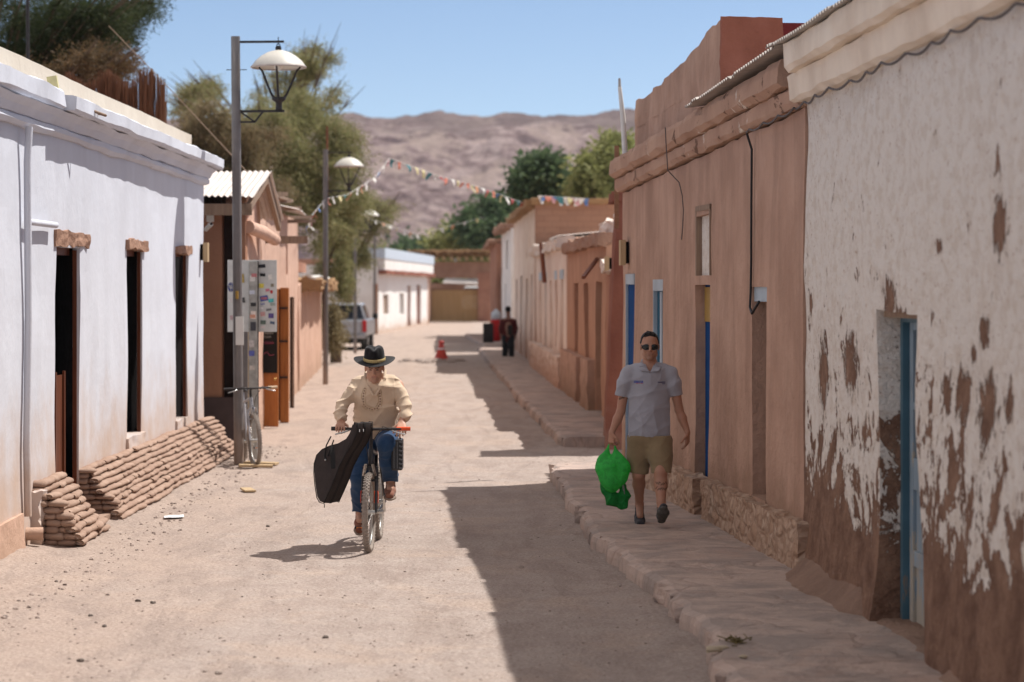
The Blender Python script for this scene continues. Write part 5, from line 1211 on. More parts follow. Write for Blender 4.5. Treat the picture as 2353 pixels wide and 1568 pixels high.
# ---------------------------------------------------------------- mountain
def mountain():
    nx_,ny_=330,150; xs=np.linspace(-330,420,nx_); V=[]
    sky=[( -900,60),(-430,104),(-150,109),(-94,110),(-80,110),(-62,112),(-47,114.5),(-44,116),(-40,114),(-15,112.5),(0,112),(20,111.5),(45,113),(75,116),(200,120),(500,118)]
    sx=[a for a,_ in sky]; sh=[b for _,b in sky]
    for j in range(ny_):
        f=j/(ny_-1); y=950+f*650
        for x in xs:
            top=float(np.interp(x*1500/1500,sx,sh)); e=f**.9
            prof=np.interp(f,[0,.10,.30,.42,.62,.80,1],[0,.06,.34,.46,.78,.97,1.0])
            rid=0; a=1; sc=.0075
            for o_ in range(6):
                n_=mnoise.noise(Vector((x*sc*1.25+3,y*sc*.8,o_*7.1))); rid+=a*(1-abs(n_)*2.2); a*=.58; sc*=2.1
            amp=26*math.sin(math.pi*min(1,f*1.02))**.8
            z=top*prof+amp*(rid-1.55)*.42+ (6*mnoise.noise(Vector((x*.01,y*.01,5)))*f*(1-f)*4)
            z=min(z,top*(.985+.012*mnoise.noise(Vector((x*.02,3,3))))*(y/1600.0)*1.185)
            if f<.1: z*=f*10
            V.append((x,y,z-1.0*(f==0)))
    i,j=np.meshgrid(np.arange(ny_-1),np.arange(nx_-1),indexing='ij'); a=(i*nx_+j).ravel()
    F=np.stack([a,a+1,a+nx_+1,a+nx_],1)
    m=NT('desert_rock'); g=m.noise(1,9,.72,.3,m.co((.035,.014,.06))); h=m.noise(1,8,.7,.4,m.co((.05,.02,.14))); zz=m.z()
    col=m.ramp(h,[(.40,(.16,.095,.10)),(.5,(.40,.275,.26)),(.59,(.64,.49,.46))])
    col=m.mix(m.mr(g,.48,.60,0,.8,True),col,(.62,.47,.40)); col=m.mix(m.mr(g,.45,.35,0,.8,True),col,(.19,.11,.10))
    zt=m.math('ADD',zz,m.mr(m.noise(.02,4),.3,.7,-14,14)); col=m.mix(m.mr(zt,86,106,0,.75,True),col,(.235,.165,.155)); col=m.mix(m.mr(zt,30,14,0,.65,True),col,(.17,.11,.115))
    n=m.bump(m.noise(1,9,.8,.3,m.co((.16,.07,.2))),1.0,9.0)
    o=mk('mountain',V,F,m.out(col,.95,n,spec=.05),smooth=True); tag(o,kind='structure')
mountain()
# haze: even air round everything
def haze():
    x0,x1,y0,y1,z0,z1=-1700,1700,-40,1760,-1.5,150
    b=MB().box(((x0+x1)/2,(y0+y1)/2,(z0+z1)/2),(x1-x0,y1-y0,z1-z0)); o=b.build('haze',None); tag(o,kind='stuff')
    m=bpy.data.materials.new('haze'); m.use_nodes=True; t=m.node_tree; t.nodes.remove(t.nodes['Principled BSDF'])
    v=t.nodes.new('ShaderNodeVolumePrincipled'); v.inputs['Color'].default_value=(.85,.88,.95,1); v.inputs['Density'].default_value=HAZE; v.inputs['Anisotropy'].default_value=.3
    t.links.new(v.outputs[0],t.nodes['Material Output'].inputs['Volume']); o.data.materials.append(m)
HAZE=.00009
USE_HAZE=True
if USE_HAZE: haze()
# ---------------------------------------------------------------- stones and litter
def stones():
    rr=random.Random(12); g=MB()
    for k in range(1500):
        u=rr.uniform(-100,1700); v=rr.uniform(1060,1620)**1.0; 
        if rr.random()>((v-1000)/500)**.3: pass
        p=G(u,v); 
        if p[0]<-4.0 or p[0]>kerb_x(p[1])-.06 : continue
        q=rr.choice((.003,.004,.004,.005,.006,.009)); g.ball((p[0],p[1],gz(p[0],p[1])+q*.2),(q*1.3,q,q*.7),6,jit=.5,sm=False,R=rotm(0,0,rr.random()*3))
    for k in range(380):
        y=rr.uniform(13,34); x=-3.55+abs(rr.gauss(0,.25)); q=rr.choice((.005,.007,.010,.016)); g.ball((x,y,gz(x,y)+q*.2),(q*1.3,q,q*.7),7,jit=.5,sm=False,R=rotm(0,0,rr.random()*3))
    tag(g.build('gravel',simple('loose_stone',(.30,.235,.20),.9,var=.5,scale=14)),kind='stuff')
    big=[(317,1386,9,'lone dark stone on the road left of a paler one'),(352,1390,9,'pale stone beside the lone dark stone on the road'),(208,1418,8,'small dark stone on the dirt near the left edge'),(748,1466,11,'dark stone on the road below the cyclist'),(1076,1568-110,7,'small stone on the road by the shadow edge'),(241,1442,8,'brown stone below the small dark one near the left edge'),(185,1520,12,'flattish dark stone low in the left corner of the road'),(502,1549,12,'pale wedge shaped stone at the bottom of the road'),(470,1543,8,'small stone beside the pale wedge shaped stone'),(1198,1305,9,'lone stone lying in the shade beside the sunlit road'),(616,1210,7,'dark pebble on the road left of the cyclist')]
    for (u,v,d,lab) in big:
        p=G(u,v); q=d/S(v)*.5*1.25; tag(MB().ball((p[0],p[1],gz(p[0],p[1])+q*.3),(q*1.2,q,q*.72),10,jit=.6,sm=False,R=rotm(0,0,u)).build('stone',simple('stone_%d'%u,((.12,.095,.08) if 'dark' in lab else (.33,.27,.23)),.9,var=.3,scale=30),base=tuple(p)),lab,'stone','loose stones on the road')
    p=G(395,1192); V=[]; 
    for i in range(5):
        for j in range(4): V.append((p[0]-.09+.045*i+.01*j,p[1]+.10-.07*j+.02*i,.02+.018*abs(nz(i,j,0,.9))+gz(p[0],p[1])))
    tag(mk('paper_scrap',V,[(i*4+j,i*4+j+1,i*4+j+5,i*4+j+4) for i in range(4) for j in range(3)],simple('white_paper',(.82,.82,.82),.7,var=.03),base=tuple(p)),'crumpled white paper scrap on the dirt by the mud rolls','paper')
    p=G(570,1130); tag(MB().box(p+np.array((0,0,.02)),(.12,.30,.02),rotm(.03,0,.3)).build('cardboard',M['palewood'],base=tuple(p)),'small flat pale card lying on the dirt beyond the mud rolls','cardboard')
    p=G(260,1343); p=G(412,1168); 
    b=MB(); rr=random.Random(2); c0=W(1692,1481,FP/14.75*.99); c0=G(1692,1481,.13)
    for k in range(60):
        a=rr.random()*6.28; q=abs(rr.gauss(0,.035)); c=c0+np.array((q*math.cos(a)*1.2,q*math.sin(a)*2.5,.012+rr.random()*.015)); b.tube([c,c+np.array((rr.gauss(0,.025),rr.gauss(0,.03),rr.uniform(0,.02)))],.0035,4)
    tag(b.build('dry_sprig',simple('dry_stalks',(.13,.10,.04),.9,var=.3),base=tuple(c0)),'withered brown sprig lying on the pavement near the camera','dead plant')
    for k,(u,v,lab) in enumerate(((1640,1500,'pale chipped stone fragment on the broken pavement corner'),(1660,1496,'small pale chip beside the larger fragment on the pavement corner'),(1708,1517,'tiny pale chip right of the withered sprig'))):
        c=G(u,v,.12); q=(.035,.022,.018)[k]; tag(MB().ball(c+np.array((0,0,.02)),(q*1.5,q,q*.6),8,jit=.5,sm=False).build('stone',simple('chip_%d'%k,(.46,.38,.27),.9),base=tuple(c)),lab,'stone')
stones()
# ---------------------------------------------------------------- figures: one smooth surface from blended tapered limbs
def surface_nets(Fd, org, h):
    nx_,ny_,nz_=Fd.shape; s=Fd<0
    C=np.zeros((nx_-1,ny_-1,nz_-1),np.int8)
    for dx in (0,1):
        for dy in (0,1):
            for dz in (0,1): C+=s[dx:nx_-1+dx,dy:ny_-1+dy,dz:nz_-1+dz]
    act=(C>0)&(C<8); ids=-np.ones(act.shape,np.int64); cells=np.argwhere(act); ids[act]=np.arange(len(cells))
    P=np.zeros((len(cells),3)); N=np.zeros(len(cells)); ci,cj,ck=cells.T
    cor=[(0,0,0),(1,0,0),(0,1,0),(1,1,0),(0,0,1),(1,0,1),(0,1,1),(1,1,1)]
    for a in range(8):
        for b in range(a+1,8):
            A=np.array(cor[a]);B=np.array(cor[b])
            if abs(A-B).sum()!=1: continue
            fa=Fd[ci+A[0],cj+A[1],ck+A[2]]; fb=Fd[ci+B[0],cj+B[1],ck+B[2]]; m=(fa<0)!=(fb<0)
            t=np.where(m,fa/np.where(m,fa-fb,1),0); P+=np.where(m[:,None],A+(B-A)*t[:,None],0); N+=m
    V=(cells+P/N[:,None])*h+org; Q=[]
    for ax in range(3):
        sl=[slice(None)]*3; sl2=[slice(None)]*3; sl[ax]=slice(0,-1); sl2[ax]=slice(1,None)
        a=s[tuple(sl)]; b=s[tuple(sl2)]; e=np.argwhere(a!=b); o1,o2=[k for k in range(3) if k!=ax]
        e=e[(e[:,o1]>0)&(e[:,o2]>0)&(e[:,o1]<Fd.shape[o1]-1)&(e[:,o2]<Fd.shape[o2]-1)]
        def c(d1,d2): q=e.copy(); q[:,o1]-=d1; q[:,o2]-=d2; return ids[q[:,0],q[:,1],q[:,2]]
        q=np.stack([c(1,1),c(0,1),c(0,0),c(1,0)],1); ins=a[e[:,0],e[:,1],e[:,2]]
        if ax==1: ins=~ins
        q[~ins]=q[~ins][:,::-1]; Q.append(q)
    return V,np.concatenate(Q)
class SDF:
    def __init__(s,k=.02): s.P=[]; s.k=k; s.noise=None; s.cuts=[]
    def cap(s,p,q,r1,r2=None,k=None,sq=None):
        """tapered limb; sq=(axis vector, factor) flattens it along that axis"""
        s.P.append(('c',np.array(p,float),np.array(q,float),r1,r1 if r2 is None else r2,s.k if k is None else k,sq)); return s
    def chain(s,pts,rs,k=None,sq=None):
        for i in range(len(pts)-1): s.cap(pts[i],pts[i+1],rs[i],rs[i+1],k,sq)
        return s
    def ell(s,c,r,k=None,R=None):
        s.P.append(('e',np.array(c,float),np.array(r,float),s.k if k is None else k,R)); return s
    def eval(s,h,pad=.04):
        lo=np.full(3,1e9); hi=-lo; bx=[]
        for p in s.P:
            if p[0]=='c': r=max(p[3],p[4]); a=np.minimum(p[1],p[2])-r; b=np.maximum(p[1],p[2])+r
            else: r=p[2].max() if p[4] is not None else p[2]; a=p[1]-r; b=p[1]+r
            lo=np.minimum(lo,a); hi=np.maximum(hi,b); bx.append((a,b))
        lo-=pad; hi+=pad; n=np.ceil((hi-lo)/h).astype(int)+1; Fd=np.full(n,.5,np.float32)
        for p,(a,b) in zip(s.P,bx):
            k=p[5] if p[0]=='c' else p[3]
            m=k+3*h+.012; i0=np.maximum(0,np.floor((a-m-lo)/h).astype(int)); i1=np.minimum(n,np.ceil((b+m-lo)/h).astype(int)+1)
            X,Y,Z=np.meshgrid(*[lo[t]+h*np.arange(i0[t],i1[t]) for t in range(3)],indexing='ij'); G_=np.stack([X,Y,Z],-1).astype(np.float32)
            if p[0]=='c':
                d=p[2]-p[1]; q=G_-p[1]; sq=p[6]
                if sq is not None:
                    ax=np.array(sq[0],float); ax/=np.linalg.norm(ax); ax=ax-d*(ax@d)/(d@d+1e-9); ax/=np.linalg.norm(ax)+1e-9; q=q+(q@ax)[...,None]*ax*(1/sq[1]-1)
                t=np.clip((q@d)/(d@d+1e-12),0,1); f=np.linalg.norm(q-t[...,None]*d,axis=-1)-(p[3]+(p[4]-p[3])*t)
                if sq is not None: f*=min(1,sq[1]+.15)
            else:
                q=G_-p[1]
                if p[4] is not None: q=q@p[4]
                k0=np.linalg.norm(q/p[2],axis=-1); k1=np.linalg.norm(q/(p[2]**2),axis=-1)+1e-9; f=k0*(k0-1)/k1
            sub=Fd[i0[0]:i1[0],i0[1]:i1[1],i0[2]:i1[2]]
            hh=np.maximum(k-np.abs(sub-f),0)/max(k,1e-6); np.copyto(sub,np.minimum(sub,f)-hh*hh*k*.25)
        if s.noise is not None or s.cuts:
            X,Y,Z=np.meshgrid(*[lo[t]+h*np.arange(n[t]) for t in range(3)],indexing='ij')
            if s.noise is not None:
                near=np.abs(Fd)<.06; Fd[near]+=s.noise(X[near],Y[near],Z[near]).astype(np.float32)
            for c in s.cuts: Fd=np.maximum(Fd,c(X,Y,Z)).astype(np.float32)
        return Fd,lo
    def mesh(s,name,mat,h,parent=None,base=None,relax=1):
        Fd,lo=s.eval(h); V,Q=surface_nets(Fd,lo,h)
        o=mk(name,V,Q,mat,parent,base,smooth=True)
        return o
def hand(s, wrist, dirn, palmn, thumbdir, curl=.5, size=1.0, curls=None, splay=.12):
    """Palm and five unequal bent fingers. dirn: wrist->knuckles, palmn: out of the palm (curl direction), thumbdir: side of the thumb."""
    w_=np.array(wrist,float); d=np.array(dirn,float); d/=np.linalg.norm(d); n=np.array(palmn,float); n-=d*(n@d); n/=np.linalg.norm(n)
    t=np.array(thumbdir,float); t-=d*(t@d)+n*(t@n); t/=np.linalg.norm(t); z=size
    for f in (-.030,-.010,.010,.030): s.cap(w_+t*f*.6*z, w_+d*.085*z+t*f*z, .015*z,.0125*z,.014)
    for i,(off,L) in enumerate(((.032,.070),(.011,.080),(-.011,.075),(-.031,.058))):
        c=(curls[i] if curls else curl); p=w_+d*.088*z+t*off*z; a=0; dd=d+t*splay*off/.03; dd/=np.linalg.norm(dd)
        for seg,fr in ((0,.42),(1,.33),(2,.25)):
            a+=c*(.75,1.1,.8)[seg]; v=dd*math.cos(a)+n*math.sin(a); q=p+v*L*fr*z; s.cap(p,q,(.0092,.0084,.0078)[seg]*z,(.0086,.0078,.0070)[seg]*z,.004); p=q
    p=w_+d*.025*z+t*.026*z; v=(t*.75+d*.62+n*.30); v/=np.linalg.norm(v); q=p+v*.040*z; s.cap(p,q,.0145*z,.0115*z,.010)
    v=(t*.30+d*.85+n*.42); v/=np.linalg.norm(v); r_=q+v*.030*z; s.cap(q,r_,.0105*z,.0095*z,.004); v=(d*.8+n*.7); v/=np.linalg.norm(v); s.cap(r_,r_+v*.022*z,.0092*z,.008*z,.004)
def head(s, c, F, U, sc=1.0):
    """Head round centre c (eye level, mid skull); F forward, U up."""
    c=np.array(c,float); F=np.array(F,float); F/=np.linalg.norm(F); U=np.array(U,float); U-=F*(U@F); U/=np.linalg.norm(U); R_=np.cross(F,U); M_=np.stack([R_,F,U],1)
    P=lambda r,f,u: c+(R_*r+F*f+U*u)*sc
    s.ell(P(0,-.010,.030),np.array((.074,.094,.088))*sc,.02,M_)
    s.ell(P(0,.030,-.030),np.array((.060,.058,.076))*sc,.025,M_)
    s.cap(P(-.040,.010,-.070),P(0,.052,-.098),.028*sc,.020*sc,.03); s.cap(P(.040,.010,-.070),P(0,.052,-.098),.028*sc,.020*sc,.03)   # jaw to chin
    s.ell(P(0,.066,-.100),np.array((.020,.016,.014))*sc,.018,M_)
    for g in (-1,1):
        s.cap(P(g*.012,.082,.020),P(g*.042,.072,.022),.0085*sc,.008*sc,.012)      # brow
        s.ell(P(g*.042,.060,-.030),np.array((.020,.016,.018))*sc,.02,M_)          # cheekbone
        s.ell(P(g*.077,-.008,-.008),np.array((.010,.017,.030))*sc,.006,M_)        # ear
        s.ell(P(g*.009,.094,-.034),np.array((.009,.010,.007))*sc,.006,M_)         # nostril
    s.cap(P(0,.084,.010),P(0,.104,-.028),.0095*sc,.0115*sc,.008)                  # nose
    s.cap(P(-.020,.080,-.060),P(.020,.080,-.060),.0062*sc,.0062*sc,.007); s.cap(P(-.016,.079,-.071),P(.016,.079,-.071),.0072*sc,.0072*sc,.007)
    return P,M_
def skin_mat(name,c,lipc,areas):
    """Skin with warmer lips and darker brows, keyed to their own place on the face through a colour attribute."""
    m=NT(name); at=m.n('Attribute',{'attribute_name':'tint'}); f=m.noise(35,5,.6); g=m.noise(9,3)
    col=m.mix(m.mr(f,.3,.7,0,.35),c,mul(c,.82)); col=m.mix(m.mr(g,.4,.7,0,.3),col,(c[0]*1.05,c[1]*.85,c[2]*.8))
    sp=m.n('SeparateColor',Color=at.outputs[0]); col=m.mix(sp.outputs[0],col,lipc); col=m.mix(sp.outputs[1],col,(.02,.014,.012)); col=m.mix(sp.outputs[2],col,mul(c,.80))
    return m.out(col,.52,m.bump(f,.12,.002),spec=.35,Subsurface_Weight=.06,Subsurface_Scale=.01)
def tint(o, regions):
    me=o.data; n=len(me.vertices); co=np.empty(n*3,np.float32); me.vertices.foreach_get('co',co); co=co.reshape(-1,3)+rootloc(o).astype(np.float32)
    a=np.zeros((n,4),np.float32); a[:,3]=1
    for ch,f in regions: a[:,ch]=np.maximum(a[:,ch],np.clip(f(co),0,1))
    at=me.color_attributes.new('tint','FLOAT_COLOR','POINT'); at.data.foreach_set('color',a.ravel())
def near(p,r,soft=.004):
    p=np.array(p); r=np.array(r if hasattr(r,'__len__') else (r,)*3)
    return lambda c:(1.15-np.linalg.norm((c-p)/r,axis=1))*6
def seg(p,q,r):
    p=np.array(p,float);q=np.array(q,float);d=q-p
    def f(c): t=np.clip(((c-p)@d)/(d@d),0,1); return (r-np.linalg.norm(c-p-t[:,None]*d,axis=1))/(r*.35)
    return f
def folds(a=.006,dirs=((9,3,22),(14,-6,-17),(-5,11,30)),seed=0):
    """Cloth creases: thin raised ridges that come and go, over a slow swell."""
    def f(x,y,z):
        r=0
        for i,(p,q,t) in enumerate(dirs):
            w_=p*x+q*y+t*z+seed*1.7+i*2.1; w_=w_+1.3*np.sin(.45*(t*x-p*z)+i+seed)+.6*np.sin(1.3*(q*x+p*y)+2*i)
            m_=np.clip(.35+.9*np.sin(.31*(t*x+p*z)*1.0+i*1.9+seed*2.3+4*y),0,1)
            r=r+(1-np.abs(np.sin(w_)))**2.2*m_
        return a*(.45-r)
    return f
def fabric(name,c,rough=.9,weave=220,var=.12,bump=.25,dust=None):
    m=NT(name); a=m.noise(7,5,.6); b=m.noise(weave,2,.5)
    col=m.mix(m.mr(a,.3,.7),mul(c,1-var),mul(c,1+var)); col=m.mix(m.mr(b,.4,.6,0,.25),col,mul(c,.75))
    if dust: col=m.mix(m.mr(m.noise(4,5,.7),.45,.7,0,.6),col,dust)
    n=m.bump(m.noise(14,4,.6),.35,.012); n=m.bump(b,bump,.002,n)
    return m.out(col,rough,n,spec=.1,Sheen_Weight=.15)
# ======================================================= the walking man
def man():
    sz=257.0; X=lambda xc:.562+.001283*xc; Z=lambda yc:2.024-.001283*yc; Y0=FP/sz
    A=lambda xc,yc,dy=0.0: np.array((X(xc),Y0+dy,Z(yc)))
    skin=skin_mat('tanned_skin',(.40,.215,.145),(.34,.13,.10),None)
    b=SDF(.02)
    hc=A(522,236,.01); P,M_=head(b,hc,(0,-1,-.03),(0,0,1),1.02)
    b.cap(P(0,-.02,-.09),A(522,395,.04),.056,.062,.02)                        # neck
    b.cap(A(440,410,.04),A(605,410,.04),.06,.06,.03)
    # hidden trunk under the clothes keeps the body one piece
    b.cap(A(520,430,.03),A(520,700,.02),.11,.11,.05,((0,1,0),.7)); b.cap(A(515,700,.02),A(515,900,.02),.11,.12,.05,((0,1,0),.75))
    # arms
    sl,el,wl=A(360,430,.02),A(322,690,.03),A(256,835,-.04)
    b.chain([sl,(sl+el)/2,el],[.050,.046,.039],.02); b.chain([el,el*.62+wl*.38,wl],[.039,.041,.026],.015,((0,1,0),.9))
    sr,er,wr=A(680,430,.02),A(728,680,.05),A(786,838,.02)
    b.chain([sr,(sr+er)/2,er],[.050,.046,.039],.02); b.chain([er,er*.62+wr*.38,wr],[.039,.041,.026],.015,((0,1,0),.9))
    hand(b,wl,(-.02,-.05,-1),(.55,.35,-.1),(.25,-1,0),.95,1.0,[.9,1.0,1.0,1.0])
    hand(b,wr,(-.02,.03,-1),(-.85,.35,0),(-.25,-1,0),.42,1.0,[.30,.42,.5,.55])
    # legs: his right (picture left) trails, his left steps out heel first
    hl,kl,al=A(450,930,.04),A(444,1130,.02),A(457,1352,.20)
    kl[1]-=.02; al[1]=Y0+.16
    b.chain([hl,kl],[.088,.060],.03); c_=kl*.68+al*.32+np.array((0,.02,0)); b.chain([kl,c_,kl*.2+al*.8,al],[.052,.057,.036,.034],.02)
    hr,kr,ar=A(590,930,.0),A(590,1108,-.16),A(588,1352,-.30)
    b.chain([hr,kr],[.088,.062],.03); c_=kr*.68+ar*.32+np.array((0,.025,0)); b.chain([kr,c_,kr*.2+ar*.8,ar],[.054,.059,.038,.034],.02)
    b.cap(al,al+np.array((0,-.10,-.09)),.036,.03,.02); b.cap(ar,ar+np.array((0,-.12,-.02)),.036,.03,.02)
    base=(X(522),Y0,.12)
    o=b.mesh('person',skin,.0058,None,base); tag(o,'man in grey polo shirt, khaki shorts and sunglasses walking with a green bag','person')
    reg=[(0,seg(P(-.018,.088,-.060),P(.018,.088,-.060),.009)),(0,seg(P(-.015,.088,-.071),P(.015,.088,-.071),.009)),(2,near(P(0,.07,-.085),(.05,.045,.03)))]
    for g in (-1,1): reg.append((1,seg(P(g*.014,.092,.031),P(g*.050,.080,.033),.006)))
    tk=kr*.62+ar*.38; rr=random.Random(4)
    for z0 in (1178,1212):                                                # calf tattoo scrolls
        for q in range(7):
            p=A(558+q*11,z0+rr.uniform(-8,8),-.28); sl_=rr.uniform(-1.5,1.5)
            reg.append((1,lambda c,a_=p,b_=sl_:(((np.abs(c[:,0]-a_[0])<.009)&(np.abs(c[:,2]-(a_[2]+(c[:,0]-a_[0])*b_))<.0055)&(c[:,1]<tk[1]+.02))*.75).astype(np.float32)))
    reg.append((1,lambda c:(((np.abs(c[:,2]-Z(597)-.006*np.sin(c[:,0]*90))<.010)&(c[:,0]>X(305))&(c[:,0]<X(345))&(c[:,1]<Y0+.02))*.7).astype(np.float32)))
    tint(o,reg)
    # hair
    h=SDF(.015); h.ell(P(0,-.022,.052),(.080*1.02,.092*1.02,.078*1.02),.01,M_); h.cap(P(-.072,-.02,.03),P(-.070,-.012,.0),.014,.006); h.cap(P(.072,-.02,.03),P(.070,-.012,.0),.014,.006)
    rr=random.Random(2)
    for k in range(46):
        a=rr.uniform(-1.2,1.2); f=rr.uniform(-.06,.055); p=P(.062*math.sin(a),f,.052+.070*math.cos(a)*(1-.35*(f/.09)**2)); e=p+(M_[:,2]*rr.uniform(.006,.020)+M_[:,0]*rr.uniform(-.008,.008)+M_[:,1]*rr.uniform(-.01,.012)); h.cap(p,e,.007,.003,.006)
    h.cuts.append(lambda x,y,z:np.where(y<P(0,.02,0)[1]+.0,P(0,0,.082)[2]-z,P(0,0,-.015)[2]-z))
    h.mesh('hair',fabric('black_hair',(.014,.011,.010),.6,400,.3,.6),.0055,o)
    # sunglasses
    g=MB(); L=MB()
    for sx in (-1,1):
        cc=P(sx*.035,.088,-.004); ring=[]
        for a in np.linspace(0,2*math.pi,19)[:-1]:
            r1=.0325*(1+.10*math.cos(2*a)); ring.append(cc+M_[:,0]*math.cos(a)*r1*1.05+M_[:,2]*math.sin(a)*.0235+M_[:,1]*(-.010*(math.cos(a)*sx>0)*abs(math.cos(a))**2))
        g.tube(ring,.0035,6,closed=True); L.add([cc+M_[:,1]*.004]+ring,[(0,1+i,1+(i+1)%18) for i in range(18)],True)
        g.bar(P(sx*.062,.078,.006),P(sx*.078,-.01,.006),.004,.010)
    g.bar(P(-.008,.094,.004),P(.008,.094,.004),.005)
    go=g.build('sunglasses',simple('black_frame',(.01,.01,.01),.25,spec=.6),o); L.build('lens',simple('dark_lens',(.008,.010,.011),.22,spec=.4),go)
    # polo shirt
    t=SDF(.03); sq=((0,1,0),.62)
    t.cap(A(430,402,.04),A(612,402,.04),.062,.062,.04); t.cap(A(385,440,.03),A(655,440,.03),.066,.066,.05)
    t.cap(A(455,470,.02),A(455,820,.02),.118,.112,.05,sq); t.cap(A(572,470,.02),A(578,820,.02),.118,.116,.05,sq); t.cap(A(515,460,.0),A(515,830,.0),.13,.135,.05,((0,1,0),.75))
    t.cap(A(448,830,.02),A(452,866,.02),.122,.124,.03,sq); t.cap(A(575,830,.02),A(578,866,.02),.122,.124,.03,sq)
    t.chain([A(372,425,.02),A(345,500,.02),A(330,570,.03)],[.066,.064,.062],.03); t.chain([A(668,425,.02),A(692,500,.02),A(708,568,.04)],[.066,.064,.062],.03)
    fl=folds(.009,((6,2,18),(12,-4,-13),(-17,5,12)),1); drape=folds(.010,((16,3,9),(22,4,-7),(-10,3,20)),4)
    t.noise=lambda x,y,z: fl(x,y,z)*.7+drape(x,y,z)*np.clip((1.35-z)/.3,0,1)
    zc=Z(873); t.cuts.append(lambda x,y,z:(zc+.006*np.sin(x*26)-z)); pl,pd=A(326,575,0),np.array((-.18,0,-1.)); pd/=np.linalg.norm(pd)
    t.cuts.append(lambda x,y,z:np.where(x<X(372),((x-X(325))*pd[0]+(z-Z(583))*pd[2])-.004,-1)); t.cuts.append(lambda x,y,z:np.where(x>X(668),((x-X(706))*-pd[0]+(z-Z(580))*pd[2])-.004,-1))
    # open neckline
    t.cuts.append(lambda x,y,z:.058-np.sqrt((x-X(520))**2+((y-Y0-.03)*.95)**2)-np.clip(Z(372)-z,-.05,.9)*.75)
    t.cuts.append(lambda x,y,z:np.where(y<Y0+.02,(z-Z(424))*.45-np.abs(x-X(520)),-1))
    shirt=fabric('grey_pique',(.35,.355,.40),.9,260,.05,.3)
    so=t.mesh('polo_shirt',shirt,.0062,o)
    c=SDF(.006); x0=X(520)
    for sx in (-1,1):
        S1,F1=np.array((x0+sx*.060,Y0+.03,Z(338))),np.array((x0+sx*.008,Y0-.085,Z(410)))
        S2,T1_=np.array((x0+sx*.086,Y0+.03,Z(358))),np.array((x0+sx*.074,Y0-.098,Z(404)))
        for q in range(9):
            f=q/8; a_=S1*(1-f)+F1*f+np.array((sx*.012,-.035,-.004))*math.sin(math.pi*f); b_=S2*(1-f)+T1_*f+np.array((sx*.012,-.030,-.006))*math.sin(math.pi*f); c.cap(a_,b_,.0068,.0068,.006)
        for q in range(7):
            a0=math.pi/2+q*.27; a1=a0+.27; p0=np.array((x0+sx*.062*math.sin(a0),Y0+.03-.062*math.cos(a0),Z(338))); p1=np.array((x0+sx*.062*math.sin(a1),Y0+.03-.062*math.cos(a1),Z(338))); c.cap(p0,p1,.012,.012,.006)
    c.mesh('collar',shirt,.005,o)
    pk=MB(); fy=Y0-.128; pk.box((X(519),fy+.004,Z(470)),(.026,.012,.13)); 
    for zz in (430,462): pk.tube([(X(519),fy-.004,Z(zz)),(X(519),fy+.004,Z(zz))],.005,8)
    # logos laid on the cloth
    def onshirt(u,v): 
        dg=bpy.context.evaluated_depsgraph_get(); off=Vector(rootloc(so)); ok,loc,nrm,_=so.ray_cast(Vector((u,Y0-1,v))-off,Vector((0,1,0))); return (loc+off if ok else Vector((u,fy,v))),(nrm if ok else Vector((0,-1,0)))
    loc,_n=onshirt(X(519),Z(455)); pl_=MB()
    for q in range(5):
        l0,_=onshirt(X(519),Z(415+q*20)); pl_.box((l0.x,l0.y-.001,l0.z),(.024,.006,.028))
    pl_.build('button_placket',shirt,so)
    def text(s_,u,v,size,m,wd=None,bold=0.0):
        cu=bpy.data.curves.new('txt','FONT'); cu.body=s_; cu.size=size; cu.extrude=.0006; cu.align_x='CENTER'; cu.align_y='CENTER'; cu.offset=bold
        tmp=bpy.data.objects.new('txt',cu); COL.objects.link(tmp); dg=bpy.context.evaluated_depsgraph_get(); me=bpy.data.meshes.new_from_object(tmp.evaluated_get(dg)); bpy.data.objects.remove(tmp)
        V=np.array([v_.co for v_ in me.vertices]); F=[tuple(p.vertices) for p in me.polygons]
        if wd: V[:,0]*=wd/(V[:,0].max()-V[:,0].min())
        out=[]
        for q in V:
            l,_=onshirt(u+q[0],v+q[1]); out.append((u+q[0],l.y-.0022-q[2],v+q[1]))
        return mk('printed_logo',out,F,m,so)
    bl=simple('blue_print',(.03,.07,.42),.6); rdm=simple('red_print',(.55,.03,.06),.6); nv=simple('navy_print',(.03,.03,.12),.6)
    text('SERRATUR',X(440),Z(483),.028,bl,.082,.0006)
    def marks(x0_,x1_,z_,hh_,m,n_):                                       # small print too fine to read: a broken line of stitches
        b_=MB()
        for q in range(n_):
            xa=x0_+(x1_-x0_)*(q+.5)/n_; l,_=onshirt(xa,z_); b_.box((xa,l.y-.002,z_),((x1_-x0_)/n_*.8,.0012,hh_*(1,.7,.85,.6)[q%4]))
        b_.build('printed_mark',m,so)
    marks(X(424),X(472),Z(492),.005,rdm,3); marks(X(573),X(628),Z(485),.011,nv,8); marks(X(606),X(627),Z(496),.007,nv,3)
    l0,_=onshirt(X(312),Z(490)); MB().lathe([(0,0),(.020,.0),(.020,.003),(0,.003)],(0,0,0),16,R=np.array(Matrix.Rotation(math.radians(90),3,'X'))).build('sleeve_badge',rdm,so).location=Vector((X(314)-base[0],l0.y-.006-base[1],Z(490)-base[2]))
    # shorts
    t=SDF(.03); sq=((0,1,0),.78)
    t.cap(A(470,860,.03),A(560,860,.03),.125,.125,.04,((0,1,0),.85))
    t.chain([A(455,900,.03),A(446,1000,.03),A(446,1108,.02)],[.120,.105,.094],.035,((0,1,0),.92)); t.chain([A(588,900,.0),A(594,1000,-.06),A(596,1105,-.13)],[.122,.106,.092],.035,((0,1,0),.92))
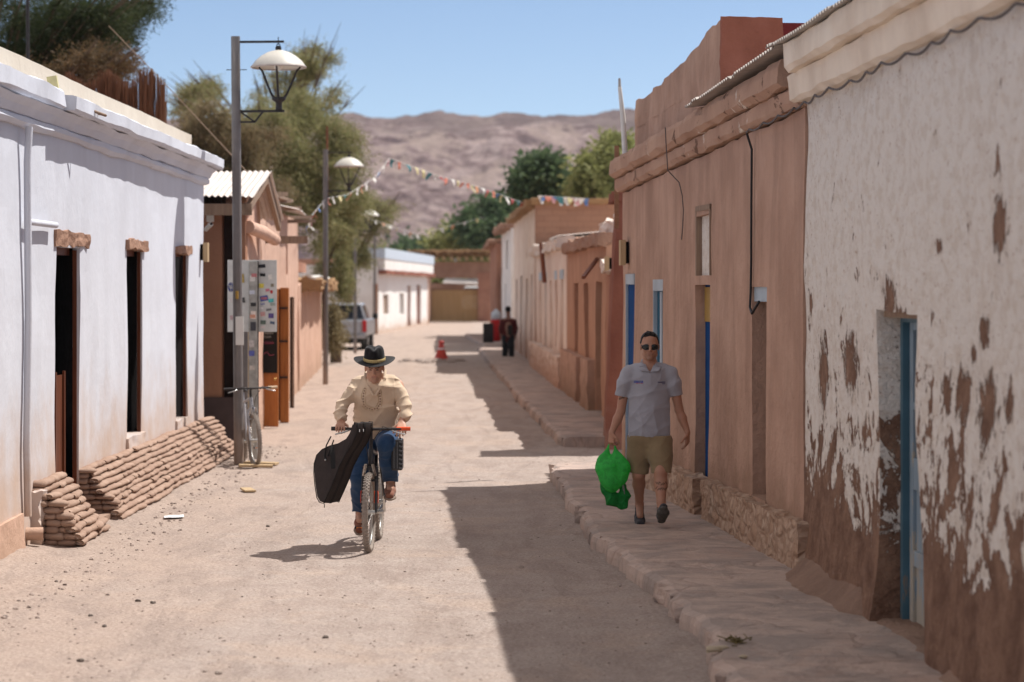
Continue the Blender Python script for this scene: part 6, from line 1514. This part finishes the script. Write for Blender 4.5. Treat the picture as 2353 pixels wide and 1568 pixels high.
    t.cap(A(515,880,.02),A(515,960,.01),.10,.08,.05); t.noise=folds(.005,((10,3,16),(-20,4,9),(15,6,-20)),2)
    t.cuts.append(lambda x,y,z:Z(1118)+.01*np.sin(x*20)-.004+np.where(x>X(520),.012,0)-z); t.cuts.append(lambda x,y,z:z-Z(858)); t.mesh('shorts',fabric('khaki_cotton',(.24,.18,.105),.92,240,.12),.0062,o)
    # socks and shoes
    sh=fabric('charcoal_shoe',(.045,.045,.050),.8,300,.3); sole=simple('dark_sole',(.10,.095,.088),.85,var=.35,scale=40,bump=.3); sk=fabric('dark_sock',(.02,.022,.035),.95)
    for nm,an,toe in (('l',al,(0,-.9,-.10)),('r',ar,(.04,-.80,.60))):
        s_=SDF(.015); s_.cap(an+np.array((0,.0,-.035)),an+np.array((0,.004,.035)),.040,.041); s_.cuts.append(lambda x,y,z,zz=an[2]+.022:z-zz); s_.mesh('sock',sk,.006,o)
        f=np.array(toe,float); f/=np.linalg.norm(f); up=np.array((0,0,1.))-f*f[2]; up/=np.linalg.norm(up); sd=np.cross(f,up)
        hl_=an-up*.068-f*.035
        if nm=='l': hl_[2]=.12+.045
        s_=SDF(.02); s_.ell(hl_+f*.02+up*.012,(.042,.055,.048),.02,np.stack([sd,f,up],1)); s_.chain([hl_+f*.02+up*.01,hl_+f*.11+up*.004,hl_+f*.20-up*.008],[.040,.045,.036],.025,(up,.85)); s_.cap(hl_+f*.03+up*.04,hl_+f*.03+up*.065,.038,.040,.02)
        s_.mesh('shoe',sh,.006,o)
        t_=SDF(.01); t_.chain([hl_+f*-.005-up*.026,hl_+f*.07-up*.030,hl_+f*.14-up*.034,hl_+f*.205-up*.030],[.036,.036,.048,.036],.02,(up,.42)); t_.noise=lambda x,y,z:.0012*np.sign(np.sin((x*sd[0]+y*f[1]+z*f[2])*230)); t_.mesh('sole',sole,.005,o)
        if nm=='l':
            lc=MB()
            for q in range(4): c_=hl_+f*(.07+.02*q)+up*(.052-.006*q); lc.tube([c_-sd*.018,c_+up*.003,c_+sd*.018],.0035,5)
            lc.build('laces',simple('grey_lace',(.12,.12,.12),.9),o)
    # green bag hanging from the closed fingers
    B=lambda xc,yc,dy=0.0:np.array((X(xc),Y0-.05+dy,Z(yc)))
    def bagmat(name,c):
        m=NT(name); a=m.noise(16,6,.65,.8); b_=m.noise(1,4,.6,1.2,m.co((9,9,3)))
        col=m.mix(m.mr(a,.35,.65),mul(c,.8),mul(c,1.2)); m.out(col,.42,m.bump(a,.7,.015,m.bump(b_,.7,.03)),spec=.35)
        tr=m.n('BsdfTranslucent',Color=col); mx=m.n('MixShader',Fac=.55); m.t.links.new(m.b.outputs[0],mx.inputs[1]); m.t.links.new(tr.outputs[0],mx.inputs[2])
        out=[n for n in m.t.nodes if n.type=='OUTPUT_MATERIAL'][0]; m.t.links.new(mx.outputs[0],out.inputs[0]); return m.m
    bg_=thing('carrier_bag','bright green soft bag with a darker green pouch hanging from the walking man\'s hand','bag',tuple(B(262,905)))
    gm=bagmat('bright_green_film',(.08,.66,.14)); gd=bagmat('deep_green_film',(.02,.33,.07))
    s_=SDF(.025)
    s_.chain([B(236,918),B(222,975),B(205,1030)],[.010,.022,.040],.02,((0,1,0),.6)); s_.chain([B(275,912),B(285,975),B(300,1030)],[.010,.022,.045],.02,((0,1,0),.6))
    s_.chain([B(200,1030),B(205,1080),B(235,1160),B(252,1210)],[.055,.075,.075,.050],.05,((0,1,0),.8)); s_.chain([B(300,1030),B(318,1085),B(300,1150),B(262,1205)],[.058,.078,.070,.05],.05,((0,1,0),.8))
    s_.cap(B(245,1070,-.02),B(255,1180,-.03),.075,.06,.04); s_.noise=folds(.006,((17,4,12),(-21,5,9),(9,-3,-24)),3)
    s_.mesh('bag',gm,.0058,bg_)
    s_=SDF(.02); s_.chain([B(205,1150,.04),B(225,1230,.04),B(265,1300,.03),B(330,1345,.03)],[.035,.055,.060,.035],.03,((0,1,0),.7)); s_.chain([B(330,1210,.03),B(345,1270,.03),B(352,1335,.03)],[.03,.045,.028],.03,((0,1,0),.7)); s_.noise=folds(.009,((22,4,14),(-20,5,18),(14,-3,-24)),5)
    s_.mesh('pouch',gd,.0058,bg_)
    MB().tube([B(336,1190,-.02),B(341,1230,-.03),B(343,1262,-.02)],.005,6).tube([B(328,1200,-.03),B(336,1240,-.03)],.004,6).build('cord',simple('grey_cord',(.2,.22,.2),.8),bg_)
man()
# ======================================================= the cyclist
def cyclist():
    BS=np.array((-1.192,21.60,0.0)); hd=math.atan2(-1.06,-.022)     # rear axle, heading towards the camera
    bk,ends=bicycle('bicycle','black mountain bike with orange trim ridden by the man in the black hat',(.022,.022,.026),(.75,.10,.03),tuple(BS),hd,-.03,math.radians(-120),bar_h=1.035)
    c,s=math.cos(hd),math.sin(hd); Lw=lambda p:np.array((BS[0]+p[0]*c-p[1]*s,BS[1]+p[0]*s+p[1]*c,p[2]))
    sb=262.0; X=lambda xc:-1.9695+.001398*xc; Z=lambda yc:1.919-.001398*yc; Yb=21.0
    A=lambda xc,yc,y=Yb:np.array((X(xc),y,Z(yc)))
    skin=skin_mat('sun_browned_skin',(.52,.29,.20),(.36,.14,.11),None)
    b=SDF(.02); hc=A(560,262,20.86); P,M_=head(b,hc,(.0,-1,-.24),(0,-.2,1),1.0)
    b.cap(P(0,-.02,-.09),A(560,400,21.02),.058,.066,.02)
    b.cap(A(470,395,21.05),A(655,385,21.05),.07,.07,.04); b.cap(A(560,420,21.05),A(560,600,21.25),.12,.12,.05)
    pel=Lw((.26,0,.98)); b.cap(A(560,560,21.2),pel,.12,.12,.05)
    # arms reach to the bar grips: near sides given in picture terms
    gl,gr=Lw((.86+.005,-.28,1.035)),Lw((.86+.005,.28,1.035))            # -y local is picture left
    sl,el=A(425,385,21.05),A(362,505,20.93); wl=gl+np.array((.02,.075,.045))
    sr,er=A(698,375,21.05),A(742,490,20.93); wr=gr+np.array((-.02,.075,.045))
    b.chain([sl,el],[.05,.042],.02); b.chain([el,wl],[.04,.026],.015); b.chain([sr,er],[.05,.042],.02); b.chain([er,wr],[.04,.026],.015)
    hand(b,wl,(-.02,-.93,-.20),(0,-.15,-1),(1,-.1,0),.85,1.02,[.62,.80,.85,.85]); hand(b,wr,(.02,-.80,-.42),(0,-.25,-1),(-1,-.1,0),.72,1.04,[.45,.70,.80,.85])
    # legs
    pR=Lw((ends[1][0],.14,ends[1][2])); pL=Lw((ends[0][0],-.14,ends[0][2]))      # pR = picture right pedal
    up=pR if pR[2]>pL[2] else pL
    hipR,hipL=pel+np.array((.085,0,-.02)),pel+np.array((-.085,0,-.02))
    ankR=pR+np.array((.0,.075,.105)); ankL=pL+np.array((-.0,.085,.115))
    def knee(h_,a_,side,L1=.44,L2=.43):
        d=a_-h_; D=np.linalg.norm(d); D=min(D,L1+L2-.002); u=d/np.linalg.norm(d); x=(L1*L1-L2*L2+D*D)/(2*D); r=math.sqrt(max(0,L1*L1-x*x)); f=np.array((side*.10,-1,.35)); f-=u*(f@u); f/=np.linalg.norm(f); return h_+u*x+f*r
    kR,kL=knee(hipR,ankR,.3),knee(hipL,ankL,-.3)
    for h_,k_,a_ in ((hipR,kR,ankR),(hipL,kL,ankL)): b.chain([h_,k_],[.085,.055],.03); b.chain([k_,k_*.6+a_*.4,a_],[.052,.048,.035],.02); b.cap(a_,a_+np.array((0,-.09,-.05)),.034,.03,.02)
    base=(float(BS[0]),21.1,0.0); o=b.mesh('person',skin,.0058,None,base); tag(o,'man in black hat, cream embroidered shirt and jeans riding a mountain bike','person')
    reg=[(0,seg(P(-.018,.088,-.060),P(.018,.088,-.060),.008)),(0,seg(P(-.015,.088,-.071),P(.015,.088,-.071),.008)),(2,near(P(0,.07,-.092),(.05,.04,.03)))]
    for g in (-1,1): reg.append((1,seg(P(g*.014,.090,.020),P(g*.046,.078,.022),.006))); reg.append((1,near(P(g*.030,.082,.004),(.013,.012,.006)))); 
    tint(o,reg)
    h=SDF(.015); h.ell(P(0,-.022,.035),(.079,.090,.080),.01,M_); h.cap(P(-.074,-.015,.02),P(-.072,-.01,-.015),.010,.006); h.cap(P(.074,-.015,.02),P(.072,-.01,-.015),.010,.006); h.cuts.append(lambda x,y,z:np.where(y<P(0,.02,0)[1],P(0,0,.05)[2]-z,-1)); h.mesh('hair',fabric('dark_hair',(.03,.02,.015),.7,400,.3,.5),.006,o)
    # shirt: loose cream cotton leaning forward
    t=SDF(.04)
    t.cap(A(478,366,21.05),A(642,358,21.05),.072,.072,.06); t.cap(A(530,334,21.06),A(590,332,21.06),.056,.055,.05); t.cap(A(560,400,20.98),A(560,600,21.12),.14,.155,.06,((0,1,0),.8)); t.cap(A(490,440,21.0),A(485,580,21.15),.095,.10,.06); t.cap(A(630,440,21.0),A(628,585,21.15),.095,.10,.06)
    t.cap(A(560,590,21.2),pel+np.array((0,.02,.06)),.17,.16,.06,((0,1,0),.9))
    t.chain([A(448,362,21.04),A(396,440,20.98),A(352,510,20.92),A(346,560,20.86),wl+np.array((.0,.06,.03))],[.058,.058,.052,.048,.038],.05)
    t.chain([A(672,354,21.04),A(720,430,20.98),A(750,500,20.92),A(745,560,20.86),wr+np.array((-.0,.06,.035))],[.058,.059,.054,.050,.039],.05)
    fa=folds(.013,((7,3,15),(13,-4,-11),(-16,5,9)),1); fb=folds(.012,((16,5,-30),(10,3,34),(-18,5,22)),3)
    t.noise=lambda x,y,z: fa(x,y,z)+fb(x,y,z)*np.where((x<X(430))|(x>X(680)),1.35,.3)
    t.cuts.append(lambda x,y,z:np.where((np.abs(x-X(560))<.2)&(y<21.0),(Z(622)+.01*np.sin(x*20)-z),-1))
    t.cuts.append(lambda x,y,z:.060-np.sqrt((x-X(560))**2+((y-20.98))**2)-np.clip(Z(375)-z,-.05,.9)*.62)
    sm=fabric('cream_cotton',(.66,.51,.37),.9,200,.06,.3)
    so=t.mesh('shirt',sm,.0062,o)
    cc=SDF(.01)                                                             # upstanding collar edges running into the V
    for sx in (-1,1): cc.chain([A(560+sx*60,282,21.03),A(560+sx*60,330,20.93),A(560+sx*34,385,20.87),A(560+sx*8,430,20.85)],[.012,.014,.012,.009],.01)
    cc.mesh('collar',sm,.005,o)
    off=Vector(rootloc(so))
    def on(u,v,ob=so):
        ok,loc,_,_=ob.ray_cast(Vector((u,19.5,v))-off,Vector((0,1,0))); return (loc+off) if ok else Vector((u,20.86,v))
    em=MB(); path=[(500,390),(492,420),(488,455),(492,490),(512,512),(542,522),(575,512),(592,488),(594,455),(592,420),(588,390)]
    for k,(a_,b_) in enumerate(zip(path[:-1],path[1:])):
        for f in (0,.5):
            xc,yc=a_[0]+(b_[0]-a_[0])*f,a_[1]+(b_[1]-a_[1])*f; l=on(X(xc),Z(yc)); em.ball((l.x,l.y-.001,l.z),(.0062,.003,.0062),8)
    em.build('embroidery',simple('brown_thread',(.14,.06,.035),.9),so); 
    em=MB(); 
    for off_ in (-13,13):
        pp=[]
        for (xc,yc) in path:
            dx=xc-542; dy=yc-450; n_=math.hypot(dx,dy*.6) or 1; l=on(X(xc+off_*dx/n_*.9),Z(yc+(off_*.8 if yc>480 else 0))); pp.append((l.x,l.y-.0005,l.z))
        em.tube(pp,.0022,5)
    em.build('embroidery',simple('tan_thread',(.38,.25,.14),.9),so)
    # jeans
    t=SDF(.03)
    t.cap(pel+np.array((-.03,0,.03)),pel+np.array((.03,0,.03)),.15,.15,.04)
    for h_,k_,a_ in ((hipR,kR,ankR),(hipL,kL,ankL)): 
        t.chain([h_,k_],[.118,.088],.04); t.chain([k_,k_*.55+a_*.45,a_+np.array((0,.012,.03))],[.086,.080,.072],.03)
    t.noise=folds(.0075,((16,5,-24),(10,3,30),(-14,5,20)),6)
    for a_ in (ankR,ankL): t.cuts.append(lambda x,y,z,a_=a_:np.where(np.abs(x-a_[0])<.11,a_[2]+.012+.008*np.sin(x*40)-z,-1))
    t.cuts=[t.cuts[0],t.cuts[1]]
    t.mesh('jeans',fabric('blue_denim',(.022,.055,.125),.9,240,.25,.35,(.045,.09,.17)),.0062,o)
    sh=fabric('red_brown_suede',(.22,.085,.055),.85,200,.25,dust=(.38,.26,.19)); sole=simple('gum_sole',(.25,.19,.15),.8,var=.25)
    for a_,pd in ((ankR,pR),(ankL,pL)):
        f=np.array((.0,-1,-.22 if a_ is ankR else -.55)); f/=np.linalg.norm(f); u_=np.array((0,0,1.))-f*f[2]; u_/=np.linalg.norm(u_); sd=np.cross(f,u_)
        h0=a_-u_*.065-f*.03
        s_=SDF(.02); s_.chain([h0+u_*.012,h0+f*.10+u_*.012,h0+f*.19+u_*.0],[.042,.047,.038],.025,(u_,.85)); s_.cap(h0+f*.02+u_*.04,a_+u_*.005,.042,.043,.02); s_.mesh('shoe',sh,.006,o)
        t_=SDF(.01); t_.chain([h0-u_*.022,h0+f*.08-u_*.028,h0+f*.15-u_*.03,h0+f*.20-u_*.028],[.038,.038,.048,.038],.02,(u_,.40)); t_.mesh('sole',sole,.005,o)
        lc=MB()
        for q in range(4): c_=h0+f*(.07+.024*q)+u_*(.057-.004*q); lc.tube([c_-sd*.020,c_+u_*.004,c_+sd*.020],.004,5)
        lc.build('laces',simple('red_lace',(.40,.06,.05),.9),o)
    # black felt hat with pinched crown and yellow band
    hb=P(0,-.012,.062); U=M_[:,2]; Fw=M_[:,1]; Rt=M_[:,0]; V=[];F=[]; n=56
    prof=[(.178,.004),(.172,.0),(.150,-.006),(.120,-.006),(.098,.0),(.094,.02),(.091,.055),(.088,.085),(.080,.112),(.066,.126),(.045,.128),(.02,.122),(0,.118)]
    def hatpt(r,z,a):
        cx,sx_=math.cos(a),math.sin(a); rx=r*(.97 if r<.11 else 1.0); ry=r*(1.08 if r<.11 else 1.0)
        if r>.12: z+=.018*(abs(cx)**3)*((r-.11)/.06)-.010*(1-abs(cx))*((r-.11)/.06)
        if .03<z<.125 and sx_>.0: pin=(z-.03)/.1*.014*math.exp(-((abs(cx)-.62)/.25)**2); rx-=pin; ry-=pin*1.1
        if z>.108: z-= .020*math.exp(-(cx*r/.022)**2)*(1 if r<.078 else .3)
        return hb+Rt*cx*rx+Fw*sx_*ry+U*z
    for r,z in prof:
        for k in range(n): V.append(hatpt(r,z,2*math.pi*k/n))
    for i in range(len(prof)-1):
        for k in range(n): F.append((i*n+k,i*n+(k+1)%n,(i+1)*n+(k+1)%n,(i+1)*n+k))
    ht=mk('hat',V,F,fabric('black_felt',(.012,.011,.012),.85,300,.3,.2),o,smooth=True); so_=ht.modifiers.new('t','SOLIDIFY'); so_.thickness=.004; sbv=ht.modifiers.new('s','SUBSURF'); sbv.levels=1; sbv.render_levels=1
    V=[];F=[]
    for r,z in ((.0965,.004),(.0985,.006),(.0965,.030),(.094,.032)):
        for k in range(n): a=2*math.pi*k/n; V.append(hb+Rt*math.cos(a)*r*.98+Fw*math.sin(a)*r*1.09+U*z)
    for i in range(3):
        for k in range(n): F.append((i*n+k,i*n+(k+1)%n,(i+1)*n+(k+1)%n,(i+1)*n+k))
    mk('hat_band',V,F,simple('yellow_band',(.50,.38,.17),.8,var=.25,scale=90,bump=.3),ht,smooth=True)
    # instrument case slung from the bar on the picture-left side
    cs=thing('instrument_case','large dark brown soft guitar case hanging across the handlebar of the ridden bike','instrument case',(-1.45,20.5,.4))
    poly=[(448,588),(432,640),(400,690),(345,722),(290,738),(240,762),(205,798),(190,850),(190,905),(200,980),(215,1050),(232,1074),(262,1083),(300,1000),(330,930),(352,862),(398,775),(440,712),(470,640),(470,590)]
    s2=266.0; X2=lambda xc:(-516+.3663*xc)/s2; Z2=lambda yc:CAMZ-(86.7+.3663*yc)/s2
    edge=lambda yc: np.interp(yc,[600,720,860,1083],[470,432,355,265])
    def fp(xc,yc,q): # q = 0 front, 1 back side of thickness
        yv=20.26+max(0,(edge(yc)-xc))*.001377*.95
        return np.array((X2(xc)+q*.118,yv+q*.155,Z2(yc)+q*.0))
    def casemat():
        m=NT('brown_black_nylon'); a=m.noise(10,4,.6); w1=m.noise(300,2); col=m.mix(m.mr(a,.3,.7),(.024,.018,.017),(.038,.028,.026)); return m.out(col,.75,m.bump(w1,.35,.002,m.bump(a,.35,.02)),spec=.25)
    cm_=casemat(); k=len(poly); ctr=np.mean(poly,0); rings=[]
    for q,shr in ((-.02,.93),(.03,.985),(.5,1.0),(.97,.985),(1.02,.93)):
        rings.append([fp(ctr[0]+(x-ctr[0])*shr,ctr[1]+(y-ctr[1])*shr,q) for x,y in poly])
    V=[p for r_ in rings for p in r_]; F=[tuple(range(k)),tuple(range(4*k,5*k))[::-1]]+[(i*k+j,i*k+(j+1)%k,(i+1)*k+(j+1)%k,(i+1)*k+j) for i in range(4) for j in range(k)]
    bo=mk('case',V,F,cm_,cs,smooth=False); bv=bo.modifiers.new('b','BEVEL'); bv.width=.012; bv.segments=3; bv.limit_method='ANGLE'
    for p_ in bo.data.polygons: p_.use_smooth=len(p_.vertices)==4
    pipe=MB(); 
    for q in (.015,.985): pipe.tube([fp(x,y,q)+np.array((0,-.002,0)) for x,y in poly],.0045,6,closed=True)
    for q in (.42,.50): 
        pp=[fp(x,y,q) for x,y in poly]; cc_=fp(*ctr,q); pipe.tube([p+(p-cc_)/np.linalg.norm(p-cc_)*.002 for p in pp],.0028,5,closed=True)
    pipe.build('piping',simple('black_piping',(.012,.011,.011),.6),cs)
    st=MB(); st.bar(fp(312,735,-.06),fp(325,870,-.06),.004,.035,up=(1,0,0)); st.tube([fp(300,680,-.03),fp(272,735,-.04),fp(262,800,-.04),fp(272,822,-.05)],.006,6); st.tube([fp(318,700,-.02),fp(300,760,-.05),fp(285,800,-.05)],.006,6)
    st.build('strap',simple('black_strap',(.014,.013,.013),.7),cs)
    MB().ball(fp(272,822,-.07),.008,8).build('buckle',simple('buckle_steel',(.6,.6,.6),.3,1),cs); MB().tube([fp(258,1086,.1),fp(256,1108,.1)],.004,6).build('zip_pull',M['black_metal'],cs)
    zp=MB()
    for (u,v) in ((482,636),(506,634)): p=np.array((X2(u),20.24,Z2(v))); zp.box(p,(.006,.006,.022))
    zp.build('zip_pull',simple('zip_steel',(.7,.7,.7),.3,1),cs)
    # ridged black case on the other side
    rc=thing('amplifier_case','small black ridged hard case hanging by the rider\'s knee under the red grip','case',(-.96,20.95,.7))
    x0,x1=X(664),X(732); z0,z1=Z(895),Z(706); yc=20.98
    MB().box(((x0+x1)/2,yc,(z0+z1)/2),(x1-x0,.26,z1-z0)).build('case',simple('black_plastic',(.012,.012,.013),.4,spec=.5),rc,bevel=.012)
    rg=MB()
    for q in range(7):
        z=z0+.02+(z1-z0-.04)*q/6; rg.box((x1-.012,yc-.135,z),(.035,.02,.012),rotm(0,.35,0))
    for u in (.25,.55): rg.box((x0+(x1-x0)*u,yc-.134,(z0+z1)/2),(.006,.012,(z1-z0)*.86))
    rg.build('rib',simple('grey_rib',(.10,.10,.105),.35,spec=.5),rc)
    MB().tube([(x0+.02,yc,z1-.005),(x0+.03,yc-.02,z1+.03),(x1-.03,yc-.02,z1+.03),(x1-.02,yc,z1-.005)],.008,8).build('handle',M['black_metal'],rc)
cyclist()
# ======================================================= far walker seen from behind
def walker():
    s=76.0; X=lambda u:(u-CX)/s; Z=lambda v:CAMZ+(HZ-v)/s; Y0=FP/s; A=lambda u,v,dy=0:np.array((X(u),Y0+dy,Z(v)))
    b=SDF(.03); P,M_=head(b,A(1167.5,713),(0,1,0),(0,0,1),1.0)
    b.cap(A(1168,720),A(1168,735),.06,.07); b.cap(A(1158,738),A(1178,738),.09,.09); b.cap(A(1168,745),A(1168,770),.14,.14)
    for sx,dy in ((-1,.12),(1,-.1)): b.chain([A(1168+sx*6,772),A(1168+sx*7,795,dy),A(1168+sx*7.5,818,dy*.6)],[.10,.07,.045]); b.cap(A(1168+sx*7.5,820,dy*.6),A(1168+sx*7.5,821,dy*.6+.15),.045,.04); 
    for sx in (-1,1):
        b.chain([A(1168+sx*14,740),A(1168+sx*17,757),A(1168+sx*16,772,.05)],[.06,.05,.035],.02); hand(b,A(1168+sx*16,773,.05),(0,.1,-1),(-sx,0,0),(0,1,0),.4)
    o=b.mesh('person',skin_mat('brown_skin',(.25,.14,.10),(.3,.12,.1),None),.012,None,(X(1168),Y0,.13)); tag(o,'person in dark red top and dark trousers walking away on the far pavement','person'); tint(o,[])
    t=SDF(.04); t.cap(A(1157,740),A(1179,740),.10,.10); t.cap(A(1168,745),A(1168,768),.175,.165,.05,((0,1,0),.75)); t.cap(A(1168,765),A(1168,776),.17,.17,.05,((0,1,0),.75))
    for sx in (-1,1): t.chain([A(1168+sx*13,740),A(1168+sx*16.5,755),A(1168+sx*16.5,764)],[.085,.075,.06])
    t.noise=folds(.008); t.mesh('shirt',fabric('dark_red_cotton',(.085,.018,.018)),.012,o)
    t=SDF(.03)
    for sx,dy in ((-1,.12),(1,-.1)): t.chain([A(1168+sx*5.5,775),A(1168+sx*7,795,dy),A(1168+sx*7.5,817,dy*.6)],[.125,.10,.085])
    t.noise=folds(.008); t.mesh('trousers',fabric('dark_trousers',(.018,.020,.024)),.012,o)
    h=SDF(.02); h.ell(P(0,-.02,.035),(.088,.10,.09),.01,M_); h.mesh('hair',fabric('cap_black',(.012,.012,.014)),.012,o)
    bgk=SDF(.02); bgk.cap(A(1172,752,-.16),A(1172,766,-.16),.075,.075,.02,((0,1,0),.5)); bgk.cap(A(1160,738,-.09),A(1172,752,-.15),.015,.015)
    m=bgk.mesh('shoulder_bag',fabric('dark_grey_canvas',(.03,.028,.027)),.012,None,tuple(A(1172,770,-.16))); tag(m,'dark bag on the back of the person walking away','bag')
walker()
